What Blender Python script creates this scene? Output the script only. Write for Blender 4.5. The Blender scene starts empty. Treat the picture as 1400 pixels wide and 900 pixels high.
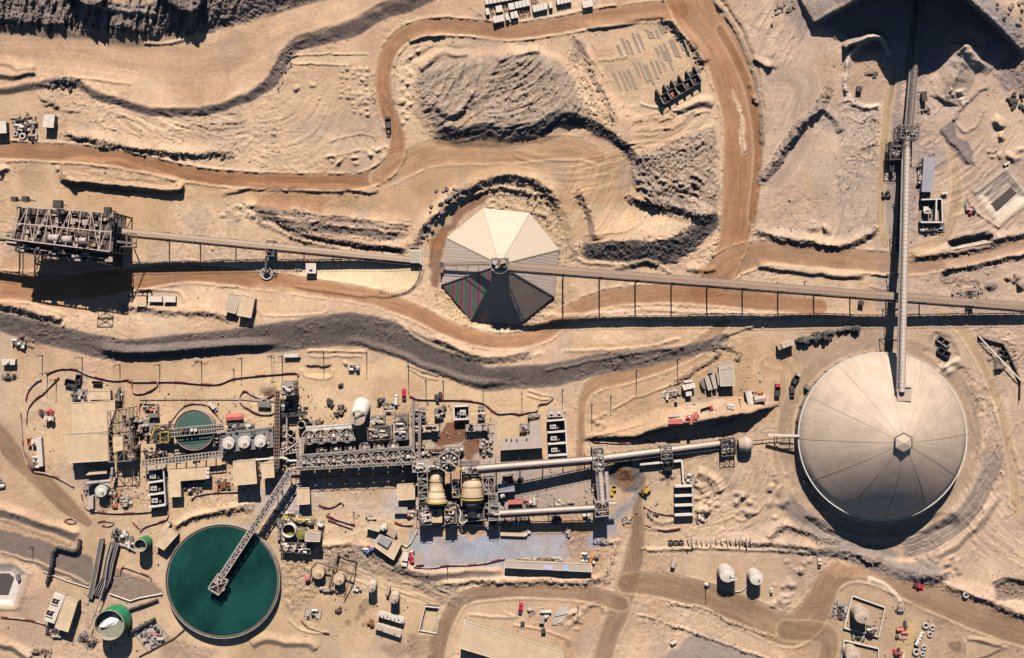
import bpy, math, random
import numpy as np
from mathutils import Vector
random.seed(7)
PI = math.pi
SC = bpy.context.scene
COLL = SC.collection
H = 600.0          # height of the drone above the plant bench
MP = 0.4           # metres of ground per photo pixel at z = 0
SUN_EL = 40.0

def W(px, py, z=0.0):
    k = MP*(1-z/H)
    return ((px-700)*k, (450-py)*k, z)

# ------------------------------------------------------------------ noise
_rng = np.random.default_rng(11)
_TAB = _rng.random((256, 256)).astype(np.float32)
def vnoise(x, y, s=0):
    xi = np.floor(x); yi = np.floor(y)
    fx = (x-xi).astype(np.float32); fy = (y-yi).astype(np.float32)
    xi = xi.astype(np.int64)+s*37; yi = yi.astype(np.int64)+s*91
    fx = fx*fx*(3-2*fx); fy = fy*fy*(3-2*fy)
    x0 = xi & 255; x1 = (xi+1) & 255; y0 = yi & 255; y1 = (yi+1) & 255
    a = _TAB[y0, x0]; b = _TAB[y0, x1]; c = _TAB[y1, x0]; d = _TAB[y1, x1]
    return a+(b-a)*fx+(c-a)*fy+(a-b-c+d)*fx*fy
def fbm(x, y, oct=4, s=0, gain=.5):
    r = 0; a = 1; t = 0
    for k in range(oct):
        r = r+a*(vnoise(x*2**k, y*2**k, s+k*5)*2-1); t += a; a *= gain
    return r/t
def ridged(x, y, oct=4, s=0, gain=.55):
    r = 0; a = 1; t = 0
    for k in range(oct):
        r = r+a*(1-np.abs(vnoise(x*2**k, y*2**k, s+k*5)*2-1)); t += a; a *= gain
    return r/t
def sstep(t):
    t = np.clip(t, 0, 1); return t*t*(3-2*t)

# ------------------------------------------------------------------ materials
MATS = {}
def mat(name, col, rough=.8, metal=0.0, var=.22, scale=.35, spec=.3):
    if name in MATS: return MATS[name]
    m = bpy.data.materials.new(name); m.use_nodes = True
    nt = m.node_tree; b = nt.nodes['Principled BSDF']
    b.inputs['Roughness'].default_value = rough
    b.inputs['Metallic'].default_value = metal
    b.inputs['Specular IOR Level'].default_value = spec
    tc = nt.nodes.new('ShaderNodeTexCoord')
    n1 = nt.nodes.new('ShaderNodeTexNoise'); n1.inputs['Scale'].default_value = scale
    n1.inputs['Detail'].default_value = 6; n1.inputs['Roughness'].default_value = .65
    nt.links.new(tc.outputs['Object'], n1.inputs['Vector'])
    mr = nt.nodes.new('ShaderNodeMapRange')
    mr.inputs['From Min'].default_value = .3; mr.inputs['From Max'].default_value = .7
    mr.inputs['To Min'].default_value = 1-var; mr.inputs['To Max'].default_value = 1+var*.7
    nt.links.new(n1.outputs['Fac'], mr.inputs['Value'])
    mx = nt.nodes.new('ShaderNodeVectorMath'); mx.operation = 'SCALE'
    mx.inputs[0].default_value = col
    nt.links.new(mr.outputs['Result'], mx.inputs['Scale'])
    nt.links.new(mx.outputs['Vector'], b.inputs['Base Color'])
    MATS[name] = m
    return m

# ------------------------------------------------------------------ mesh builder
OFF = {}
class MB:
    def __init__(s): s.v = []; s.f = []; s.mi = []; s.cur = 0; s.sm = []; s.smooth = False
    def add(s, vs, fs):
        o = len(s.v); s.v += [tuple(p) for p in vs]
        for f in fs:
            s.f.append(tuple(i+o for i in f)); s.mi.append(s.cur); s.sm.append(s.smooth)
        return s
    def box(s, x0, x1, y0, y1, z0, z1):
        return s.add([(x0,y0,z0),(x1,y0,z0),(x1,y1,z0),(x0,y1,z0),(x0,y0,z1),(x1,y0,z1),(x1,y1,z1),(x0,y1,z1)],
                     [(3,2,1,0),(4,5,6,7),(0,1,5,4),(1,2,6,5),(2,3,7,6),(3,0,4,7)])
    def obox(s, cx, cy, cz, sx, sy, sz, rz=0):
        c, n = math.cos(rz), math.sin(rz); o = []
        for dz in (-1, 1):
            for dx, dy in ((-1,-1),(1,-1),(1,1),(-1,1)):
                x, y = dx*sx/2, dy*sy/2
                o.append((cx+x*c-y*n, cy+x*n+y*c, cz+dz*sz/2))
        return s.add(o, [(3,2,1,0),(4,5,6,7),(0,1,5,4),(1,2,6,5),(2,3,7,6),(3,0,4,7)])
    def beam(s, p, q, w=.3, h=None):
        h = h or w
        p = Vector(p); q = Vector(q); d = q-p
        if d.length < 1e-6: return s
        d.normalize()
        up = Vector((0,0,1)) if abs(d.z) < .95 else Vector((0,1,0))
        a = d.cross(up).normalized()*w/2; b = a.cross(d).normalized()*h/2
        o = [p-a-b,p+a-b,p+a+b,p-a+b,q-a-b,q+a-b,q+a+b,q-a+b]
        return s.add(o, [(0,3,2,1),(4,5,6,7),(0,1,5,4),(1,2,6,5),(2,3,7,6),(3,0,4,7)][::1])
    def tube(s, p, q, r, n=8, r2=None, caps=True):
        p = Vector(p); q = Vector(q); d = (q-p).normalized(); r2 = r if r2 is None else r2
        up = Vector((0,0,1)) if abs(d.z) < .95 else Vector((0,1,0))
        a = d.cross(up).normalized(); b = a.cross(d).normalized(); o = []
        for c, rr in ((p, r), (q, r2)):
            for k in range(n):
                t = 2*PI*k/n; o.append(c+a*math.cos(t)*rr+b*math.sin(t)*rr)
        f = [(k, k+n, (k+1)%n+n, (k+1)%n) for k in range(n)]
        sm = s.smooth; s.smooth = True; s.add(o, f); s.smooth = sm
        if caps: s.add(o, [tuple(range(n)), tuple(range(2*n-1, n-1, -1))])
        return s
    def pipe(s, pts, r, n=6):
        for a, b in zip(pts[:-1], pts[1:]): s.tube(a, b, r, n)
        return s
    def prism(s, pts, z0, z1):
        n = len(pts)
        ar = sum(pts[i][0]*pts[(i+1)%n][1]-pts[(i+1)%n][0]*pts[i][1] for i in range(n))
        if ar < 0: pts = pts[::-1]
        z0f = z0 if callable(z0) else (lambda x, y: z0)
        z1f = z1 if callable(z1) else (lambda x, y: z1)
        o = [(x, y, z0f(x, y)) for x, y in pts]+[(x, y, z1f(x, y)) for x, y in pts]
        f = [tuple(range(n-1,-1,-1)), tuple(range(n, 2*n))]
        f += [(i, (i+1)%n, (i+1)%n+n, i+n) for i in range(n)]
        return s.add(o, f)
    def lathe(s, cx, cy, prof, n=32, smooth=True, cap0=True, cap1=True, a0=0):
        o = []
        for r, z in prof:
            for k in range(n):
                t = a0+2*PI*k/n; o.append((cx+r*math.cos(t), cy+r*math.sin(t), z))
        f = []
        for j in range(len(prof)-1):
            for k in range(n):
                f.append((j*n+k, j*n+(k+1)%n, (j+1)*n+(k+1)%n, (j+1)*n+k))
        sm = s.smooth; s.smooth = smooth; s.add(o, f); s.smooth = sm
        if cap0: s.add(o[:n], [tuple(range(n-1,-1,-1))])
        if cap1: s.add(o[-n:], [tuple(range(n))])
        return s
    def ring(s, cx, cy, r0, r1, z0, z1, n=48):
        return s.lathe(cx, cy, [(r0,z0),(r1,z0),(r1,z1),(r0,z1),(r0,z0)], n, False, False, False)
    def ball(s, c, r, n=10, sz=1, jit=0):
        o = [(c[0], c[1], c[2]-r*sz)]; m = n//2
        for j in range(1, m):
            ph = -PI/2+PI*j/m
            for k in range(n):
                t = 2*PI*k/n; q = 1+random.uniform(-jit, jit)
                o.append((c[0]+r*q*math.cos(ph)*math.cos(t), c[1]+r*q*math.cos(ph)*math.sin(t), c[2]+r*q*sz*math.sin(ph)))
        o.append((c[0], c[1], c[2]+r*sz)); L = len(o)-1; f = []
        for k in range(n): f.append((0, 1+(k+1)%n, 1+k)); f.append((L, L-n+k, L-n+(k+1)%n))
        for j in range(m-2):
            for k in range(n): f.append((1+j*n+k, 1+j*n+(k+1)%n, 1+(j+1)*n+(k+1)%n, 1+(j+1)*n+k))
        return s.add(o, f)
    def build(s, name, m, parent=None, loc=None):
        me = bpy.data.meshes.new(name)
        off = OFF.get(parent.name, (0,0,0)) if parent else (loc or (0,0,0))
        vs = [(x-off[0], y-off[1], z-off[2]) for x, y, z in s.v]
        me.from_pydata(vs, [], s.f)
        for mm in (m if isinstance(m, (list, tuple)) else [m]): me.materials.append(mm)
        me.polygons.foreach_set('material_index', s.mi)
        me.polygons.foreach_set('use_smooth', s.sm)
        me.update()
        o = bpy.data.objects.new(name, me); COLL.objects.link(o)
        if parent: o.parent = parent
        else: o.location = off
        OFF[o.name] = off
        return o

def tag(o, label, cat, group=None, kind=None):
    if label: o['label'] = label
    if cat: o['category'] = cat
    if group: o['group'] = group
    if kind: o['kind'] = kind
    return o
def thing(name, label, cat, loc=(0,0,0), group=None):
    o = bpy.data.objects.new(name, None); COLL.objects.link(o)
    o.empty_display_size = 1; o.location = loc; OFF[o.name] = tuple(loc)
    return tag(o, label, cat, group)
def kids(o): return [c for c in bpy.data.objects if c.parent == o]
def dup(root, loc, rz=0, label=None, group=None, scale=None):
    r = root.copy(); COLL.objects.link(r); r.location = loc; r.rotation_euler = (0,0,rz)
    if scale: r.scale = scale
    if label: r['label'] = label
    if group: r['group'] = group
    for ch in KIDS[root.name]:
        c = ch.copy(); COLL.objects.link(c); c.parent = r
        for g in KIDS.get(ch.name, []):
            d = g.copy(); COLL.objects.link(d); d.parent = c
    return r
KIDS = {}
def reg(root):            # remember the parts of a prototype so that copies need no search
    KIDS[root.name] = kids(root)
    for c in KIDS[root.name]: KIDS[c.name] = kids(c)
    return root
class Placer:             # first use moves the prototype itself, later uses copy it
    def __init__(s, root): s.root = reg(root); s.used = False
    def put(s, loc, rz, label, group=None, scale=None):
        if not s.used:
            s.used = True; r = s.root; r.location = loc; r.rotation_euler = (0,0,rz)
            if scale: r.scale = scale
            r['label'] = label
            if group: r['group'] = group
            return r
        return dup(s.root, loc, rz, label, group, scale)
SUN, SKY, EXPO = 5.0, .05, .46
# ------------------------------------------------------------------ the ground: one sheet, heights and soils worked out per vertex
STEP = 1.3
inner_x = np.arange(-60, 1461, STEP); inner_y = np.arange(-70, 971, STEP)
out = np.array([14, 34, 70, 130, 220, 360, 600, 1000, 1700, 3000, 5500, 9000], float)
xs = np.concatenate([(inner_x[0]-out)[::-1], inner_x, inner_x[-1]+out])
ys = np.concatenate([(inner_y[0]-out)[::-1], inner_y, inner_y[-1]+out])
X, Y = np.meshgrid(xs, ys); NY, NX = X.shape
Z = np.zeros_like(X)
ROUGH = np.full_like(X, .17)
WXO = 2.0*fbm(X/17, Y/17, 4, 3)*1.6; WYO = 2.0*fbm(X/17, Y/17, 4, 9)*1.6
WX = X+WXO; WY = Y+WYO
N_LOW = fbm(X/160, Y/160, 4, 21); N_MID = fbm(X/34, Y/34, 4, 31); N_FINE = fbm(X/6, Y/6, 3, 41)
def C3(*c): return np.array(c, float)
SAND = C3(.45,.298,.195); PALE = C3(.53,.385,.255); ROAD = C3(.262,.122,.056); DUST = C3(.37,.24,.14)
PINK = C3(.42,.308,.238); GRAVEL = C3(.155,.125,.11); GREY = C3(.29,.305,.35); ROCK = C3(.11,.095,.095)
RUST = C3(.22,.10,.055); MUD = C3(.21,.115,.08); TRACK = C3(.22,.145,.095); WHITE = C3(.62,.52,.40); YEL = C3(.43,.29,.15)
COL = SAND+(PALE-SAND)*np.clip(.35+.55*N_LOW+.25*N_MID, 0, 1)[..., None]

def sl(pts, m):
    a = np.array(pts, float)
    x0, x1 = np.searchsorted(xs, [a[:,0].min()-m, a[:,0].max()+m])
    y0, y1 = np.searchsorted(ys, [a[:,1].min()-m, a[:,1].max()+m])
    return (slice(y0, y1), slice(x0, x1))
def pline(pts, x, y):
    """distance, signed distance (left of travel in the picture is +), arc position in vertex units"""
    best = np.full(x.shape, 1e9); sg = np.zeros(x.shape); tt = np.zeros(x.shape)
    for i in range(len(pts)-1):
        ax, ay = pts[i]; bx, by = pts[i+1]; dx, dy = bx-ax, by-ay; L2 = dx*dx+dy*dy+1e-9
        t = np.clip(((x-ax)*dx+(y-ay)*dy)/L2, 0, 1)
        d = np.hypot(x-ax-t*dx, y-ay-t*dy)
        c = -(dx*(y-ay)-dy*(x-ax))
        m = d < best
        best = np.where(m, d, best); sg = np.where(m, np.sign(c), sg); tt = np.where(m, i+t, tt)
    return best, best*sg, tt
def spline(pts, n=5):
    p = np.array(pts, float); q = [p[0]]
    for i in range(len(p)-1):
        p0 = p[max(i-1,0)]; p1 = p[i]; p2 = p[i+1]; p3 = p[min(i+2,len(p)-1)]
        for k in range(1, n+1):
            t = k/n
            q.append(.5*((2*p1)+(-p0+p2)*t+(2*p0-5*p1+4*p2-p3)*t*t+(-p0+3*p1-3*p2+p3)*t**3))
    return [tuple(v) for v in q]
def lerp_v(vals, t, n):
    vals = np.atleast_1d(np.array(vals, float))
    if len(vals) == 1: return np.full(t.shape, vals[0])
    return np.interp(t/(n-1), np.linspace(0, 1, len(vals)), vals)
def blend(s, col, a):
    COL[s] += (np.asarray(col)-COL[s])*np.clip(a, 0, 1)[..., None]
def scarp(pts, h, face, back=60, col=GRAVEL, ca=.9, berm=0, rough=None, smooth=1, taper=.08, cpad=0, warp=1.0):
    if smooth: q = spline(pts)
    else: q = pts
    fm = max(np.atleast_1d(face)); s = sl(q, back+fm+10)
    x = X[s]+WXO[s]*warp; y = Y[s]+WYO[s]*warp
    d, sd, t = pline(q, x, y); n = len(q)
    hh = lerp_v(h, t, n)*(.74 if 9 < back <= 20 else 1); ff = lerp_v(face, t, n)
    u = t/(n-1); tp = sstep(u/taper)*sstep((1-u)/taper) if taper else 1
    up = np.clip(sd/ff+.5, 0, 1); up = up*.75+.25*sstep(up)
    f = up*(1-sstep((sd-ff/2)/back))
    Z[s] += hh*tp*f
    if berm: Z[s] += berm*tp*np.exp(-((sd-ff/2-3)/2.4)**2)*(.75+.5*N_MID[s])
    m = sstep((ff/2+cpad+1.5-np.abs(sd))/2.5)*(tp if taper else 1)
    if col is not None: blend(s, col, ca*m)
    if rough: ROUGH[s] = np.maximum(ROUGH[s], rough*sstep((ff/2+5-np.abs(sd))/5))
def berm(pts, h, w, col=None, ca=.5, smooth=1, lump=.38, rough=None):
    q = spline(pts) if smooth else pts
    s = sl(q, w*2+8); d, sd, t = pline(q, X[s]+WXO[s]*.8, Y[s]+WYO[s]*.8); n = len(q)
    u = t/(n-1); tp = sstep(u/.04)*sstep((1-u)/.04)
    hh = .72*lerp_v(h, t, n)*tp*(1+lump*N_FINE[s]+lump*.6*N_MID[s])
    Z[s] += np.maximum(0, hh*np.clip(1-d/w, 0, 1))
    if col is not None: blend(s, col, ca*sstep((w*1.1-d)/2.5))
    if rough: ROUGH[s] = np.maximum(ROUGH[s], rough*(d < w))
def psdf(poly, x, y):
    d, _, _ = pline(list(poly)+[poly[0]], x, y); inside = np.zeros(x.shape, bool); n = len(poly)
    for i in range(n):
        ax, ay = poly[i]; bx, by = poly[(i+1)%n]
        if ay == by: continue
        c = ((ay > y) != (by > y)) & (x < (bx-ax)*(y-ay)/(by-ay)+ax); inside ^= c
    return np.where(inside, d, -d)
def plateau(poly, h, face, col=None, ca=.8, rough=None, feather=4, warp=1.2):
    s = sl(poly, abs(face)+12)
    sd = psdf(poly, X[s]+WXO[s]*warp, Y[s]+WYO[s]*warp)
    Z[s] += h*np.clip(sd/face+.5, 0, 1)
    if col is not None: blend(s, col, ca*sstep(sd/feather+.5))
    if rough is not None:
        k = sstep(sd/6+.5); ROUGH[s] = ROUGH[s]*(1-k)+rough*k
def paint(poly, col, ca=.8, feather=6, rough=None, warp=2.0, patch=0):
    s = sl(poly, feather+10)
    sd = psdf(poly, X[s]+WXO[s]*warp, Y[s]+WYO[s]*warp)
    k = sstep(sd/feather+.5)
    blend(s, col, ca*k*(1-patch+patch*np.clip(.5+1.6*N_MID[s], 0, 1.3)))
    if rough is not None: ROUGH[s] = ROUGH[s]*(1-k)+rough*k
def road(pts, w, col=ROAD, ca=.85, feather=5, rough=.04, edge=.5, tracks=.24, flat=True):
    q = spline(pts); wm = max(np.atleast_1d(w)); s = sl(q, wm+12)
    d, sd, t = pline(q, X[s]+WXO[s]*.35, Y[s]+WYO[s]*.35); ww = lerp_v(w, t, len(q))/2
    k = sstep((ww-d)/feather+.5)
    st = fbm(sd/2.2+40, t*.35, 3, 61)
    blend(s, np.asarray(col)*(1+tracks*2.0*st[..., None]), ca*k*(.85+.3*N_LOW[s]))
    for f_, c_, a_ in ((.22,.80,.5),(.36,.86,.45),(.58,.82,.5),(.70,1.2,.4),(-.15,.84,.45),(-.30,1.18,.35),(-.48,.80,.5),(-.63,.86,.5)):
        off = f_*ww+1.6*np.sin(t*.9+f_*9)
        blend(s, COL[s]*c_, a_*np.exp(-((sd-off)/.9)**2)*k*np.clip(.5+1.5*fbm(t*.5+f_*31, t*.1, 2, 17), 0, 1.2))
    blend(s, PALE*1.02, .42*np.exp(-((d-ww*.98)/1.8)**2))
    blend(s, TRACK, .28*np.exp(-((np.abs(sd)-ww*.42)/(ww*.16+1))**2)*(.6+.8*N_MID[s]))
    ROUGH[s] = ROUGH[s]*(1-k)+rough*k
    if edge: Z[s] += edge*np.exp(-((d-ww-1.5)/1.8)**2)*(.7+.9*N_FINE[s]+.4*N_MID[s])*lerp_v([0]+[1]*14+[0], t, len(q))
def pile(cx, cy, r, h, col=None, ry=None, ca=.7):
    ry = ry or r; s = sl([(cx-r,cy-ry),(cx+r,cy+ry)], 6)
    d = np.hypot((WX[s]-cx)/r, (WY[s]-cy)/ry)
    Z[s] += h*np.clip(1-d, 0, 1)
    if col is not None: blend(s, col, ca*sstep((1.05-d)*4))
def heaps(poly, n, r, h, col=None):
    a = np.array(poly); k = 0
    while k < n:
        x = random.uniform(a[:,0].min(), a[:,0].max()); y = random.uniform(a[:,1].min(), a[:,1].max())
        if psdf(poly, np.array([[x]]), np.array([[y]]))[0,0] > 0:
            q = random.uniform(.6, 1.3); pile(x, y, r*q, h*q*random.uniform(.7,1.1), col, r*q*random.uniform(.7,1.2), .4); k += 1

def grooves(poly, ang, wl, amp, tint=.0, feather=10, col=None, seed=0, bend=.012, stretch=7):
    """raked, rutted or rilled ground: ridges drawn out along one direction (degrees, 0 = across, 90 = up)"""
    s = sl(poly, feather); sd = psdf(poly, X[s]+WXO[s], Y[s]+WYO[s]); k = sstep(sd/feather+.3); a = math.radians(-ang)
    cx, cy = mid2(poly); x = X[s]-cx; y = Y[s]-cy
    u = x*math.cos(a)+y*math.sin(a); v = -x*math.sin(a)+y*math.cos(a)+bend*u*u*.25+3*N_MID[s]
    n = fbm(v/wl+50, u/(wl*stretch)+50, 3, 131+seed); Z[s] += amp*k*n*1.6
    if tint: COL[s] *= (1+tint*k*n*2)[..., None]
    if col is not None: blend(s, col, k*.8*sstep((n-.08)/.3))
def mid2(pts): return (sum(p[0] for p in pts)/len(pts), sum(p[1] for p in pts)/len(pts))
# ---- broad soils
paint([(990,-70),(1460,-70),(1460,440),(1240,440),(1180,335),(1030,330),(1042,150)], PINK, .8, 40, warp=6)
paint([(1180,440),(1460,440),(1460,970),(1330,970),(1000,760),(900,700),(960,600),(1060,520)], PINK*1.05, .55, 50, warp=6)
paint([(170,500),(380,492),(560,500),(760,545),(780,620),(560,640),(180,640),(60,620),(60,540)], C3(.54,.38,.225), .75, 16, rough=.05)
paint([(0,480),(170,520),(60,560),(50,720),(0,700)], PALE, .5, 14, rough=.08)
paint([(60,640),(230,700),(560,660),(560,790),(420,900),(240,900),(60,780)], C3(.47,.335,.20), .6, 20, rough=.1)
paint([(170,880),(380,760),(640,820),(600,960),(100,960)], C3(.47,.33,.195), .6, 14, rough=.05)
paint([(0,0),(420,0),(560,-20),(370,100),(330,130),(250,148),(120,115),(0,115)], C3(.47,.32,.205), .6, 16, rough=.06)
paint([(650,-40),(830,-40),(820,12),(700,36),(660,28)], PALE, .9, 5, rough=.03)
paint([(0,235),(560,255),(640,240),(560,300),(330,275),(0,275)], C3(.44,.28,.155), .6, 14, rough=.09)
paint([(100,265),(240,275),(240,340),(150,350),(0,300),(0,262)], C3(.45,.29,.16), .6, 10, rough=.08)
paint([(540,200),(880,210),(870,320),(760,330),(745,270),(690,240),(570,270)], C3(.38,.245,.14), .8, 14, rough=.07)
paint([(1100,560),(1090,700),(940,735),(880,700),(830,600),(1000,610)], C3(.44,.31,.20), .7, 14, rough=.15)
paint([(780,430),(1180,440),(1090,560),(980,600),(790,600),(800,520)], C3(.42,.275,.16), .65, 16, rough=.12)
paint([(880,755),(1110,760),(1100,830),(1040,830),(880,790)], C3(.38,.265,.17), .7, 14, rough=.12)
paint([(420,88),(470,85),(500,160),(480,200),(430,220),(390,190),(380,130)], C3(.45,.31,.20), .5, 20, rough=.08)
paint([(830,45),(960,55),(985,130),(900,160),(840,130)], C3(.46,.32,.20), .6, 8, rough=.08)
n1_ = fbm(X/90, Y/90, 4, 201); n2_ = fbm(X/45, Y/60, 4, 211); n3_ = fbm(X/120, Y/50, 4, 221)
blend((slice(None), slice(None)), C3(.33,.205,.125), .38*sstep((n1_-.12)/.25)); blend((slice(None), slice(None)), C3(.30,.245,.205), .34*sstep((n2_-.14)/.25)); blend((slice(None), slice(None)), PALE*1.05, .40*sstep((n3_-.12)/.22))
# grey gravel pad and wet slurry floors
paint([(560,722),(600,735),(700,733),(815,733),(835,705),(850,725),(830,748),(790,752),(770,770),(690,775),(570,778),(555,765)], GREY, .95, 6, rough=.03, patch=.35)
paint([(600,742),(640,738),(650,748),(615,752)], C3(.21,.215,.25), .45, 8)
paint([(690,745),(760,742),(770,755),(700,760)], C3(.36,.35,.38), .5, 12)
paint([(820,740),(850,720),(860,735),(835,752)], SAND, .6, 10)
paint([(430,668),(560,668),(570,700),(540,712),(480,700),(440,690)], GREY*1.2, .45, 9, rough=.1, patch=.8)
paint([(660,640),(820,640),(820,700),(690,700),(660,690)], C3(.30,.265,.25), .8, 7, rough=.05, patch=.4)
paint([(840,630),(870,628),(880,655),(868,675),(848,670),(832,655)], C3(.12,.11,.115), .85, 8, patch=.3)
paint([(843,645),(862,640),(866,660),(850,672)], C3(.24,.13,.07), .8, 7)
paint([(840,690),(876,670),(882,676),(856,706),(832,730)], C3(.29,.28,.295), .6, 8, rough=.03)
paint([(770,705),(800,715),(800,750),(775,760)], C3(.40,.22,.12), .6, 12, rough=.25)
paint([(300,680),(430,655),(440,700),(395,700),(380,715)], GREY*1.2, .45, 9, patch=.5)
paint([(500,722),(530,742),(512,745)], GREY, .6, 4)
paint([(575,582),(680,578),(682,640),(560,645),(562,600)], C3(.40,.33,.27), .9, 4, rough=.02, patch=.2)
paint([(608,580),(634,578),(642,592),(632,606),(600,612),(592,604)], RUST*.8, .95, 3, rough=.02)
paint([(634,604),(662,600),(668,612),(650,622),(640,632),(634,626)], RUST*.85, .9, 3, rough=.02)
paint([(225,660),(345,655),(340,690),(240,700)], C3(.52,.37,.22), .7, 6)
paint([(292,652),(322,655),(320,675),(292,672)], C3(.42,.25,.17), .7, 5)
paint([(930,480),(1000,470),(1040,490),(1000,540),(940,545)], C3(.44,.29,.16), .5, 12)
paint([(1120,760),(1210,768),(1260,800),(1330,830),(1400,850),(1400,960),(1060,960)], C3(.31,.20,.12), .6, 20)
paint([(1140,806),(1180,805),(1280,850),(1270,920),(1140,920)], C3(.42,.30,.19), .7, 12, rough=.1)
paint([(1228,860),(1255,852),(1240,900),(1225,905)], C3(.50,.34,.17), .7, 8)
paint([(900,905),(930,882),(948,862),(975,868),(1060,910),(1000,960)], C3(.26,.215,.195), .85, 7, rough=.1)
paint([(1240,330),(1240,420),(1200,420),(1195,330)], C3(.27,.22,.20), .6, 16)
paint([(1215,90),(1232,90),(1235,320),(1205,330)], C3(.23,.20,.195), .75, 8, rough=.15)
paint([(1245,100),(1262,100),(1258,200),(1250,330),(1245,330)], C3(.24,.205,.20), .6, 8)
paint([(1255,195),(1300,205),(1290,230),(1255,225)], C3(.25,.21,.20), .6, 8)
paint([(0,350),(170,345),(175,430),(0,420)], C3(.40,.24,.14), .7, 10, rough=.06)
# ---- upper left: dark rock face and the long bench edge below the wide haul road
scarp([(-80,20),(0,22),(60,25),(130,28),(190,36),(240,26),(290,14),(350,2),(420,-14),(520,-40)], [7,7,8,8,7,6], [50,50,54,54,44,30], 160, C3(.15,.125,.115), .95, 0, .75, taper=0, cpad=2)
scarp([(84,-14),(96,-3),(112,6),(128,8),(142,-1),(146,-14)], [3,6,7,7,6,3], 3.5, 30, ROCK*.8, .8, 0, .6)
scarp([(206,-12),(222,0),(240,10),(256,17),(270,15),(278,0),(282,-16)], [3,5,6.5,7.5,7.5,6,3], 3.5, 30, ROCK*.8, .8, 0, .6)
scarp([(-20,28),(10,30),(40,34),(70,34),(100,30)], [3,3,3,2.5,1.5], 5, 20, ROCK, .7, 0, .8)
scarp([(130,34),(160,38),(185,44),(205,46)], [1.5,2.5,2.5,1], 5, 20, ROCK, .7, 0, .8)
berm([(130,4),(160,14),(190,16),(215,20)], 2.2, 5, C3(.3,.24,.19), .8, rough=.8)
berm([(195,60),(220,60),(250,54),(270,46)], 1.4, 4, PALE, .7, rough=.4)
paint([(0,-10),(80,-10),(90,20),(40,30),(0,26)], C3(.22,.18,.155), .8, 10)
paint([(280,-10),(350,-10),(330,10),(285,30)], C3(.2,.165,.145), .8, 10)
scarp([(-60,128),(0,125),(50,119),(72,114),(100,113),(125,128),(160,140),(205,153),(250,155),(290,151),(330,137),(352,128),(373,110),(390,78),(408,60),(440,52),(480,40),(520,18),(560,5),(600,-15),(660,-60)],
      [1.4,1.7,1.7,1.9,2,2,2.8,3.4,3.5,3.6,3.5], [9,9,9,10,11,11,15,20,21,21,20], 40, GRAVEL*1.15, .9, .5, .16, taper=0)
scarp([(-40,100),(0,105),(30,106),(48,100)], 2.6, 6, 14, GRAVEL, .8, .2)
scarp([(-40,95),(0,90),(15,92),(25,97),(50,92)], 1.2, 4, 14, GRAVEL, .4)
berm([(105,107),(140,110),(180,116)], .9, 3, PALE, .4)
road([(-60,68),(0,62),(100,66),(200,78),(300,76),(380,40),(450,15),(560,-30)], [54,52,54,60,60,50,46,46], C3(.42,.272,.172), .55, 20, .05, 0, .12)
paint([(225,110),(330,108),(300,140),(240,142)], C3(.31,.19,.11), .5, 20)
paint([(290,75),(330,80),(310,110),(280,100)], C3(.30,.19,.12), .35, 14)
scarp([(85,184),(110,192),(150,199),(200,207),(260,214),(320,210)], [1.5,2.5,2.5,2.5,2.8,2], 5, 18, GRAVEL, .5, .4, .9)
berm([(60,144),(75,140),(85,150),(110,152)], 1.2, 4, GRAVEL, .3)
berm([(55,135),(68,138),(78,148)], 2.0, 4, GRAVEL, .6)
for k in range(16):
    x = random.uniform(130, 330); y = random.uniform(150, 198); L = random.uniform(15, 45)
    berm([(x,y),(x+L*.5,y+L*.12),(x+L,y+L*.36)], .5, 2.0)
berm([(400,76),(440,74),(505,73)], .9, 2.4, PALE, .6); berm([(398,86),(440,88),(478,90)], 1.1, 2.2, PALE, .6)
paint([(400,77),(505,74),(478,89),(400,86)], PALE*1.05, .7, 4, rough=.05)
for a in range(10):
    for b in range(5):
        if random.random() < .12 or (a > 6 and b < 2): continue
        pile(467+b*8.6+random.uniform(-1.5,1.5), 93+a*6.6+b*.6+random.uniform(-1.5,1.5), random.uniform(3.4,4.6), random.uniform(.9,1.4), PALE, None, .35)
for a in range(26):
    q_ = random.random(); pile(448+q_*78+random.uniform(-3,3), 224-q_*16+random.uniform(-9,9), random.uniform(3,4.6), random.uniform(.7,1.2), PALE, None, .4)
heaps([(425,98),(440,98),(436,135),(424,130)], 7, 3.5, .8)
heaps([(396,120),(412,118),(410,130)], 2, 5, 1.4); heaps([(370,180),(380,182),(376,190)], 2, 4, 1)
berm([(448,195),(475,186),(500,184),(512,186)], .8, 2.4); berm([(440,216),(470,210),(490,205)], .7, 2.4)
berm([(410,130),(435,140),(442,165)], .25, 1.6); berm([(385,165),(395,160),(405,170)], .25, 1.6)
# ---- block north of the left conveyor, trenches, tunnel approach
plateau([(84,222),(110,217),(160,220),(215,236),(252,252),(248,260),(220,261),(165,257),(110,251),(82,248)], 3.4, 5, C3(.43,.29,.18), .6, .18)
scarp([(82,250),(120,257),(165,261),(205,264),(240,263),(256,256)], 2.2, 4, 12, C3(.16,.11,.09), .7)
berm([(166,240),(171,250),(174,266)], .8, 2)
heaps([(75,225),(90,222),(110,258),(85,256)], 10, 4, 1.1)
paint([(20,225),(60,220),(70,262),(30,262)], C3(.34,.22,.13), .5, 12)
heaps([(0,225),(14,226),(12,242),(0,245)], 6, 5, 2)
heaps([(300,278),(350,275),(345,300),(305,298)], 10, 6, 1.4, PALE)
scarp([(330,283),(382,290),(430,298),(480,304),(520,308),(560,312)], [.8,1.3,1.5,1.5,1.5,1], 8, 16, GRAVEL*1.1, .7, .2, .7)
scarp([(345,290),(390,304),(440,313),(500,320),(552,324)], [1,1.8,2.2,2.3,2], 11, 14, GRAVEL, .9, .2, .9)
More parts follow.
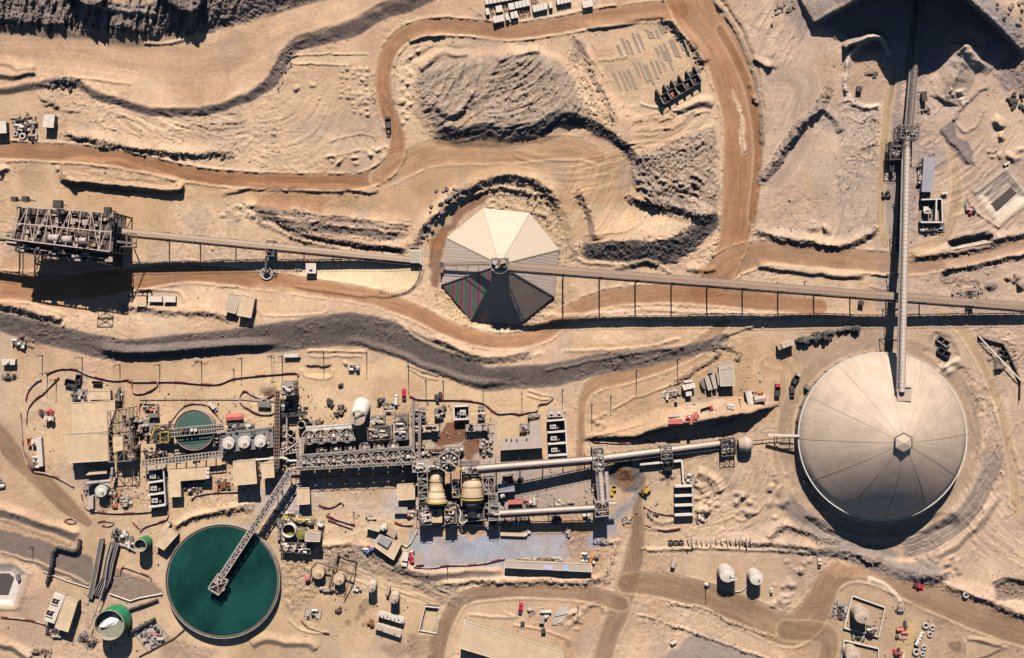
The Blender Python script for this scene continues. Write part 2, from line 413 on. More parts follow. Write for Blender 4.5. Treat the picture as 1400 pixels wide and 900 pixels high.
scarp([(368,294),(395,314),(430,326),(480,335),(520,340),(556,346)], [1.6,2.4,3,3.4,3.6,3.6], 8, 14, GRAVEL*.9, .9, 0, .5)
berm([(350,300),(420,330),(500,348),(545,352)], 1.6, 5, PALE, .6)
berm([(400,390),(440,397),(500,405),(545,404),(562,397),(575,383),(578,365)], 1.3, 3, C3(.2,.15,.12), .6)
paint([(400,356),(470,358),(560,368),(574,378),(562,394),(540,398),(480,392),(410,378)], C3(.60,.46,.29), .95, 4, rough=.05)
paint([(345,262),(450,268),(445,290),(350,285)], ROAD, .6, 8, rough=.05)
scarp([(300,270),(350,252+6),(420,262),(470,262),(500,266),(520,262)], 1.2, 3, 10, GRAVEL, .4, .4)
heaps([(455,260),(500,258),(520,270),(460,275)], 8, 4, 1)
# ---- hollow round the pyramid
plateau([(584,352),(590,322),(612,290),(650,262),(690,252),(740,262),(770,300),(785,350),(780,420),(730,452),(640,452),(596,420)], -2.6, 14, C3(.44,.32,.20), .6, .35)
paint([(588,345),(598,318),(622,292),(650,268),(668,262),(664,276),(640,290),(615,320),(606,345),(600,395),(590,392)], MUD, .95, 5, rough=.12)
paint([(586,330),(598,316),(612,318),(604,340),(590,345)], C3(.30,.145,.06), .8, 5)
scarp([(560,345),(572,332),(582,312),(596,296),(616,278),(640,264),(660,255)], [1,2.2,3,3,2.4,1.5], 7, 14, GRAVEL, .7, .8, .9)
scarp([(610,270),(640,258),(672,248),(700,244),(728,250),(748,262),(762,280)], [1,1.6,2.4,2.8,2.4,2,1], 7, 18, GRAVEL, .7, .8, .9)
berm([(600,290),(640,268),(690,258),(740,268)], 1.6, 4, PALE, .4, rough=1.2)
berm([(640,300),(680,296)], .1, 3)
berm([(642,446),(665,450),(690,453),(715,452)], 1.2, 4, WHITE, .5)
paint([(590,395),(612,395),(650,448),(640,458),(600,425)], C3(.46,.33,.19), .8, 6, rough=.5)
berm([(600,410),(620,430),(645,450)], 1.0, 4, None, .5, rough=.7)
scarp([(790,262),(800,280),(806,300),(812,330)], 2.4, 6, 16, GRAVEL, .6, 0, .8)
# ---- dumps inside the loop road
M1 = [(568,110),(576,90),(592,80),(640,78),(690,74),(735,72),(768,88),(790,120),(800,150),(780,166),(740,184),(690,188),(660,190),(630,192),(604,186),(588,168),(572,140)]
plateau(M1, 3.0, 24, C3(.30,.232,.18), .9, .4, 9)
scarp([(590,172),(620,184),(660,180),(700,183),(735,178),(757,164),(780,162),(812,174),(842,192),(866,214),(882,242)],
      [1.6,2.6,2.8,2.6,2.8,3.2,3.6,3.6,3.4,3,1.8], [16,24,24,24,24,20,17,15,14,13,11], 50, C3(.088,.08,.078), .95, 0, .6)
scarp([(577,100),(590,84),(605,75),(622,78),(640,76)], 2, 5, 10, GRAVEL, .5)
scarp([(560,96),(566,86),(590,75),(610,74),(640,72)], -1.4, 5, 10, None)
grooves([(572,90),(650,76),(690,90),(670,150),(640,180),(600,180),(575,150)], 58, 3.4, .62, .15, 12, C3(.37,.28,.21), 1, .02, 9)
grooves([(670,80),(735,76),(790,110),(800,155),(740,180),(660,184),(655,140)], 28, 3.2, .62, .15, 12, C3(.33,.255,.195), 2, .02, 8)
grooves(M1, 40, 9, .7, .06, 8, None, 3)
scarp([(592,146),(612,160),(628,155),(642,140),(650,128)], 3.5, 7, 18, ROCK*1.1, .7, 0, 1.2)
paint([(612,160),(636,150),(650,160),(630,176)], C3(.42,.29,.19), .7, 8)
scarp([(680,86),(700,80),(720,74),(740,72)], 1.8, 5, 12, GRAVEL, .6)
paint([(770,60),(800,55),(800,100),(830,160),(850,190),(800,150),(780,110)], PALE, .5, 12, rough=.7)
plateau([(862,214),(900,200),(975,170),(985,240),(975,300),(940,300),(890,285),(868,250)], 2.0, 12, C3(.30,.235,.185), .7, .9)
for k in range(46):
    x = random.uniform(868, 945); y = random.uniform(235, 290); L = random.uniform(8, 22)
    berm([(x,y),(x+L*.6,y+L*.05),(x+L,y+L*.5)], random.uniform(.8,1.8), 3, random.choice([GRAVEL, None]), .5)
scarp([(858,270),(885,280),(915,286),(940,292),(968,302)], [2,3.5,3.5,3.5,2], 7, 18, ROCK*1.1, .8, 0, 1.5)
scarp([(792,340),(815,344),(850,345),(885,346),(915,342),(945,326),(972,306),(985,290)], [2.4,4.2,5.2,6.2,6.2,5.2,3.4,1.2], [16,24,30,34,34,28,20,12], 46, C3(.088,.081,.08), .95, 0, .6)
paint([(884,294),(930,288),(955,305),(935,325),(890,328),(872,318)], PALE*.95, .55, 8)
berm([(786,352),(810,360),(850,362),(880,357),(900,362),(918,374)], 1.3, 4, PALE, .5)
scarp([(840,372),(865,366),(885,362),(900,366)], 1.4, 5, 10, GRAVEL, .6)
scarp([(940,372),(950,370),(968,374),(980,370)], 1.6, 4, 10, GRAVEL, .7)
berm([(800,322),(840,318),(868,310),(885,292)], .9, 3)
paint([(975,215),(1000,225),(1002,330),(975,370),(962,360),(985,310)], PALE, .6, 6, rough=.45)
scarp([(926,154),(945,148),(960,144),(975,148)], [1.5,2.5,2.5,1.5], 7, 12, GRAVEL, .7, .2)
berm([(875,142),(905,148),(930,152)], .9, 2.4, WHITE, .5)
for k in range(22):
    x = random.uniform(850, 950); y = random.uniform(155, 215); L = random.uniform(10, 26)
    berm([(x,y),(x+L*.6,y-L*.2),(x+L,y-L*.1)], random.uniform(.4,1.0), 2.6)
paint([(546,58),(600,54),(640,64),(590,72),(566,90),(562,140),(570,185),(548,160),(542,100)], PALE*1.06, .75, 8)
for a in range(15): pile(551+(a%2)*7+max(0,30-a*5)*.6, 62+a*7.6, random.uniform(4,5.5), random.uniform(.8,1.3), PALE*1.05, None, .4)
heaps([(540,120),(565,110),(565,145),(545,150)], 8, 4.5, 1.0)
scarp([(900,28),(918,36),(935,55),(948,66),(958,90)], [2.5,3.5,3.5,2.5], 9, 14, GRAVEL, .7, 0, 1.2)
scarp([(800,42),(840,36),(880,28),(910,26)], 1.6, 5, 10, GRAVEL, .6)
scarp([(560,58),(585,52),(610,52)], 1.6, 4, 8, GRAVEL, .6)
LAID = []
for (x0, y0, n, dx, dy, L) in ((843,57,5,7,-3,26),(838,100,6,7,-3.4,30),(876,86,6,6.5,-3,28),(896,66,7,6,-3.2,26),(885,40,5,5,-2,14)):
    for k in range(n):
        x = x0+k*dx; y = y0+k*dy
        LAID.append((x, y, L, k, n))
for k in range(7): pile(820+k*6, 82-k*.6, 3.0, .9)
scarp([(786,52),(800,80),(815,110),(830,140),(838,168)], 1.4, 6, 10, C3(.25,.19,.15), .4, 0, .8)
paint([(778,55),(796,52),(802,80),(785,85)], C3(.22,.17,.15), .6, 8, rough=.5)
grooves([(700,200),(860,205),(870,260),(800,270),(700,235)], 4, 3, .22, .10, 14, None, 4, .01, 12)
grooves([(770,215),(870,225),(860,320),(800,330),(775,270)], 62, 3, .28, .10, 14, None, 5, .015, 10)
grooves([(860,160),(960,155),(970,215),(880,225)], 25, 4, .5, .10, 10, None, 6, .02, 7)
grooves([(780,50),(815,55),(850,170),(830,190),(790,110)], -62, 3, .5, .12, 8, None, 7, 0, 8)
grooves([(120,150),(330,150),(345,190),(200,195)], -14, 3.4, .4, .06, 14, None, 8, .01, 8)
grooves([(350,130),(470,130),(480,235),(340,240)], 30, 4, .25, .05, 16, None, 9, .03, 10)
grooves([(90,222),(240,245),(240,258),(90,248)], -6, 2.6, .3, .08, 6, None, 10, 0, 12)
grooves([(340,285),(560,300),(560,345),(400,320)], -6, 3, .5, .12, 8, None, 11, 0, 10)
grooves([(868,232),(950,235),(945,290),(880,285)], -28, 4.5, .8, .14, 8, C3(.36,.28,.21), 12, .02, 5)
grooves([(1060,80),(1130,90),(1080,200),(1050,220)], 70, 4, .2, .06, 16, None, 13, .01, 10)
grooves([(1150,160),(1195,150),(1195,320),(1150,320)], 82, 3.5, .4, .09, 10, None, 14, 0, 6)
grooves([(1250,180),(1400,180),(1400,340),(1310,320)], 40, 4, .35, .08, 16, None, 15, .01, 8)
grooves([(1320,560),(1400,500),(1400,780),(1310,760)], -62, 4, .28, .09, 16, None, 16, .01, 7)
grooves([(950,620),(1085,620),(1085,735),(990,730),(950,700)], 50, 4, .28, .09, 12, None, 17, .03, 6)
grooves([(0,-20),(350,-20),(330,20),(240,55),(60,44),(0,38)], 84, 4, 1.4, .16, 8, C3(.26,.205,.165), 18, 0, 5)
grooves([(440,755),(560,770),(620,810),(580,830),(450,790)], -20, 3.5, .5, .10, 8, None, 19, 0, 7)
grooves([(1000,-10),(1110,0),(1100,90),(1040,90)], 60, 4, .35, .08, 12, None, 20, 0, 8)
# ---- haul roads
R1 = [(-70,202),(0,205),(60,208),(130,213),(200,225),(260,238),(330,246),(420,249),(480,249),(515,240),(538,220),(544,195),(537,170),(527,140),(524,110),(527,85),(538,62),(560,44),(600,36),(650,39),(700,43),(760,35),(820,24),(880,17),(930,14)]
road(R1, [24,24,20,22,22,22,22,22,22,24,26], ROAD, .95, 4, .03, .9, .2)
road([(930,-70),(940,-10),(955,25),(985,65),(1002,110),(1012,150),(1014,190),(1012,240),(1009,290),(1003,330),(985,372),(960,402)], [66,66,58,58,54,50,48,46,42,36,30], ROAD*1.05, .85, 6, .03, .9, .2)
road([(985,40),(1020,110),(1035,180),(1036,230),(1028,300)], 14, ROAD*.95, .8, 4, .03, 0, .1)
paint([(1002,120),(1008,125),(1020,205),(1016,214),(1010,190)], PALE, .7, 4, rough=.3)
paint([(1006,132),(1012,136),(1022,205),(1018,214),(1012,195)], PALE*1.05, .85, 3, rough=.35)
berm([(1010,150),(1015,175),(1019,210)], 1.3, 4, PALE*1.05, .6)
scarp([(960,-30),(985,5),(1008,40),(1020,70),(1032,110),(1040,160)], -1.6, 5, 8, None)
berm([(976,0),(1000,30),(1016,62),(1030,100),(1040,150),(1042,200)], 1.8, 4, GRAVEL, .6)
road([(520,243),(560,222),(600,208),(700,206),(780,202),(820,215)], [30,34,36,34,30,20], C3(.375,.225,.125), .8, 8, .03, .3, .2)
road([(960,392),(1000,360),(1050,345),(1100,350),(1150,354),(1200,359),(1260,360),(1320,350),(1400,332),(1470,318)], [40,40,32,30,30,30,28,26,24,24], C3(.31,.175,.10), .85, 6, .03, .6, .16)
road([(-70,385),(0,392),(100,392),(170,383),(250,373),(330,380),(420,392),(500,404),(560,424),(610,448),(655,463),(700,466),(742,456),(780,428),(830,408),(900,402),(960,404),(1040,412),(1120,420)], [40,40,36,26,24,22,22,22,22,24,24,26,26,24], ROAD*1.02, .88, 4, .03, .6, .14)
road([(990,440),(975,458),(950,478),(915,495),(860,512),(815,525),(798,545),(794,580),(792,640)], [18,18,20,20,22,20,14,12,12], C3(.28,.16,.085), .85, 5, .03, .4, .2)
road([(880,655),(872,690),(872,720),(868,760),(858,800),(845,840),(830,880),(805,970)], [10,14,20,26,30,30,28,28], C3(.20,.125,.08), .88, 7, .03, .5, .2)
road([(858,798),(900,800),(960,815),(1020,838),(1075,862),(1105,848),(1122,820),(1137,792),(1170,778),(1210,785),(1260,808),(1330,838),(1400,862),(1470,885)], [30,34,38,42,46,46,38,34,34,38,42,44,46,46], C3(.215,.13,.076), .85, 8, .03, .5, .2)
road([(1075,862),(1130,868),(1130,900),(1100,960)], [30,30,26,30], C3(.22,.14,.085), .7, 12, .04, 0, .2)
road([(588,960),(600,880),(612,848),(632,820),(670,810),(730,808),(800,812),(850,826)], [26,24,20,18,20,20,22,22], C3(.205,.125,.08), .85, 6, .04, .5, .2)
road([(-70,540),(-10,585),(20,622),(50,650),(90,690),(120,715)], [40,30,30,28,28,14], C3(.18,.105,.065), .85, 10, .05, 0, .25)
road([(1290,430),(1318,455),(1345,500),(1368,560),(1382,620),(1390,700)], 13, YEL, .7, 5, .04, .3)
road([(1222,85),(1214,150),(1206,230),(1203,300),(1210,335)], 13, YEL, .7, 6, .04, 0)
road([(1290,165),(1305,225),(1306,280),(1290,325),(1240,345)], [8,14,18,18,16], YEL, .6, 7, .04, 0)
road([(1050,500),(1075,505),(1075,560),(1062,620),(1072,690),(1110,735),(1160,768)], [40,30,22,18,16,14,10], C3(.40,.27,.165), .7, 7, .05, 0)
road([(1060,100),(1100,110),(1090,190),(1060,240)], 40, C3(.36,.27,.205), .6, 20, .06, 0, .1)
for cx, cy in ((905,405),(960,412)):
    pass
berm([(1040,350),(1010,372)], .1, 2)
# ---- main gravel embankment above the plant
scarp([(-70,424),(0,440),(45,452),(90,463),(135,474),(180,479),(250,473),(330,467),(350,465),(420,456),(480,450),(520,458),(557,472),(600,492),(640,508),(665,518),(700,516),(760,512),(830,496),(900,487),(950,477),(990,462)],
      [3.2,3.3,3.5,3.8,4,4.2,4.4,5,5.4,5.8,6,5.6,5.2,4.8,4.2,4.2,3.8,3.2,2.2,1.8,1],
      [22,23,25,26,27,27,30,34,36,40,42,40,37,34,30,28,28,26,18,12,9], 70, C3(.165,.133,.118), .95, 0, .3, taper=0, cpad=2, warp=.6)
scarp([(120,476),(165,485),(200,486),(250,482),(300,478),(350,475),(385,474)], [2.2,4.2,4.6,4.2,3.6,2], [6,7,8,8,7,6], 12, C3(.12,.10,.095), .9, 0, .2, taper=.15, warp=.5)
scarp([(470,470),(500,474),(540,488),(585,506),(640,524),(700,528)], [1,1.4,1.6,1.6,1], 5, 10, None, 0, .3, .5, taper=.1)
scarp([(-70,410),(0,420),(30,427),(55,434),(85,441)], [4,4,4,2.5], 7, 16, GRAVEL*.9, .9, .4, .7)
berm([(0,410),(40,415),(75,425),(90,432)], 1.0, 3, PALE, .5)
scarp([(165,418),(190,424),(230,428),(290,432),(325,438)], [1.5,2.2,2,2,1], 6, 14, GRAVEL, .7, 0, .9)
berm([(540,434),(560,455),(600,476),(650,492),(700,492),(745,482)], 1.0, 4, PALE, .7)
scarp([(590,462),(620,478),(655,490),(690,490),(730,484)], [2,3,3,2.5,1.5], 7, 10, GRAVEL, .8, 0, .6)
berm([(770,478),(800,480),(840,477),(890,473),(930,462)], 1.0, 3.5, PALE, .7)
berm([(742,508),(790,498),(830,489),(870,482),(940,472)], .8, 3, None)
paint([(350,385),(440,400),(435,425),(380,435),(350,425)], C3(.45,.31,.19), .6, 8)
for k in range(7): berm([(380+k*10.5,404),(379+k*10.5,425)], .6, 1.6)
for k in range(6): berm([(258+k*11,398),(257+k*11,420)], .5, 1.8)
berm([(355,405),(357,425),(370,432),(440,428),(444,412)], .7, 2.4, PALE, .6)
berm([(180,398),(220,396),(246,400),(252,415)], 1.0, 3, None)
# ---- trench along the right conveyor
berm([(738,432),(790,430),(850,426),(900,423),(960,428),(1040,428)], 1.0, 4, PALE, .6)
scarp([(745,446),(800,440),(850,437),(900,438),(960,440),(1040,436),(1180,432)], 1.2, 4, 10, C3(.2,.16,.14), .5)
heaps([(1000,436),(1050,440),(1040,452),(1005,450)], 8, 4, 1.2, PALE)
scarp([(1035,366),(1060,370),(1100,375),(1150,380),(1182,382)], 2.2, 5, 12, C3(.2,.165,.14), .6, .6)
berm([(1190,378),(1200,374),(1215,377)], .9, 3); berm([(1190,392),(1210,397),(1220,392)], .8, 3)
scarp([(1290,372),(1335,364),(1400,350),(1470,338)], 2.0, 5, 14, GRAVEL, .8, .4, .8)
scarp([(1245,354),(1290,350),(1330,341),(1400,322),(1470,306)], 2.6, 6, 14, GRAVEL, .7, .5, .8)
scarp([(1290,372),(1292,384),(1305,395),(1340,398)], -2.0, 5, 14, GRAVEL, .6, 0, .8)
pile(1355,392,10,2.4,GRAVEL,7); heaps([(1372,376),(1400,375),(1400,392),(1380,386)], 6, 6, 2.4, GRAVEL)
plateau([(1298,332),(1345,322),(1358,326),(1350,333),(1302,343)], -4.2, 5, None)
berm([(1296,330),(1318,322),(1350,316),(1362,325)], 1.6, 4, GRAVEL, .4)
# ---- upper right: tip wall in shade, pockets, ridges
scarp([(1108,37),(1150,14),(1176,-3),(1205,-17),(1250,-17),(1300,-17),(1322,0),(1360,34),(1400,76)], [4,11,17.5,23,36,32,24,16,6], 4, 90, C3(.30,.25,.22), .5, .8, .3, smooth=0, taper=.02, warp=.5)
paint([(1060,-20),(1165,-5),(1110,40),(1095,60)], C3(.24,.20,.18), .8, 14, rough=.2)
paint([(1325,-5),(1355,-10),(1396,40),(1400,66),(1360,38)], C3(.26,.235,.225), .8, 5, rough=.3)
paint([(1120,34),(1180,-6),(1310,-8),(1395,68),(1350,90),(1240,98),(1160,58)], C3(.26,.22,.20), .8, 8, rough=.1)  # ground painted darker across the tip wall's cast shadow
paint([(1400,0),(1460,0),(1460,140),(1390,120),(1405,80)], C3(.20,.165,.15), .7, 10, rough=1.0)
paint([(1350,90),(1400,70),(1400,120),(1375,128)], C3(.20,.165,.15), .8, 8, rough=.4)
scarp([(1158,70),(1164,62),(1182,56),(1202,53),(1212,64)], [5,7,8,8,5], 3.5, 9, C3(.3,.24,.2), .5, .8)
berm([(1158,128),(1156,112),(1158,92),(1164,72),(1178,58),(1202,52),(1216,72)], [2,3,3.6,3.6,3.4,3.2,3], 5, WHITE, .6)
berm([(1140,52),(1150,46),(1160,54)], 1.6, 6, None)
berm([(1319,60),(1314,84),(1303,112),(1292,140)], [9,11,8,2], 26, C3(.43,.33,.26), .6, lump=.12); berm([(1319,62),(1338,82),(1356,96)], [8,6,1], 14, C3(.43,.33,.26), .5, lump=.15)
berm([(1157,120),(1162,138),(1180,146),(1202,146)], 1.8, 5, WHITE, .6)
paint([(1166,84),(1212,88),(1210,140),(1175,140),(1160,125)], C3(.37,.26,.18), .7, 5, rough=.1)
berm([(1042,245),(1060,222),(1080,192),(1100,165),(1120,148),(1132,126)], [2,3.4,4.2,4.2,3.4,1.6], 8, GRAVEL*1.2, .55, rough=.8)
berm([(1078,196),(1100,170),(1122,150),(1140,160),(1152,180)], [1.6,3,3.8,3.2,1.6], 7, GRAVEL*1.2, .5, rough=.8)
paint([(1100,160),(1160,135),(1200,148),(1196,320),(1150,330),(1145,240),(1150,180)], C3(.36,.29,.235), .7, 10, rough=.35)
scarp([(1030,318),(1060,327),(1100,333),(1140,340),(1165,336),(1192,322),(1196,314)], [1,2.6,3,3,2.8,2.4,1], 6, 16, GRAVEL, .8, .7, .7)
berm([(1150,232),(1152,280),(1145,315),(1138,330)], 1.0, 3.5); heaps([(1110,300),(1138,300),(1136,318),(1112,318)], 6, 8, 1.8)
berm([(1196,150),(1197,250),(1198,310)], .8, 2.4)
paint([(1282,172),(1297,164),(1322,195),(1336,228),(1322,228),(1300,200)], C3(.17,.145,.14), .9, 3, rough=.1)
scarp([(1282,174),(1296,190),(1312,208),(1326,228)], 1.4, 4, 10, None)
berm([(1302,166),(1320,142),(1340,122),(1350,120)], 1.8, 4, GRAVEL, .4); berm([(1305,166),(1320,180),(1335,170),(1345,150)], 1.2, 3.5)
heaps([(1300,120),(1325,125),(1320,145),(1302,140)], 14, 4, 1.2, WHITE)
heaps([(1355,160),(1380,170),(1365,200)], 8, 6, 1.8, PALE); heaps([(1350,205),(1400,200),(1400,225),(1355,222)], 14, 5, 1.5)
scarp([(1330,300-72),(1340,250-20)], .1, 3, 5, None)
heaps([(1045,85),(1062,90),(1055,105)], 3, 6, 2)
scarp([(1026,82),(1040,90),(1056,96)], 2.2, 4, 10, GRAVEL, .7)
heaps([(1015,100),(1040,120),(1038,150),(1030,150)], 10, 4, 1.2)
# lined pond pit (right) and its rim
plateau([(1331,262),(1376,226),(1412,272),(1366,310)], 1.6, 7, WHITE*.85, .8, .05, warp=.2)
plateau([(1341,267),(1379,239),(1405,270),(1363,301)], -3.0, 15, WHITE*.85, .9, .02, warp=.1)
paint([(1346,266),(1378,244),(1388,254),(1356,280)], C3(.33,.27,.22), .8, 3, warp=.2)  # shade on the north-west slope painted into the liner colour
paint([(1325,258),(1372,224),(1380,236),(1336,268)], GRAVEL*1.3, .5, 5)
berm([(1322,262),(1330,285),(1350,300),(1366,312)], 1.2, 3, None)
# ---- building pad drop and ridges, right of the plant
scarp([(790,602),(830,601),(870,598),(900,588),(935,581),(970,575),(1000,569),(1028,566),(1062,554)], [1.8,3,4.4,7,8.6,9.8,10.2,8.4,1.8], 3.5, 26, C3(.16,.13,.115), .8, .5, .3)  # face colour darkened to deepen the shadow of the drop
berm([(810,597),(835,592),(870,582),(905,568)], 1.4, 3.4, None); berm([(880,590),(905,580),(915,572)], 1.0, 3)
berm([(835,560),(880,540),(920,525),(940,520)], 1.1, 2.4, None); heaps([(808,560),(832,565),(835,590),(812,592)], 12, 5, 1.0)
berm([(975,476),(990,472),(1010,484),(1008,492)], 1.6, 5, GRAVEL, .4, rough=.8)
berm([(925,520),(950,505),(975,490),(985,478)], 1.6, 4.5, GRAVEL, .4, rough=.8)
berm([(975,583),(1000,575),(1040,560),(1065,552)], 1.2, 4, GRAVEL, .5)
berm([(722,534),(740,540),(758,543)], 1.0, 3); berm([(720,542),(740,546),(752,547)], 1.0, 2.4)
berm([(557,500),(580,508),(600,515)], 1.1, 2.2, C3(.2,.12,.1), .5); berm([(558,505),(580,515),(600,520)], .9, 2.0, C3(.2,.12,.1), .5)
berm([(420,482),(440,479),(455,480),(470,480),(500,482)], 1.2, 2.6); berm([(422,488),(450,487),(480,487),(496,488)], 1.0, 2.4)
plateau([(418,502),(452,501),(450,513),(422,514)], -1.4, 4, None)
berm([(412,505),(420,517),(450,517),(456,505)], .8, 2.2)
heaps([(256,491),(285,489),(288,500),(262,501)], 8, 4, .9)
pile(366,530,12,2.6,C3(.34,.24,.16)); heaps([(470,495),(490,495),(490,505),(475,505)], 5, 4, .9)
heaps([(15,460),(32,458),(62,475),(38,478)], 16, 4, 1.2, GRAVEL)
# ---- conical sump in the ore box, excavated waste heaps
plateau([(912,655),(935,652),(940,700),(925,710),(895,710),(890,690)], .2, 6, C3(.47,.34,.20), .7, .05)
for cx, cy in ((907,652),(918,652)): pile(cx, cy, 6, 1.6, C3(.36,.25,.16))
paint([(909,640),(915,640),(914,668),(911,668)], C3(.22,.17,.14), .8, 3)
berm([(955,645),(975,655),(985,672)], 3.2, 10, PALE*1.05, .6); heaps([(950,660),(985,680),(978,708),(955,705)], 16, 6, 1.8)
heaps([(1000,675),(1040,670),(1035,705),(1005,708)], 18, 6, 1.3, PINK); berm([(1000,706),(1015,711),(1034,700),(1046,685)], 1.0, 3)
heaps([(1050,640),(1080,650),(1080,690),(1060,720),(1050,700)], 18, 6, 1.4, PINK)
berm([(885,696),(890,708),(908,714),(930,708)], 1.4, 4, None); berm([(880,722),(910,725),(930,722)], 1.2, 2.6, None)
heaps([(848,708),(862,706),(866,720),(850,720)], 8, 3, .8)
# ---- dome surround
DC = (1203, 597)
def arc(r, a0, a1, n=14, c=DC):
    return [(c[0]+r*math.cos(math.radians(a0+(a1-a0)*k/n)), c[1]+r*math.sin(math.radians(a0+(a1-a0)*k/n))) for k in range(n+1)]
road(arc(130, -180, 180, 60), 22, C3(.30,.215,.15), .75, 5, .05, 0, .12)
DB = C3(.235,.19,.16)
scarp(arc(153, 150, 98), [1,2.4,3.2,3.4], 22, 12, DB, .85, .2, .15)
scarp(arc(157, 80, 4), [2.6,3,3,2,.8], 26, 12, DB, .85, .2, .15)
for k in range(8):
    berm(arc(139+k*4.4, 148-k*1.5, 100+k*.6), .34, 1.8, (DB*1.5 if k%2 else DB*.75), .6, lump=.8); berm(arc(141+k*4.6, 79-k*.5, 8+k*4), .34, 1.8, (DB*1.6 if k%2 else DB*.75), .6, lump=.8)
scarp(arc(184, 70, 25), [1,1.6,1.6,1], 6, 12, DB, .5, .4, .2)
plateau([(1110,716),(1300,716),(1256,776),(1146,776)], -6.5, 30)
paint([(1150,742),(1210,745),(1230,760),(1200,765),(1120,750)], C3(.2,.17,.15), .8, 8)
scarp([(1050,740),(1070,722),(1090,726),(1120,738),(1150,744)], [2,2.5,2.5,2,1], 6, 12, GRAVEL, .6, 0, .8)
scarp([(985,742),(1060,748),(1120,754),(1160,762),(1205,778),(1240,788),(1275,794),(1300,785)], [1,1.6,3,4.2,5,5,4.4,2], [5,6,9,12,15,15,12,6], 16, C3(.18,.15,.135), .9, .6, .8)
paint([(1195,762),(1240,768),(1292,774),(1280,792),(1230,783)], C3(.215,.18,.165), .85, 5, rough=.25)
berm([(880,752),(930,750),(985,750),(1040,752),(1110,755)], 1.6, 3.6, PALE, .5, rough=.5)
berm([(1175,762),(1190,770),(1205,765)], 2, 5, GRAVEL, .6, rough=1.4)
scarp([(1290,805),(1320,812),(1345,822),(1380,838),(1420,850)], [1,2,2.4,2.6,2.6], 6, 20, GRAVEL, .7, .5, .9)
plateau([(1358,800),(1378,792),(1410,800),(1410,822),(1385,820),(1362,822)], -3, 7, C3(.17,.12,.10), .8, .8)
heaps([(1275,765),(1310,760),(1330,790),(1290,795)], 12, 6, 1.3)
for k in range(26):
    a = math.radians(random.uniform(-30, 40)); r = random.uniform(150, 190)
    x = DC[0]+r*math.cos(a); y = DC[1]+r*math.sin(a); L = random.uniform(12, 34)
    berm([(x,y),(x-L*.2,y+L*.5),(x-L*.5,y+L)], .6, 2.6)
for k in range(20):
    x = random.uniform(1330, 1400); y = random.uniform(560, 780); L = random.uniform(10, 26)
    berm([(x,y),(x+L*.3,y+L*.6),(x+L*.2,y+L)], .8, 2.6)
scarp([(1308,505),(1318,525),(1325,548),(1336,570)], -1.8, 6, 12, C3(.22,.17,.14), .6)
heaps([(1275,500),(1308,495),(1312,508),(1285,512)], 8, 6, 1.4, WHITE)
plateau([(1262,480),(1280,456),(1300,462),(1312,488),(1290,500)], -1.0, 6, C3(.36,.27,.20), .6, .5)
paint([(1090,455),(1205,440),(1215,480),(1130,490),(1090,500)], C3(.33,.24,.175), .7, 10)
for (x, y, r) in ((1094,467,8),(1104,465,9),(1112,462,8),(1124,459,10),(1134,456,9),(1148,453,7),(1158,451,8),(1170,450,7)):
    pile(x, y, r, 3.6, C3(.085,.085,.08), r*.8, .9)
paint([(1340,468),(1385,470),(1390,500),(1360,505)], C3(.25,.19,.15), .5, 10, rough=.6)
heaps([(1350,480),(1375,490),(1370,515),(1352,500)], 10, 5, 1.4, GRAVEL)
# ---- lower left channel, pits, tank surrounds
paint([(-70,712),(0,722),(70,742),(128,764),(124,802),(70,781),(0,754),(-70,735)], C3(.165,.13,.11), .95, 4, rough=.08)
paint([(152,776),(212,798),(224,812),(178,821),(150,812)], C3(.20,.15,.12), .9, 5, rough=.2)
scarp([(-70,676),(0,702),(40,714),(80,728),(108,738)], [2.5,2.5,2.5,2.5,1.5], 9, 14, C3(.16,.13,.115), .95, .5, .2)
berm([(-60,720),(0,733),(10,737)], .1, 2); berm([(0,754),(40,766),(85,782),(122,800)], 1.3, 3, PALE, .5)
scarp([(-60,700),(0,712),(60,733),(100,748)], .8, 5, 10, None)
plateau([(-60,765),(22,768),(42,785),(26,832),(-60,826)], 1.3, 8, C3(.45,.36,.28), .7, .1)
plateau([(-60,774),(18,775),(31,787),(19,827),(-60,823)], -2.6, 12, C3(.55,.50,.45), .9, .04, warp=.2)
scarp([(-40,880),(0,884),(22,892),(40,905)], 2.2, 6, 14, GRAVEL, .7)
scarp([(240,725),(254,714),(275,707),(300,703),(322,699),(345,692)], [1,2,2.4,2.4,2,1], 6, 10, GRAVEL, .5, .4, 1.0)
scarp([(390,754),(420,756),(440,752),(465,748),(485,745)], [1,1.5,1.5,1.5,1], 4, 12, None, .5, .3)
paint([(440,752),(486,746),(520,752),(560,780),(600,795),(650,815),(620,835),(560,800),(500,780),(450,775)], C3(.26,.20,.155), .7, 9, rough=.6)
scarp([(486,748),(510,758),(535,770),(560,784),(590,790),(640,786),(690,786)], [1,2.2,2.6,2.6,2,1.6,1], 7, 10, C3(.17,.14,.125), .85, .4, .3)
scarp([(600,800),(625,800),(650,796),(690,798),(740,796),(790,800),(835,792)], [1,1.8,2,1.5,1.4,1.6,1], 5, 10, C3(.22,.17,.14), .6, .5, .9)
paint([(390,760),(420,768),(440,800),(400,850),(380,800)], C3(.34,.24,.165), .5, 8, rough=.6)
plateau([(583,828),(600,830),(596,868),(574,864)], -1.6, 4, C3(.48,.36,.23), .8, .04, warp=.3)
paint([(560,870),(600,860),(598,900),(560,900)], C3(.24,.16,.11), .6, 10, rough=.3)
for (x, y, r) in ((474,852,4.5),(489,842,5),(497,835,5.5),(497,854,4),(500,826,9)):
    paint(arc(r, 0, 330, 11, (x, y)), C3(.22,.15,.10), .7, 3)
paint([(520,885),(545,878),(570,890),(540,905)], C3(.25,.17,.12), .6, 8)
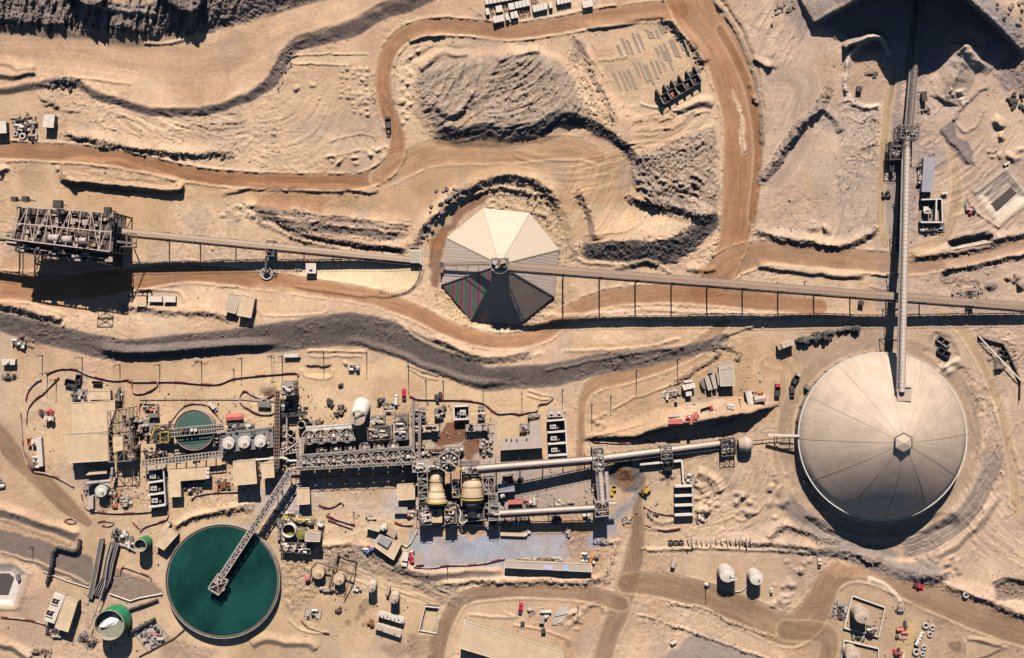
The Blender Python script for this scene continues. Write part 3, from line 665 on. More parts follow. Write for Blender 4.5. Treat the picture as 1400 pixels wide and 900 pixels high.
scarp([(345,885),(362,878),(390,882),(420,884),(432,892)], 1.6, 6, 14, GRAVEL*1.3, .7, .3)
berm([(395,848),(405,858),(425,866),(448,866)], 1.0, 2.4, PALE, .5)
paint([(230,870),(300,890),(270,925),(220,900)], C3(.26,.19,.14), .6, 12, rough=.3)
berm([(865,840),(900,848),(940,862),(990,880),(1060,905)], 1.2, 3, PALE, .4, rough=.6)
berm([(915,825),(960,832),(1000,850),(1060,872)], 1.0, 3, PALE, .5, rough=.6)
berm([(775,858),(795,840),(805,828),(820,826),(826,838)], 1.0, 4, None, rough=.6); berm([(700,855),(740,862),(780,875)], .9, 2.6)
berm([(640,840),(700,845),(690,838)], .8, 3); heaps([(760,840),(800,830),(790,870),(775,880)], 10, 6, 1.3)
berm([(830,790),(838,760),(845,740),(835,742),(815,742)], 1.0, 3.4, None, rough=.6)
heaps([(1060,800),(1090,790),(1080,835),(1055,830)], 20, 6, 1.1, PINK); heaps([(1065,765),(1110,762),(1100,785),(1070,785)], 14, 5, 1.2, PINK)
berm([(1240,790),(1225,800),(1235,816)], .1, 3); berm([(1190,792),(1215,805),(1232,825)], 1.2, 5, WHITE, .6)
plateau([(1318,878),(1340,872),(1376,884),(1350,898),(1320,905)], 1.2, 4, PALE*.9, .4, .1)
scarp([(1322,877),(1345,878),(1370,884)], 1.2, 4, 6, GRAVEL, .7)
paint([(1295,880),(1312,876),(1314,892),(1300,893)], C3(.17,.11,.08), .8, 5)
paint([(1275,845),(1296,850),(1290,862)], C3(.2,.14,.1), .4, 5)
for q in ([(660,-60),(655,10),(672,30),(690,36)],[(640,10),(655,18),(668,30)]): berm(q, .5, 1.8)

pile(856, 643, 20, 3.5, None, 16)
paint([(838,630),(868,626),(882,650),(872,672),(850,670),(834,654)], C3(.105,.098,.10), .9, 6, rough=.3, patch=.15)
paint([(842,642),(866,640),(868,658),(852,668),(842,658)], C3(.24,.125,.06), .85, 6, rough=.3)
paint([(865,622),(880,628),(880,642),(868,636)], C3(.40,.36,.32), .7, 5)
paint([(872,668),(880,672),(862,694),(842,712),(836,706),(858,688)], C3(.235,.225,.235), .8, 4, rough=.03)
# ---- natural roughness, everywhere, in proportion to how disturbed the ground is
PATCH = np.clip(.75+1.5*fbm(X/70, Y/70, 3, 55), .15, 2.0)
wr = ridged(X/13+2.2*N_MID, Y/13+2.2*fbm(X/40, Y/40, 3, 57), 3, 73); wr = sstep((wr-.66)/.22)
rg = (ridged(WX/30, WY/30, 5, 71)-.55)*1.2+(ridged(WX/9, WY/9, 3, 77)-.55)*.8+.3*N_FINE+.75*fbm(X/2.8, Y/2.8, 2, 81)
Z += ROUGH*rg*1.15*np.where(ROUGH > .5, 1, PATCH)+np.clip(ROUGH, 0, .35)*wr*1.5*PATCH
Z += .5*N_LOW*1.5
far = np.maximum(np.maximum(-60-X, X-1460), np.maximum(-70-Y, Y-970)); far = np.clip(far, 0, None)
Z += 26*sstep(far/2500)*fbm(X/900, Y/900, 3, 5)*1.5
COL *= (1+.10*N_MID+.085*N_FINE+.07*fbm(X/2.6, Y/2.6, 2, 95)*(1+ROUGH))[..., None]
speck = sstep((fbm(X/3.4, Y/3.4, 2, 101)-.42)/.12)*np.clip(ROUGH*1.3, 0, .6)
COL *= (1-.45*speck)[..., None]
# wheel marks left by machines: long thin curved pairs, only a shade lighter or darker than the soil
for k in range(230):
    x = random.uniform(-20, 1420); y = random.uniform(-20, 920); a = random.uniform(0, 6.28); L = random.uniform(25, 120); cv = random.uniform(-.025, .025); q = []
    for j in range(9): q.append((x, y)); x += math.cos(a)*L/8; y += math.sin(a)*L/8; a += cv*L/8
    s = sl(q, 8); d, sd, t = pline(q, X[s], Y[s]); u = t/8; tp = sstep(u*6)*sstep((1-u)*6)
    m = np.exp(-((np.abs(sd)-2.4)/1.0)**2)*tp*(d < 7); f = random.choice([-.16, -.13, -.10, .10, .13])
    COL[s] *= (1+f*m)[..., None]; Z[s] -= .10*m
COL = np.clip(COL, .02, .9)

def G(px, py):
    i = min(max(int(np.searchsorted(ys, py)), 1), NY-1); j = min(max(int(np.searchsorted(xs, px)), 1), NX-1)
    fx = (px-xs[j-1])/(xs[j]-xs[j-1]); fy = (py-ys[i-1])/(ys[i]-ys[i-1])
    a = Z[i-1,j-1]*(1-fx)+Z[i-1,j]*fx; b = Z[i,j-1]*(1-fx)+Z[i,j]*fx
    return float(a*(1-fy)+b*fy)
def gxy(x, y):
    z = 0.0
    for _ in range(3):
        k = MP*(1-z/H); z = G(700+x/k, 450-y/k)
    return z
def level(poly, z=None, feather=5, rough_only=False):
    """grade a pad flat so that what stands on it meets the ground"""
    s = sl(poly, feather+4); sd = psdf(poly, X[s], Y[s]); k = sstep(sd/feather+1)
    m = sd > 0
    zz = float(np.median(Z[s][m])) if z is None else z
    Z[s] += (zz-Z[s])*k
    return zz
# ------------------------------------------------------------------ shared materials
BEIGE = mat('beige_sheet_roof', (.585,.43,.275), .6, var=.2, scale=.25)
BEIGE2 = mat('sand_sheet_roof', (.54,.40,.26), .6, var=.17, scale=.2)
BEIGEW = mat('beige_sheet_wall', (.40,.30,.19), .7, var=.12)
PINKR = mat('pinkish_grey_roof', (.43,.35,.30), .6, var=.10, scale=.15)
GREYR = mat('grey_sheet_roof', (.30,.29,.31), .55, var=.12, scale=.15)
WHITEP = mat('white_paint', (.62,.55,.47), .5, var=.16, scale=.6)
CREAM = mat('cream_membrane', (.475,.372,.285), .6, var=.16, scale=.12)
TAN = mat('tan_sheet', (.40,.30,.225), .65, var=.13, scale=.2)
CONC = mat('concrete', (.40,.35,.29), .85, var=.15, scale=.4)
CONCD = mat('stained_concrete', (.27,.23,.20), .85, var=.25, scale=.3)
CONCW = mat('pale_concrete', (.60,.55,.48), .8, var=.10, scale=.4)
STEEL = mat('galvanised_steel', (.24,.215,.195), .5, .3, var=.2)
STEELL = mat('pale_painted_steel', (.40,.345,.295), .6, var=.25)
STEELD = mat('dark_steel', (.075,.068,.066), .6, .2, var=.3)
STEELB = mat('brown_steel', (.21,.145,.105), .7, .1, var=.3)
RUSTS = mat('rusty_steel', (.24,.10,.05), .8, .1, var=.35)
BLACK = mat('black_rubber', (.022,.021,.022), .8, var=.3)
YELLOW = mat('safety_yellow', (.50,.33,.05), .5, var=.1)
REDP = mat('red_paint', (.50,.025,.06), .45, var=.1)
REDL = mat('faded_red_sheet', (.56,.16,.13), .6, var=.2)
ORANGE = mat('orange_plastic', (.62,.20,.05), .6, var=.1)
GREENP = mat('green_tank_paint', (.03,.26,.11), .5, var=.18)
BLUEP = mat('blue_paint', (.05,.13,.32), .5, var=.1)
GLASS = mat('dark_glass', (.02,.025,.03), .08, var=.05, spec=.6)
WATER = mat('deep_green_water', (.009,.050,.043), .22, var=.6, scale=.035, spec=.25)
WATER2 = mat('pale_green_water', (.066,.125,.10), .25, var=.10, scale=.08, spec=.3)
SLUDGE = mat('dark_pond_water', (.09,.072,.066), .3, var=.10, spec=.3)
OLIVE = mat('olive_slurry', (.22,.20,.05), .4, var=.2)
FROTH = mat('pale_slurry', (.55,.56,.47), .5, var=.15, scale=.5)
FENCER = mat('red_barrier_plastic', (.27,.075,.065), .6, var=.2)
FENCEW = mat('white_barrier_plastic', (.50,.34,.29), .6, var=.1)
BOULD = mat('grey_boulder_rock', (.25,.205,.175), .9, var=.35, scale=.8)
BOULDD = mat('dark_boulder_rock', (.085,.08,.075), .9, var=.35, scale=.8)

EDGE = mat('pale_roof_edge', (.66,.55,.42), .6, var=.1)
def gpx(px, py):          # ground point under a photo pixel
    z = G(px, py); return W(px, py, z)
def mid(pts): return (sum(p[0] for p in pts)/len(pts), sum(p[1] for p in pts)/len(pts))
def inset(pts, d):
    cx, cy = mid(pts); o = []
    for x, y in pts:
        l = math.hypot(x-cx, y-cy); o.append((x-(x-cx)/l*d, y-(y-cy)/l*d))
    return o
def quadpt(q, u, v):      # q: four corners, u along q0->q1, v along q0->q3
    a = (q[0][0]+(q[1][0]-q[0][0])*u, q[0][1]+(q[1][1]-q[0][1])*u)
    b = (q[3][0]+(q[2][0]-q[3][0])*u, q[3][1]+(q[2][1]-q[3][1])*u)
    return (a[0]+(b[0]-a[0])*v, a[1]+(b[1]-a[1])*v)

def bld(label, rp, h, rm=None, wm=None, name='building', cat='building', group=None, gable=0, seams=0, vents=0, door=True, zb=None, units=0):
    """building from the pixels of its roof corners and its height"""
    rm = rm or BEIGE; wm = wm or BEIGEW
    c = mid(rp)
    if zb is None: zb = gxy(*W(c[0], c[1], G(*c)+h)[:2])
    top = zb+h
    q = [W(x, y, top)[:2] for x, y in rp]; m = mid(q)
    t = thing(name, label, cat, (m[0], m[1], zb), group)
    MB().prism(inset(q, .35), zb-1.2, top-.2).build('wall', wm, t)
    r = MB()
    if gable and len(q) == 4:
        L0 = math.dist(q[0], q[1]); L1 = math.dist(q[1], q[2])
        if L0 < L1: q = q[1:]+q[:1]
        a = quadpt(q, 0, .5); b = quadpt(q, 1, .5)
        vs = [(x, y, top-.25) for x, y in q]+[(x, y, top) for x, y in q]+[(*a, top+gable), (*b, top+gable)]
        r.add(vs, [(3,2,1,0),(0,1,5,4),(2,3,7,6),(1,2,6,9,5),(3,0,4,8,7),(4,5,9,8),(7,8,9,6)])
    else:
        r.prism(q, top-.25, top)
    ro = r.build('roof', rm, t)
    if seams and len(q) == 4:
        s = MB()
        for k in range(1, seams):
            a = quadpt(q, k/seams, .01); b = quadpt(q, k/seams, .99); e = quadpt(q, k/seams, .5)
            za = top+.05; zm = top+.05+gable
            s.beam((*a, za), (*e, zm), .18, .12); s.beam((*e, zm), (*b, za), .18, .12)
        s.build('roof_seam', rm, ro)
    if rm in (BEIGE, BEIGE2, PINKR, CREAM) and name in ('building','warehouse','workshop') and not gable:
        e_ = MB(); zz_ = top+.12
        for i in range(len(q)): e_.beam((*q[i], zz_), (*q[(i+1)%len(q)], zz_), .35, .25)
        e_.build('roof_edge', EDGE, ro)
    for k in range(vents):
        u = (k+.5)/vents; p = quadpt(q[:4], u, .35+.3*((k*7)%3)/2)
        MB().obox(p[0], p[1], top+gable*.7+.35, .9, .9, .8).build('roof_vent', STEELL, ro)
    for k in range(units):
        p = quadpt(q[:4], (k+.5)/units, .5); MB().obox(p[0], p[1], top+gable+.5, 1.6, 1.2, 1.1).build('cooling_unit', WHITEP, ro)
    if door:
        qi = inset(q, .35); lo = sorted(range(len(qi)), key=lambda i: (qi[i][1]+qi[(i+1)%len(qi)][1]))[0]
        a = qi[lo]; b = qi[(lo+1)%len(qi)]; p = ((a[0]*.4+b[0]*.6), (a[1]*.4+b[1]*.6)); an = math.atan2(b[1]-a[1], b[0]-a[0])
        MB().obox(p[0], p[1], zb+1.0, 1.6, .16, 2.2, an).build('door', STEELD, t)
    return t

def tank(label, c, rpx, h, wm=None, tm=None, kind='cone', name='storage_tank', group=None, zb=None, n=40, level_=.8, rail=True, cone=.18):
    if zb is None: zb = gxy(*W(c[0], c[1], G(*c)+h)[:2])
    top = zb+h; x, y, _ = W(c[0], c[1], top); r = rpx*MP*(1-top/H)
    wm = wm or WHITEP; tm = tm or wm
    t = thing(name, label, 'tank', (x, y, zb), group)
    if kind == 'open':
        MB().lathe(x, y, [(r,zb-.6),(r,top),(r-.22,top),(r-.22,zb+.3)], n, True, True, False).build('shell', wm, t)
        return t
    MB().lathe(x, y, [(r,zb-.6),(r,top)], n).build('shell', wm, t)
    MB().lathe(x, y, [(r+.06,top-.1),(r+.06,top+.05),(.4,top+.05+r*cone)], n, False, False, True).build('roof', tm, t)
    MB().obox(x+r*.35, y-r*.3, top+.25+r*cone*.6, .9, .9, .6).build('hatch', STEEL, t)
    if rail:
        R = MB()
        for k in range(12):
            a = 2*PI*k/12; R.beam((x+r*.97*math.cos(a), y+r*.97*math.sin(a), top), (x+r*.97*math.cos(a), y+r*.97*math.sin(a), top+1.1), .09)
            b = 2*PI*(k+1)/12; R.beam((x+r*.97*math.cos(a), y+r*.97*math.sin(a), top+1.1), (x+r*.97*math.cos(b), y+r*.97*math.sin(b), top+1.1), .09)
        R.build('handrail', STEELL, t)
        Lr = MB(); Lr.beam((x+r+.3, y+.25, zb), (x+r+.3, y+.25, top+1), .1); Lr.beam((x+r+.3, y-.25, zb), (x+r+.3, y-.25, top+1), .1)
        for k in range(int(h/.8)): Lr.beam((x+r+.3, y-.25, zb+.4+k*.8), (x+r+.3, y+.25, zb+.4+k*.8), .07)
        Lr.build('ladder', STEEL, t)
    return t

def gallery(name, label, p0, p1, wid, hgt=1.6, cover='flat', cm=None, tm=None, tr=(), spread=1.6, cat='conveyor', legm=None, walk=1, cap=None, group=None, bays=None, legr=.28):
    """p0, p1: (px, py, z of its top)"""
    A = Vector(W(*p0)); B = Vector(W(*p1)); cm = cm or TAN; tm = tm or STEEL; legm = legm or STEELD
    zb0 = gxy(A.x, A.y); t = thing(name, label, cat, (A.x, A.y, zb0), group)
    D = B-A; L = D.length; d = D.normalized(); n = Vector((-d.y, d.x, 0)).normalized()
    if n.y < -.2 or (abs(n.y) <= .2 and n.x < 0): n = -n
    up = n.cross(d);  up = up if up.z > 0 else -up
    c = MB()
    if cover == 'round':
        K = 9; o = []
        for P in (A, B):
            for k in range(K):
                a = PI*k/(K-1); o.append(P-up*wid*.5+n*math.cos(a)*wid/2+up*math.sin(a)*wid*.5)
        c.smooth = True; c.add(o, [(k, k+1, K+k+1, K+k) for k in range(K-1)]); c.smooth = False
        c.add(o, [tuple(range(K)), tuple(range(2*K-1, K-1, -1)), (0, K, 2*K-1, K-1)])
        base = wid*.5
    else:
        o = []
        for P in (A, B):
            o += [P+n*wid/2-up*.5, P+n*wid/2-up*.12, P, P-n*wid/2-up*.12, P-n*wid/2-up*.5]
        c.add(o, [(0,1,2,3,4),(9,8,7,6,5)]+[(k, k+5, (k+1)%5+5, (k+1)%5) for k in range(5)])
        base = .5
    cv = c.build('belt_cover', cm, t)
    bays = bays or max(4, int(L/6)); rb = MB()
    for k in range(bays+1):
        P = A+D*(k/bays)
        if cover == 'round':
            q = [P-up*wid*.5+n*math.cos(PI*j/6)*(wid/2+.06)+up*math.sin(PI*j/6)*(wid*.5+.06) for j in range(7)]
            for u, v in zip(q[:-1], q[1:]): rb.beam(u, v, .16, .1)
        else: rb.beam(P+n*wid*.5+up*.02, P-n*wid*.5+up*.02, .16, .1)
    if cover == 'round': rb.beam(A+up*.04, B+up*.04, .16, .1)
    else: rb.beam(A+up*.02, B+up*.02, .16, .1)
    rb.build('cover_rib', cm if cover != 'round' else STEELL, cv)
    f = MB(); hw = wid/2+.18
    for s in (1, -1):
        for z in (-base-.05, -base-hgt): f.beam(A+n*s*hw+up*z, B+n*s*hw+up*z, .22)
        for k in range(bays+1):
            P = A+D*(k/bays)+n*s*hw; f.beam(P+up*(-base-hgt), P+up*(-base-.05), .14)
            if k < bays:
                Q = A+D*((k+1)/bays)+n*s*hw
                a, b = (-base-.05, -base-hgt) if k % 2 else (-base-hgt, -base-.05)
                f.beam(P+up*a, Q+up*b, .14)
    f.build('truss', tm, t)
    MB().beam(A-up*(base+hgt*.75), B-up*(base+hgt*.75), wid*.9, .25).build('belt', BLACK, t)
    if walk:
        w_ = MB(); off = -n*(hw+.75); w_.beam(A+off-up*(base+.9), B+off-up*(base+.9), 1.0, .12); wk = w_.build('walkway', tm, t)
        h_ = MB()
        for z in (.15,): h_.beam(A+off-n*.5-up*(base-z), B+off-n*.5-up*(base-z), .1)
        for k in range(bays+1):
            P = A+D*(k/bays)+off-n*.5; h_.beam(P-up*(base+.9), P-up*(base-.15), .08)
        h_.build('handrail', tm, wk)
    for u in tr:
        P = A+D*u-up*(base+hgt); zg = gxy(P.x, P.y); hh = P.z-zg
        if hh < .8: continue
        g = MB(); sp = hw+spread*hh/14
        for s in (1, -1):
            g.beam(P+n*s*hw, Vector((P.x, P.y, zg-.6))+n*s*sp, legr)
        nb = max(1, int(hh/5))
        for k in range(nb):
            a0 = k/nb; a1 = (k+1)/nb; w0 = hw+(sp-hw)*a0; w1 = hw+(sp-hw)*a1
            z0 = P.z-hh*a0; z1 = P.z-hh*a1
            g.beam(Vector((P.x,P.y,z0))+n*w0, Vector((P.x,P.y,z1))-n*w1, legr*.6); g.beam(Vector((P.x,P.y,z0))-n*w0, Vector((P.x,P.y,z1))+n*w1, legr*.6)
            g.beam(Vector((P.x,P.y,z0))+n*w0, Vector((P.x,P.y,z0))-n*w0, legr*.6)
        g.build('trestle', legm, t)
    return t

def frame_tower(label, rp, h, levels=3, m=None, name='transfer_tower', deck=True, nx=2, ny=2, roof=None, mach=4, zb=None, seed=1, cat='tower', colw=.4, deckm=None, topbrace=True, skip=None):
    """open steel frame; rp four corners of its top in photo pixels"""
    rnd = random.Random(seed); m = m or STEEL
    c = mid(rp)
    if zb is None: zb = gxy(*W(c[0], c[1], G(*c)+h)[:2])
    top = zb+h; q = [W(x, y, top)[:2] for x, y in rp]; cc = mid(q)
    t = thing(name, label, cat, (cc[0], cc[1], zb))
    pt = lambda i, j: quadpt(q, i/nx, j/ny)
    for i in range(nx+1):
        for j in range(ny+1):
            if 0 < i < nx and 0 < j < ny: continue
            p = pt(i, j); MB().beam((*p, zb-.6), (*p, top), colw).build('column', m, t)
    for l in range(1, levels+1):
        fr = MB(); z = zb+h*l/levels-.15
        for i in range(nx+1): fr.beam((*pt(i,0), z), (*pt(i,ny), z), .32)
        for j in range(ny+1): fr.beam((*pt(0,j), z), (*pt(nx,j), z), .32)
        fr.build('floor_beam', m, t)
    br = MB()
    for l in range(levels):
        z0 = zb+h*l/levels; z1 = zb+h*(l+1)/levels
        for i in range(nx):
            for j in (0, ny): br.beam((*pt(i,j), z0), (*pt(i+1,j), z1), .2)
        for j in range(ny):
            for i in (0, nx): br.beam((*pt(i,j), z0), (*pt(i,j+1), z1), .2)
    if topbrace:
        for i in range(nx):
            for j in range(ny):
                a, b = ((i,j),(i+1,j+1)) if (i+j) % 2 else ((i+1,j),(i,j+1)); br.beam((*pt(*a), top), (*pt(*b), top), .22)
    br.build('brace', m, t)
    if deck:
        for l in range(1, levels+(0 if topbrace else 1)):
            z = zb+h*l/levels
            MB().prism([quadpt(q, u, v) for u, v in ((.03,.03),(.97,.03),(.97,.97),(.03,.97))], z, z+.12).build('grating_deck', deckm or STEELD, t)
    zt = zb+h*(levels-1)/levels+.12 if topbrace else top+.12
    for k in range(int(mach*1.5)):
        p = quadpt(q, rnd.uniform(.12,.88), rnd.uniform(.15,.85)); s = rnd.uniform(.8, 2.0); mm = rnd.choice([STEELL, STEEL, TAN, STEELD, WHITEP])
        if rnd.random() < .45: MB().tube((p[0]-s, p[1], zt+.9), (p[0]+s, p[1]+rnd.uniform(-.6,.6), zt+.9), .65, 10).build('drive_motor', mm, t)
        else: MB().obox(p[0], p[1], zt+.7, s*1.2, s, 1.4, rnd.uniform(0, 3)).build('chute', mm, t)
    if roof:
        MB().prism([quadpt(q, u, v) for u, v in ((-.02,-.02),(1.02,-.02),(1.02,1.02),(-.02,1.02))], top+.2, top+.4).build('roof', roof, t)
    else:
        hr = MB(); zz = (top if not topbrace else top)
        for (a, b) in ((0,1),(1,2),(2,3),(3,0)):
            hr.beam((*q[a], zz+1.0), (*q[b], zz+1.0), .1)
            for k in range(6):
                p = (q[a][0]+(q[b][0]-q[a][0])*k/6, q[a][1]+(q[b][1]-q[a][1])*k/6); hr.beam((*p, zz), (*p, zz+1.0), .08)
        hr.build('handrail', STEELL, t)
    return t

def rp(cx, cy, wx, wy, rot=0):          # rectangle in photo pixels, rot in degrees (picture sense)
    c, s = math.cos(math.radians(rot)), math.sin(math.radians(rot))
    return [(cx+u*wx/2*c-v*wy/2*s, cy+u*wx/2*s+v*wy/2*c) for u, v in ((-1,1),(1,1),(1,-1),(-1,-1))]

def module(label, rpx, seed, n=7, hmax=3.5, name='pump_skid', cat='machinery', slab=True, slabm=None, rails=True, mats_=None):
    """a process module: slab, vessels, motors, pipes and a handrail, each a part"""
    rnd = random.Random(seed); c = mid(rpx); zb = gxy(*gpx(*c)[:2])
    q = [W(x, y, zb)[:2] for x, y in rpx]; m = mid(q); t = thing(name, label, cat, (m[0], m[1], zb))
    z = zb
    if slab:
        MB().prism(q, zb-.8, zb+.35).build('slab', slabm or CONCD, t); z = zb+.35
    ml = mats_ or [STEELL, STEEL, STEELD, TAN, STEELB, WHITEP, STEELD]
    pts = []
    n = int(n*1.5)
    for k in range(n):
        p = quadpt(q, rnd.uniform(.06,.94), rnd.uniform(.08,.92)); pts.append(p); kind = rnd.random(); h = rnd.uniform(.35,1)*hmax; r = rnd.uniform(.5,1.25)
        if kind < .35: MB().lathe(p[0], p[1], [(r,z),(r,z+h),(r*.3,z+h+r*.35)], 14).build('vessel', rnd.choice(ml), t)
        elif kind < .65:
            a = rnd.choice([0, PI/2]); l = r*1.6
            MB().tube((p[0]-l*math.cos(a), p[1]-l*math.sin(a), z+r*.9), (p[0]+l*math.cos(a), p[1]+l*math.sin(a), z+r*.9), r*.75, 12).build('pump', rnd.choice(ml), t)
        else: MB().obox(p[0], p[1], z+h*.4, r*2, r*1.4, h*.8, rnd.choice([0,.1,1.57])).build('cabinet', rnd.choice(ml), t)
    for k in range(max(2, n//2)):
        a = rnd.choice(pts); b = rnd.choice(pts); zz = z+hmax*rnd.uniform(.3,.9)
        if math.dist(a, b) > .5: MB().pipe([(*a, z+.3), (*a, zz), (b[0], a[1]+.001, zz), (*b, zz), (*b, z+.3)], .17, 6).build('pipe', rnd.choice([STEELL, STEEL, RUSTS]), t)
    if rails:
        hr = MB()
        for (a, b) in ((0,1),(1,2),(2,3),(3,0)):
            hr.beam((*q[a], z+1.1), (*q[b], z+1.1), .1)
            for k in range(7):
                p = (q[a][0]+(q[b][0]-q[a][0])*k/7, q[a][1]+(q[b][1]-q[a][1])*k/7); hr.beam((*p, z-.1), (*p, z+1.1), .09)
        hr.build('handrail', STEELL, t)
    return t
# ================================================================== domed store, pyramid store, long conveyors
def dome_store():
    ze = 8.0; r = 114.5*MP*(1-ze/H); x, y, _ = W(1206.5, 597, ze); zb = 1.0
    t = thing('domed_store', 'huge cream dome over the ore store with a hexagonal cap', 'dome', (x, y, zb))
    hh = 39.0; seam = mat('dome_seam', (.39,.315,.245), .7, var=.1)
    def surf(rad): return ze+(hh-ze)*(1-(min(rad, r)/r)**1.5)
    n = 12; seg = 24; prof = [(r, ze-1.0)]
    for k in range(0, 25):
        rr = r+(2.6-r)*(k/24)**.8; prof.append((rr, surf(rr)))
    dm = CREAM.copy(); dm.name = 'streaked_membrane'; nt = dm.node_tree; L_ = nt.links.new; b_ = nt.nodes['Principled BSDF']; src = b_.inputs['Base Color'].links[0].from_socket
    tc = nt.nodes.new('ShaderNodeTexCoord'); gr = nt.nodes.new('ShaderNodeTexGradient'); gr.gradient_type = 'RADIAL'; ln = nt.nodes.new('ShaderNodeVectorMath'); ln.operation = 'LENGTH'; cb = nt.nodes.new('ShaderNodeCombineXYZ'); sx = nt.nodes.new('ShaderNodeMath'); sx.operation = 'MULTIPLY'; sx.inputs[1].default_value = 170; sy = nt.nodes.new('ShaderNodeMath'); sy.operation = 'MULTIPLY'; sy.inputs[1].default_value = .07
    L_(tc.outputs['Object'], gr.inputs['Vector']); L_(gr.outputs['Fac'], sx.inputs[0]); L_(tc.outputs['Object'], ln.inputs[0]); L_(ln.outputs['Value'], sy.inputs[0]); L_(sx.outputs[0], cb.inputs[0]); L_(sy.outputs[0], cb.inputs[1])
    ns = nt.nodes.new('ShaderNodeTexNoise'); ns.inputs['Scale'].default_value = 1; ns.inputs['Detail'].default_value = 4; L_(cb.outputs[0], ns.inputs['Vector']); mr = nt.nodes.new('ShaderNodeMapRange'); mr.inputs['From Min'].default_value = .3; mr.inputs['From Max'].default_value = .7; mr.inputs['To Min'].default_value = .92; mr.inputs['To Max'].default_value = 1.07; L_(ns.outputs['Fac'], mr.inputs['Value'])
    vm = nt.nodes.new('ShaderNodeVectorMath'); vm.operation = 'SCALE'; L_(src, vm.inputs[0]); L_(mr.outputs['Result'], vm.inputs['Scale']); L_(vm.outputs['Vector'], b_.inputs['Base Color'])
    MB().lathe(x, y, prof, seg*3, True, False, True, 0).build('dome_shell', dm, t)
    topz = prof[-1][1]
    for k in range(n):
        a = 2*PI*k/n+.03; m = MB(); pts = []
        for j in range(0, 17): rad = r*(1-j/17.2); pts.append((x+rad*math.cos(a), y+rad*math.sin(a), surf(rad)+.05))
        for p, q in zip(pts[:-1], pts[1:]): m.beam(p, q, .22, .14)
        m.build('rib', seam, t)
    MB().ring(x, y, r-.2, r+.25, -4.0, ze-.6, 84).build('ring_wall', mat('dusty_wall_panel', (.40,.31,.245), .8, var=.2), t)
    MB().ring(x, y, r-.1, r+.5, ze-.9, ze+.15, 84).build('eave', CONCW, t)
    for k in range(36):
        a = 2*PI*k/36; MB().beam((x+(r+.35)*math.cos(a), y+(r+.35)*math.sin(a), -3), (x+(r+.35)*math.cos(a), y+(r+.35)*math.sin(a), ze-.9), .35).build('wall_rib', STEEL, t)
    c = MB().lathe(x, y, [(4.7, topz-2.2), (4.7, topz+1.4), (.05, topz+3.2)], 6, False, False, False, PI/2).build('cap', CREAM, t)
    MB().lathe(x, y, [(5.2, topz+1.25), (5.2, topz+1.45), (4.5, topz+1.45)], 6, False, False, False, PI/2).build('cap_eave', STEELD, c)
    ex, ey, _ = W(1236, 541, 30); rad = math.hypot(ex-x, ey-y); sz = surf(rad)
    MB().obox(ex+.2, ey+.4, sz+.7, 7.4, 6.6, 4.0).build('conveyor_hatch', CREAM, t)
    MB().obox(ex+.2, ey+3.9, sz+1.3, 7.0, .5, 3.2).build('hatch_opening', BLACK, t)
    for a in (146, 212):
        aa = math.radians(a); MB().obox(x+(r+1.6)*math.cos(aa), y+(r+1.6)*math.sin(aa), 1.6, 3.0, 2.2, 4.4, aa).build('access_porch', STEEL, t)
    return t
dome_store()

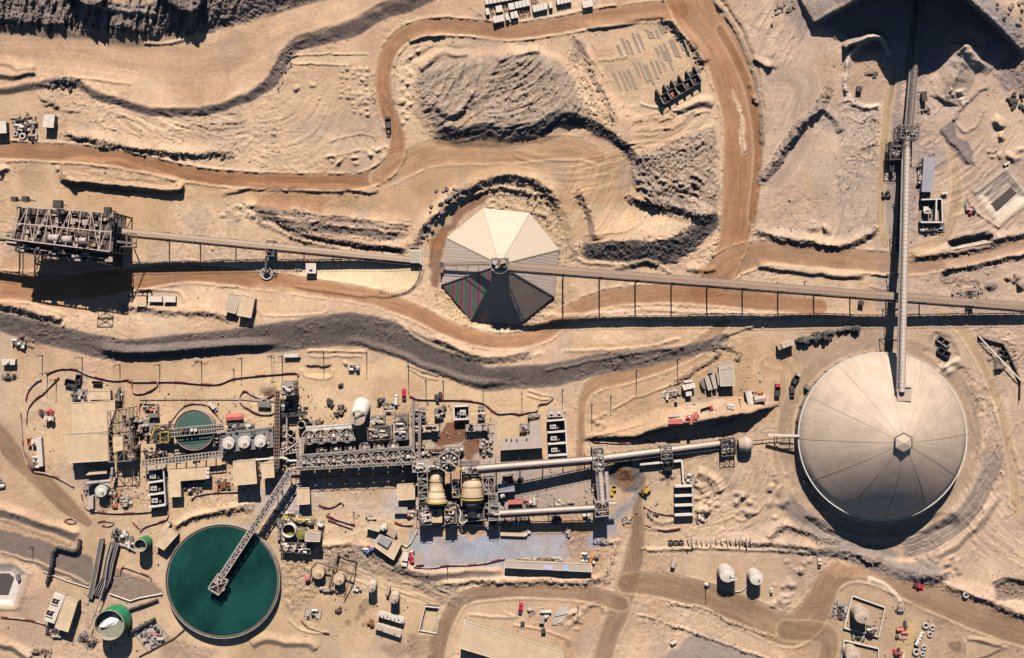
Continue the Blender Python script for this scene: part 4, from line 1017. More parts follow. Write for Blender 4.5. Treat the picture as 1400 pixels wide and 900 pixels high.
def pyramid_store():
    cx, cy, zb = 684, 365, G(684, 300)*0-2.2
    x, y, _ = W(cx, cy, 0); r = 84*MP; top = zb+26.4
    t = thing('pyramid_store', 'eight sided pyramid roof over the fine ore stockpile', 'stockpile roof', (x, y, zb))
    V = [(x+r*math.cos(math.radians(16.5+45*k)), y+r*math.sin(math.radians(16.5+45*k))) for k in range(8)]
    ze = zb+1.6
    stripe = bpy.data.materials.new('green_magenta_ribbed_sheet'); stripe.use_nodes = True; nt = stripe.node_tree; b = nt.nodes['Principled BSDF']; b.inputs['Roughness'].default_value = .6
    tc = nt.nodes.new('ShaderNodeTexCoord'); mp = nt.nodes.new('ShaderNodeMapping'); wv = nt.nodes.new('ShaderNodeTexWave'); cr = nt.nodes.new('ShaderNodeValToRGB')
    mp.inputs['Rotation'].default_value = (0, 0, math.radians(4)); wv.inputs['Scale'].default_value = .066; wv.inputs['Distortion'].default_value = .9; wv.inputs['Detail'].default_value = 1; wv.wave_profile = 'SAW'
    nt.links.new(tc.outputs['Object'], mp.inputs['Vector']); nt.links.new(mp.outputs['Vector'], wv.inputs['Vector']); nt.links.new(wv.outputs['Fac'], cr.inputs['Fac'])
    e = cr.color_ramp.elements; e[0].position = 0; e[0].color = (.30,.20,.17,1); e[1].position = .99; e[1].color = (.30,.20,.17,1)
    for p, c in ((.16,(.27,.2,.165,1)),(.24,(.08,.27,.11,1)),(.44,(.08,.26,.11,1)),(.50,(.28,.20,.17,1)),(.64,(.3,.18,.16,1)),(.70,(.42,.07,.18,1)),(.86,(.38,.06,.17,1)),(.92,(.31,.2,.17,1))):
        q = e.new(p); q.color = c
    nt.links.new(cr.outputs['Color'], b.inputs['Base Color'])
    pale = mat('sunlit_side_ribbed_sheet', (.52,.43,.325), .6, var=.05, scale=.06); mid_ = mat('half_lit_side_ribbed_sheet', (.46,.37,.31), .6, var=.06, scale=.06)
    for k in range(8):
        a = V[k]; b_ = V[(k+1)%8]; m = MB()
        ap = (x, y, top)
        m.add([(*a, ze), (*b_, ze), ap, (*a, ze-.5), (*b_, ze-.5), (x, y, top-.8)], [(0,1,2),(5,4,3),(0,3,4,1),(1,4,5,2),(2,5,3,0)])
        o = m.build('roof_panel', stripe if k == 4 else (mid_ if k in (3,7) else pale if k in (0,1,2) else TAN), t)  # lit and shaded sides put into the sheet colours, facet by facet
        R = MB(); N = 15
        for j in range(1, N):
            u = j/N; P = (a[0]+(b_[0]-a[0])*u, a[1]+(b_[1]-a[1])*u, ze)
            # ribs run up the slope, parallel to its centre line
            cxm, cym = (a[0]+b_[0])/2, (a[1]+b_[1])/2; w_ = 1-abs(2*u-1)
            Q = (P[0]+(x-cxm)*w_, P[1]+(y-cym)*w_, ze+(top-ze)*w_)
            R.beam((P[0],P[1],P[2]+.04), (Q[0],Q[1],Q[2]+.04), .22, .1)
        if k != 4: R.build('roof_rib', mid_ if k in (3,7) else pale if k in (0,1,2) else TAN, o)
        MB().beam((*a, ze+.15), (x, y, top+.15), .55, .25).build('hip_flashing', mid_ if k not in (5,6) else STEEL, o)
        MB().beam((a[0]*1, a[1]*1, zb-1.5), (a[0], a[1], ze-.2), .6).build('column', CONC, t)
    P = MB()
    MB().prism(inset(V, 1.4), zb-2.2, zb+1.0).build('ring_wall', CONC, t)
    # drive house on the apex
    h = MB().obox(x+.2, y, top+.6, 9.5, 6.4, .3).build('head_platform', STEEL, t)
    for dx, dy, sx, sy, sz, mm in ((-2.6,.8,2.6,2.2,2.2,STEELL),(1.4,1.1,3.0,2.0,2.6,TAN),(2.6,-1.4,2.0,1.8,1.6,STEELD),(-1.2,-1.6,2.2,1.6,1.8,STEELL),(-.3,.2,1.2,4.0,2.6,STEELB)):
        MB().obox(x+dx, y+dy, top+.75+sz/2, sx, sy, sz, .2*dx).build('head_machinery', mm, h)
    hr = MB(); hr.lathe(x, y, [(4.9, top+1.8), (5.05, top+1.8), (5.05, top+1.95), (4.9, top+1.95)], 20, False, False, False)
    for k in range(16): hr.beam((x+5*math.cos(k*PI/8), y+5*math.sin(k*PI/8), top+.6), (x+5*math.cos(k*PI/8), y+5*math.sin(k*PI/8), top+1.9), .14)
    hr.build('handrail', STEELL, h)
    # stair down the western hip line
    w0 = Vector((x-5, y, top+.9)); w1 = Vector(W(605, 362, ze+3.2)); s = MB(); s.beam(w0, w1, 1.9, .25); st = s.build('walkway', TAN, t)
    g = MB()
    for sg in (.95, -.95):
        g.beam(w0+Vector((0,sg,1.2)), w1+Vector((0,sg,1.2)), .14)
        for k in range(15):
            p = w0+(w1-w0)*k/14; g.beam(p+Vector((0,sg,0)), p+Vector((0,sg,1.2)), .12)
    g.build('handrail', STEELD, st)
    for k in range(1, 5):
        p = w0+(w1-w0)*k/4.2; MB().beam(p, (p.x, p.y, p.z-4.5), .3).build('walkway_post', STEELD, st)
    MB().obox(w1.x-.3, w1.y, w1.z+.6, 2.2, 2.4, 2.2).build('landing_cabin', STEELD, st)
    return top
PTOP = pyramid_store()

gallery('covered_conveyor', 'long tan covered conveyor running east from the pyramid apex', (697, 364, 27.4), (1462, 424, 5.0), 3.7, 1.9, 'flat', mat('pink_tan_cover', (.335,.235,.17), .6, var=.08, scale=.1),
        tr=[(p-697)/765 for p in (770.5,820.5,870,919.5,968.5,1017.5,1066.5,1116,1166,1216,1262,1330)], spread=1.0, walk=1, legr=.42, bays=130)
gallery('covered_conveyor', 'tan conveyor descending from the steel screening plant to the tunnel mouth', (150, 315, 17.5), (569, 356, 2.6), 2.9, 1.8, 'flat', mat('pale_tan_cover', (.45,.335,.235), .6, var=.08, scale=.1),
        tr=[.03,.165,.27,.39,.52,.62,.72], spread=1.4, walk=1, bays=70)
gallery('covered_conveyor', 'short pale conveyor leaving the west side of the screening plant', (-60, 318, 19), (14, 323, 20), 3.2, 1.6, 'flat', mat('pale_tan_cover', (.5,.385,.285)), tr=[.2,.86], bays=6, legr=.5)
gallery('covered_conveyor', 'round ribbed white conveyor tube rising from the transfer tower to the dome', (1242, 186, 7.5), (1234.5, 536, 32), 2.7, 3.0, 'round', mat('white_pink_cover', (.50,.41,.34), .55, var=.14, scale=.3),
        tr=[.12,.26,.40,.54,.68,.80], spread=1.5, bays=62, tm=STEEL, legr=.4)
gallery('covered_conveyor', 'white conveyor tube coming out of the shadow of the tip wall', (1262, -30, 2.6), (1245, 180, 8.0), 2.8, 1.6, 'round', mat('shade_toned_cover', (.16,.13,.11)), tr=[.2,.4,.55,.7,.85], bays=36, tm=STEEL)  # white tube coloured dark to carry the tip wall's shade
frame_tower('steel transfer tower where the two white conveyor tubes meet', [(1231,188),(1256,190),(1257,172),(1232,171)], 11, 2, STEEL, nx=3, ny=2, mach=6, seed=5)
frame_tower('dark steel drive tower beside the transfer tower and its conveyor', [(1216,218),(1233,218),(1235,192),(1219,194)], 9, 2, STEELD, nx=2, ny=2, mach=8, seed=9, name='drive_tower')
gallery('pipe_rack', 'dark pipe rack alongside the foot of the white conveyor tube', (1236, 195, 4.5), (1228, 345, 4.5), 2.6, 1.4, 'flat', STEELD, STEEL, tr=[.05,.2,.35,.5,.65,.8,.95], cat='pipe rack', walk=0)
bld('long grey electrical building beside the white conveyor', [(1260,262.5),(1275,262.5),(1278.5,215),(1263,215)], 4.0, GREYR, CONC, seams=1, units=0)
MB_ = module('row of grey cabinets along the electrical building', [(1253,262),(1257,262),(1260,214),(1256,214)], 31, 9, 2.4, 'switchgear_row', rails=False)

# ------------------------------------------------------------------ screening plant on the left
PPS = mat('dusty_pink_steel', (.50,.395,.325), .65, var=.2)
def screening_plant():
    zb = gxy(*gpx(105, 330)[:2]); h = 29.0; top = zb+h
    q = [W(x, y, top)[:2] for x, y in ((14,327),(150,344),(154,291),(24,283))]
    c = mid(q); t = thing('screening_plant', 'tall open steel screening plant throwing a deep shadow', 'steel structure', (c[0], c[1], zb))
    nx, ny = 9, 2; pt = lambda i, j: quadpt(q, i/nx, j/ny)
    for i in range(0, nx+1):
        for j in (0, 2):
            p = pt(i, j)
            if i in (0, 1, 3, 5, 7, 9): MB().beam((*p, zb-1), (*p, top), .75).build('column', STEELB, t)
    lev = [9, 15, 21, 25.5]
    for k, z in enumerate(lev):
        a = .0 if k > 1 else .36
        MB().prism([quadpt(q, u, v) for u, v in ((a,-.35 if k < 3 else .0),(1,-.35 if k < 3 else .0),(1,1),(a,1))], zb+z, zb+z+.3).build('deck', mat('brown_deck_steel', (.12,.088,.07), .75, .1, var=.3), t)
    f = MB()
    for z in lev+[h]:
        for i in range(nx+1): f.beam((*pt(i,0), zb+z), (*pt(i,2), zb+z), .4)
        for j in (0,1,2): f.beam((*pt(0,j), zb+z), (*pt(nx,j), zb+z), .55)
    f.build('floor_beam', PPS, t)
    b = MB()
    for i in range(nx):
        for j in (0,):
            b.beam((*pt(i,2 if i%2 else 0), top), (*pt(i+1,0 if i%2 else 2), top), .34)
        for j in (0, 2):
            for z0, z1 in ((0,9),(9,15),(15,21),(21,29)): b.beam((*pt(i,j), zb+(z0 if i%2 else z1)), (*pt(i+1,j), zb+(z1 if i%2 else z0)), .35)
    b.build('roof_brace', PPS, t)
    for u in (.42, .56, .70):                          # screens under the roof bracing
        p = quadpt(q, u, .18); s = MB().tube((p[0]-2.6, p[1], zb+27.6), (p[0]+2.6, p[1], zb+27.6), 2.1, 16).build('screen_drum', STEELL, t)
        MB().tube((p[0]-2.9, p[1], zb+27.6), (p[0]-2.5, p[1], zb+27.6), 2.4, 16).build('drum_flange', STEELD, s)
        p = quadpt(q, u+.02, .7); MB().obox(p[0], p[1], zb+27, 3.4, 3.0, 2.4).build('feed_box', TAN, t)
    rnd = random.Random(3)
    for k in range(30):
        p = quadpt(q, rnd.uniform(.02,.98), rnd.uniform(-.32,-.03)); s = rnd.uniform(.8,2.2)
        MB().obox(p[0], p[1], zb+22.2+rnd.uniform(0,1.5), s*1.6, s, 1.8, rnd.choice([0,.1,1.57])).build('lower_machine_box', rnd.choice([STEELL,TAN,STEELD,STEELB,CONC,STEEL]), t)
    for v_ in (-.33, -.2, -.05):
        MB().beam((*quadpt(q,.0,v_), zb+23.6), (*quadpt(q,1,v_), zb+23.6), .35).build('lower_rail', STEELL, t)
    for k in range(64):
        p = quadpt(q, rnd.uniform(.02,.98), rnd.uniform(.04,.96)); s = rnd.uniform(.7,2.0)
        MB().obox(p[0], p[1], zb+26.6, s*1.4, s, 1.8, rnd.choice([0,.1,1.57])).build('machine_box', rnd.choice([STEELL,TAN,STEELB,STEELB,RUSTS,CONC,BEIGE2,TAN]), t)
    q2 = [W(x, y, zb+20)[:2] for x, y in ((70,343),(112,348),(112,331),(72,328))]   # lower annex on the south side
    for u, v in ((0,0),(1,0),(.5,0)): MB().beam((*quadpt(q2,u,v), zb-1), (*quadpt(q2,u,v), zb+20), .6).build('annex_column', STEELB, t)
    MB().prism(q2, zb+17.6, zb+18).build('annex_deck', STEEL, t)
    bb = MB()
    for k in range(4):
        bb.beam((*quadpt(q2,k/4,0), zb+20), (*quadpt(q2,(k+1)/4,1), zb+20), .35); bb.beam((*quadpt(q2,k/4,0), zb+20), (*quadpt(q2,k/4,1), zb+20), .35)
    bb.beam((*q2[0], zb+20), (*q2[1], zb+20), .45); bb.build('annex_brace', STEELL, t)
    for k in range(7):
        p = quadpt(q2, .1+k*.13, rnd.uniform(.2,.8)); MB().obox(p[0], p[1], zb+18.9, 2.4, 2.2, 1.8).build('annex_machine', rnd.choice([STEELL,WHITEP,STEELD,TAN,CONC]), t)
    q3 = [W(x, y, zb+19)[:2] for x, y in ((8,334),(66,341),(66,324),(10,318))]
    MB().prism(q3, zb+18, zb+18.6).build('side_deck', STEELD, t)
    for k in range(3):
        a = quadpt(q3, 0, .2+.3*k); e = quadpt(q3, 1, .25+.28*k); MB().beam((*a, zb+19.6), (*e, zb+19.6), 1.0, .9).build('side_conveyor', [STEELL,TAN,STEEL][k], t)
    for u in (.02, .5, .98): MB().beam((*quadpt(q3,u,0), zb-1), (*quadpt(q3,u,0), zb+18), .6).build('side_column', STEELB, t)
    for px_, py_, hh, ww in ((18,272,36,2.6),(33,272,37,3.0),(78,279,34,4.4),(146,287,36,3.2)):   # heads standing above the roof
        x, y, _ = W(px_, py_, zb+hh); MB().obox(x, y, zb+hh-1.5, ww, ww*.9, 3).build('head_frame', STEELD, t)
        for sx in (-1,1): MB().beam((x+sx*ww*.4, y, zb+26), (x+sx*ww*.4, y, zb+hh-1.5), .4).build('head_post', STEELL, t)
    x, y, _ = W(131, 330, zb+38)      # lattice mast whose shadow falls beyond the others
    for k in range(2):
        pass
    L = MB(); s = 4.2
    x, y = q[1][0]-12, q[1][1]+7
    for sx in (-1,1):
        for sy in (-1,1): L.beam((x+sx*s, y+sy*s*.6, zb+26), (x+sx*s, y+sy*s*.6, zb+40), .4)
    for z in (30, 35, 40):
        for sx in (-1,1): L.beam((x+sx*s, y-s*.6, zb+z), (x+sx*s, y+s*.6, zb+z), .3)
        for sy in (-1,1): L.beam((x-s, y+sy*s*.6, zb+z), (x+s, y+sy*s*.6, zb+z), .35)
    for z in (26, 30, 35): L.beam((x-s, y-s*.6, zb+z), (x+s, y-s*.6, zb+z+4.6), .3); L.beam((x+s, y-s*.6, zb+z), (x-s, y-s*.6, zb+z+4.6), .3)
    L.build('lattice_mast', STEELB, t)
    # unseen walls added under the decks to make the plant's shadow solid
    for u0, u1, z0, z1 in ((.22,.30,9,25),(.40,.86,6,25)):
        MB().prism([quadpt(q, u, v) for u, v in ((u0,.46),(u1,.46),(u1,.54),(u0,.54))], zb+z0, zb+z1).build('shadow_wall', STEELD, t)
    st = MB(); e0 = quadpt(q, 1.02, .3)
    st.beam((e0[0]+1, e0[1]-2, zb), (e0[0]+7, e0[1]-2, zb+12), 1.2, .2); st.beam((e0[0]+7, e0[1]-.5, zb+12), (e0[0]+1, e0[1]-.5, zb+25), 1.2, .2); st.build('stair_flight', STEELL, t)
    for dx in (3, 5.5, 8):
        P = MB(); xx = e0[0]+dx; P.pipe([(xx, e0[1]+4, zb+25), (xx+3, e0[1]+3.5, zb+25), (xx+3, e0[1]-3, zb+25), (xx, e0[1]-3.4, zb+25)], .35, 8); P.build('dust_duct', STEELB, t)
screening_plant()
frame_tower('small sampling tower astride the tan conveyor', [(363,350),(374,350),(374,329),(364,329)], 9, 2, STEEL, nx=1, ny=2, mach=4, seed=12, name='sampling_tower')
def base_ring():
    x, y, zb = gpx(365, 374); t = thing('reject_bin', 'round reject bin with a raised rim beside the sampling tower', 'bin', (x, y, zb))
    MB().ring(x, y, 2.9, 3.4, zb-.6, zb+1.0, 24).build('kerb', CONCW, t); MB().lathe(x, y, [(2.9,zb-.5),(2.9,zb+.3)], 20).build('slab', CONCD, t)
    MB().lathe(x, y+1, [(1.5,zb+.3),(1.6,zb+2.6),(.6,zb+3.4)], 14).build('hopper', STEELL, t); MB().tube((x, y+1, zb+3), (x+.8, y+9, zb+5.5), .7).build('chute', STEEL, t)
base_ring()
bld('small white control hut on the pale pad south of the tan conveyor', [(418,374),(432,374),(432,360),(418,360)], 4.2, WHITEP, BEIGEW, units=1)
def fence_posts():
    x, y, zb = gpx(545, 403); t = thing('post_fence', 'short timber post fence round the tip of the pale pad', 'fence', (x, y, zb))
    q = spline([(520,398),(540,402),(556,398),(567,389),(573,377),(574,366)], 5); L = []
    for p in q: P = gpx(*p); L.append(P); MB().beam((P[0], P[1], P[2]-.4), (P[0], P[1], P[2]+1.5), .35).build('post', STEELB, t)
    R = MB()
    for a, b in zip(L[:-1], L[1:]): R.beam((a[0],a[1],a[2]+1.2), (b[0],b[1],b[2]+1.2), .12)
    R.build('rail', STEELB, t)
fence_posts()
def tunnel_mouth():
    x, y, zb = gpx(566, 352); t = thing('tunnel_portal', 'concrete tunnel portal where the tan conveyor goes underground', 'portal', (x, y, zb))
    MB().obox(x+1, y+3.6, zb+1.2, 6, .8, 4.2).build('wing_wall', CONCW, t); MB().obox(x+4, y, zb+1.2, .8, 8, 4.4).build('head_wall', CONCW, t); MB().obox(x+1, y, zb+3.3, 5.6, 6.6, .4).build('roof_slab', CONC, t)
tunnel_mouth()
# ================================================================== the concentrator
# --- mill building and its frame
bld('big beige mill building, northern and narrower of its two roofs', [(99.5,592),(147,589.5),(157,560),(156.5,547.5),(99,551)], 8.6, BEIGE, vents=0)
bld('big beige mill building, southern and wider of its two roofs', [(94,633),(150,629.5),(148,591.5),(89.5,593)], 8.4, BEIGE2, vents=0)
frame_tower('open brown roof truss on the east side of the mill building', [(149,632),(180,630),(176,558),(147,562)], 13, 2, mat('dusty_brown_steel', (.30,.215,.155), .7, var=.25), nx=3, ny=5, mach=6, seed=2, name='open_frame_annex', deckm=BEIGEW)
x_, y_, z_ = W(161, 607, 13); 
def roof_patch():
    zb = 0; t = thing('roof_hatch_cover', 'beige roof hatch cover lying on the brown roof truss', 'hatch cover', (x_, y_, 13.4))
    MB().prism([W(a, b, 13.6)[:2] for a, b in ((155,618),(168,616),(168,597),(154,598))], 13.4, 13.75).build('panel', BEIGE, t)
    MB().prism([W(a, b, 13.6)[:2] for a, b in ((159,609),(163,609),(163,604),(159,604))], 13.75, 14.0).build('lid', BEIGE2, t)
roof_patch()
bld('beige annex with a flat roof on the north side of the mill building', [(119,546),(151,546),(150,534),(121,534)], 5, BEIGE, seams=0)
module('tank and cabinets crowded at the north west corner of the mill building', rp(110,541,20,18), 41, 9, 4, mats_=[WHITEP,STEELL,STEELD,STEELD])
module('dark machine group at the north east corner of the mill building', rp(164,545,12,22), 42, 8, 4, mats_=[STEELD,STEELD,STEELL,WHITEP])
def open_crate(label, c, s, rot, m):
    x, y, zb = gpx(*c); a = math.radians(-rot); t = thing('steel_bin', label, 'bin', (x, y, zb)); L, B = s
    for dx, dy, sx, sy in ((0,B/2,L,.3),(0,-B/2,L,.3),(L/2,0,.3,B),(-L/2,0,.3,B)):
        MB().obox(x+dx*math.cos(a)-dy*math.sin(a), y+dx*math.sin(a)+dy*math.cos(a), zb+1.0, sx, sy, 2.4, a).build('side', m, t)
    MB().obox(x, y, zb+.2, L-.3, B-.3, .3, a).build('floor', m, t)
open_crate('black open steel bin lying beside the barrier north of the mill building', (99,524), (6.5,3.6), 12, STEELD)
open_crate('narrow black steel bin set upright beside the wider one', (108.5,519), (2.6,5.2), 8, STEELD)
open_crate('long grey trough north of the beige annex', (134,523), (5,1.2), 3, STEELD)
bld('long beige lean-to roof in the shade south of the mill building', [(117,650),(146,647.5),(146,642),(124,643)], 3.4, BEIGE, name='lean_to')
# --- site trailers west of the building
bld('white site trailer with a dark shadow west of the mill building', rp(66.5,573,13,6,2), 3.2, WHITEP, WHITEP, name='site_trailer', cat='trailer', units=2)
bld('long narrow white container standing north to south by the west barrier', rp(54,618,7,40,-4), 3, WHITEP, WHITEP, name='shipping_container', cat='container', seams=6)
bld('small white cabin next to the orange hoist by the west barrier', rp(46,605,7,9,0), 2.6, WHITEP, WHITEP, name='site_cabin', cat='cabin', units=1)
module('scattered white pumps at the foot of the long white container', rp(52,632,16,18), 44, 9, 2.2, slab=False, mats_=[WHITEP,WHITEP,STEELD], rails=False)
module('dark frame with red hoses above the white site trailer', rp(64,564,22,6), 45, 6, 1.8, slab=False, mats_=[STEELD,REDP,STEELB])
open_crate('orange hoist frame by the west barrier', (41.5,604), (1.6,4), 0, ORANGE)
bld('white hut at the far left edge above the plant', [(2,499),(20,499),(21,491),(2,491)], 3, WHITEP, WHITEP, name='site_hut', cat='hut', units=1)
module('pipe stack beside the white hut at the far left', rp(12,516,20,7), 46, 6, 1.4, slab=False, rails=False, mats_=[STEELD,STEEL])
module('grey scrap machinery at the foot of the gravel embankment', rp(27,470,22,10,15), 47, 9, 2, slab=False, rails=False, mats_=[STEELL,WHITEP,STEEL])
module('white parts heap at the left edge of the brown road', rp(2,660,12,14), 48, 7, 2, slab=False, rails=False, mats_=[WHITEP,STEELD])
# --- south side of the mill building
module('green mixing tank group south of the mill building', rp(130,668,28,22), 51, 8, 4, mats_=[STEELD,STEELL,STEEL])
tank('pale green round tank with a spoked lid south of the mill building', (138,671.5), 8, 6, FROTH, FROTH, n=28)
tank('low grey round tank in the corner of the south yard', (136,677), 7, 3, STEELL, GREENP, n=24) if False else None
bld('narrow beige hut beside the pale green round tank', rp(124,687,7,18), 3, PINKR, name='pump_hut', cat='hut')
module('orange and pink pipe manifold in the south yard', rp(156,680,14,26,20), 52, 8, 3, mats_=[ORANGE,STEELL,TAN,RUSTS], slab=False)
module('white filter press stack by the south barrier', rp(173,685,16,12), 53, 7, 2.4, mats_=[WHITEP,STEELD,STEELL])
def pipe_run(label, pts, r=.5, m=None, n=8, sup=True, name='pipeline', lift=.9):
    """pts: (px, py, height above ground)"""
    m = m or STEELL; P = []
    for px, py, h in pts:
        z = G(px, py)+h; P.append(W(px, py, z))
    t = thing(name, label, 'pipe', (P[0][0], P[0][1], G(*pts[0][:2])))
    MB().pipe(P, r, n).build('pipe', m, t)
    fl = MB()
    for a, b in zip(P[:-1], P[1:]):
        k = max(1, int(math.dist(a, b)/8)); A = Vector(a); B = Vector(b); d = (B-A).normalized()
        for j in range(k):
            c = A+(B-A)*((j+.5)/k); fl.tube(c-d*.12, c+d*.12, r*1.35, n)
            if sup:
                zg = gxy(c.x, c.y)
                if c.z-zg > .3: MB().beam((c.x, c.y, zg-.3), (c.x, c.y, c.z), .3).build('support', STEELD, t)
    fl.build('flange', STEEL, t)
    return t
pipe_run('thick grey duct bending round the south side of the mill building', [(118,661,5),(152,657.5,5),(154,640,6)], .9, STEELL)
# --- big pipe rack and small clarifier
def ladder_rack(label, a, b, w, h, bars, seed=1, name='pipe_rack', m=None):
    m = m or STEELL; A = Vector(W(a[0], a[1], h)); B = Vector(W(b[0], b[1], h)); d = (B-A).normalized(); n = Vector((-d.y, d.x, 0))
    zg = gxy(A.x, A.y); t = thing(name, label, 'pipe rack', (A.x, A.y, zg)); f = MB()
    for s in (-w/2, 0, w/2): f.beam(A+n*s, B+n*s, .45 if s else .3)
    f.build('beam', m, t); c = MB()
    for k in range(bars+1):
        P = A+(B-A)*k/bays_safe(bars); c.beam(P-n*w/2, P+n*w/2, .4)
    c.build('cross_bar', m, t)
    for k in range(0, bars+1, 3):
        P = A+(B-A)*k/bays_safe(bars)
        for s in (-w/2, w/2): MB().beam((P+n*s).to_tuple(), (P.x+n.x*s, P.y+n.y*s, gxy(P.x, P.y)-.5), .35).build('post', STEELD, t)
    rnd = random.Random(seed)
    for k in range(4):
        s = -w/2+.5+(w-1)*k/3; MB().tube(A+n*s-Vector((0,0,.9)), B+n*s-Vector((0,0,.9)), .26, 6).build('pipe', rnd.choice([STEELD,STEELL,STEELB,STEEL]), t)
    return t
def bays_safe(k): return max(1, k)
ladder_rack('pale ladder-like pipe rack south of the small green clarifier', (194,634), (304,621), 3.4, 8, 24)
ladder_rack('thin pipe rack running north to south past the screen tower', (379,535), (378,640), 2.6, 9, 22, 2, m=STEELB)
ladder_rack('pipe rack carrying mains west of the flotation rows', (375,619), (409,614), 3.2, 7, 8, 3)
ladder_rack('dark pipe rack at the foot of the screen tower', (384,568), (420,565), 2.0, 5, 8, 4, m=STEELD)
def thickener(label, c, rpx, h, wat, bridge, name, half=False, lw=.32, wl=.6):
    zb = gxy(*gpx(*c)[:2]); top = zb+h; x, y, _ = W(c[0], c[1], top); r = rpx*MP*(1-top/H)
    t = thing(name, label, 'thickener', (x, y, zb))
    MB().lathe(x, y, [(r,zb-2),(r,top),(r-lw,top),(r-lw,top-2.5)], 96, False, False, False).build('tank_wall', STEELL, t)
    w = MB().lathe(x, y, [(r-lw+.03,top-2.0),(r-lw+.03,top-wl)], 96, True, False, True).build('water', wat, t); 
    MB().ring(x, y, r-lw-.5, r-lw-.3, top-wl-.3, top-wl+.22, 96).build('weir', STEELD, t)
    MB().ring(x, y, r-lw-1.1, r-lw-.52, top-wl-.25, top-wl+.04, 96).build('scum_line', STEELB, w)
    return t, x, y, r, top
t, x, y, r, top = thickener('small round clarifier of pale green water crossed by a bridge', (265,588), 28, 5.5, WATER2, None, 'clarifier_tank')
def cl_bridge():
    A = Vector(W(232, 592, top+2.2)); B = Vector(W(306, 585, top+2.2)); d = (B-A).normalized(); n = Vector((-d.y, d.x, 0)); w_ = 2.2
    b = MB()
    for s in (-w_, 0, w_): b.beam(A+n*s, B+n*s, .4)
    for k in range(23):
        P = A+(B-A)*k/22; b.beam(P-n*w_, P+n*w_, .28)
    o = b.build('bridge', STEELL, t); MB().beam(A-Vector((0,0,.35)), B-Vector((0,0,.35)), 2.4, .15).build('bridge_deck', STEELD, o)
    h = MB()
    for s in (-w_, w_):
        h.beam(A+n*s+Vector((0,0,1.2)), B+n*s+Vector((0,0,1.2)), .16)
        for k in range(23): P = A+(B-A)*k/22+n*s; h.beam(P, P+Vector((0,0,1.2)), .12)
    h.build('handrail', STEELL, o)
    for dx, mm in ((-2.5,STEELD),(0,WHITEP),(2,WHITEP),(-5,RUSTS)): MB().obox(x+dx, y+.3, top+3.2, 1.5, 1.5, 1.6).build('drive_unit', mm, o)
    MB().tube((x, y, top-2), (x, y, top+2), .7).build('centre_shaft', STEEL, t)
cl_bridge()
frame_tower('yellow railed platform tower beside the small clarifier', [(206,607),(231,606),(230,582),(208,583)], 9, 2, STEELB, nx=2, ny=2, mach=5, seed=21, name='platform_tower')
def yellow_rails():
    zb = 0; a = [W(*p, 9.3) for p in ((220,605),(231,604),(231,590),(220,591))]; t = thing('guard_rail', 'bright yellow guard rail on the platform tower by the clarifier', 'guard rail', a[0])
    m = MB()
    for i in range(4):
        p, q_ = a[i], a[(i+1)%4]; m.beam((p[0],p[1],9.8), (q_[0],q_[1],9.8), .5, .5)
        m.beam((p[0],p[1],9.1), (p[0],p[1],10.6), .3); m.beam((p[0],p[1],10.5), (q_[0],q_[1],10.5), .3)
    m.build('rail', YELLOW, t); n = MB(); b = [W(*p, 9.8) for p in ((206,600),(212,585),(219,585))]
    for p, q_ in zip(b[:-1], b[1:]): n.beam(p, q_, .45)
    n.build('end_rail', YELLOW, t)
yellow_rails()
module('reagent pumps and drums north of the yellow railed tower', rp(200,585,24,24), 55, 13, 4.5, mats_=[STEELL,STEEL,STEELL,TAN])
module('flange and hose heap in the fenced patch north of the reagent pumps', rp(207,558,18,12), 56, 5, 1.6, slab=False, mats_=[STEELB,REDL,TAN], rails=False)
bld('small dark roofed pump house north of the reagent pumps', rp(209,568,15,6,-3), 3, STEEL, STEELD, name='pump_house')
bld('faded red sheet stack beside the clarifier', rp(320,570,24,9,-4), 2.4, REDL, REDL, name='sheet_stack', cat='stack', door=False, gable=.5)
module('valve group with dark drums beside the red sheet stack', rp(330,583,36,8), 57, 10, 2.8, mats_=[STEELD,STEELL,STEELD,WHITEP])
# --- reagent deck with three tanks
def reagent_deck():
    z = 5.0; q = [W(*p, z)[:2] for p in ((300,619),(374,611),(373,583),(302,592))]; c = mid(q); zb = gxy(*c); t = thing('tank_deck', 'grey steel deck holding three round white tanks', 'platform', (*c, zb))
    MB().prism(q, z-.4, z).build('deck', mat('grey_deck', (.21,.205,.205), .7, var=.25, scale=.4), t)
    for u in (.02,.34,.66,.98):
        for v in (.04,.96): p = quadpt(q, u, v); MB().beam((*p, zb-.6), (*p, z-.2), .5).build('column', STEELD, t)
    hr = MB()
    for (a, b) in ((0,1),(1,2),(2,3),(3,0)):
        hr.beam((*q[a], z+1.2), (*q[b], z+1.2), .16)
        for k in range(10): p = (q[a][0]+(q[b][0]-q[a][0])*k/10, q[a][1]+(q[b][1]-q[a][1])*k/10); hr.beam((*p, z), (*p, z+1.2), .12)
    hr.build('handrail', STEELL, t)
    rnd = random.Random(5)
    for k in range(10): p = quadpt(q, rnd.uniform(.05,.95), rnd.uniform(.6,.95)); MB().obox(p[0], p[1], z+.6, rnd.uniform(.8,2), .9, 1.2).build('pump', rnd.choice([STEEL,STEELL,STEELD]), t)
reagent_deck()
for px, lab in ((312,'white round tank at the western end of the grey deck'),(333.5,'middle white round tank of the grey deck'),(355.5,'white round tank at the eastern end of the grey deck')):
    tk = tank(lab, (px, 606-(px-312)*.06), 8.2, 3.2, WHITEP, WHITEP, zb=5.02, n=32, cone=.1)
    X0, Y0, _ = W(px, 606, 8.5); MB().beam((X0, Y0, 9.0), (X0, Y0-3.2, 9.0), .35).build('spout', RUSTS, tk)
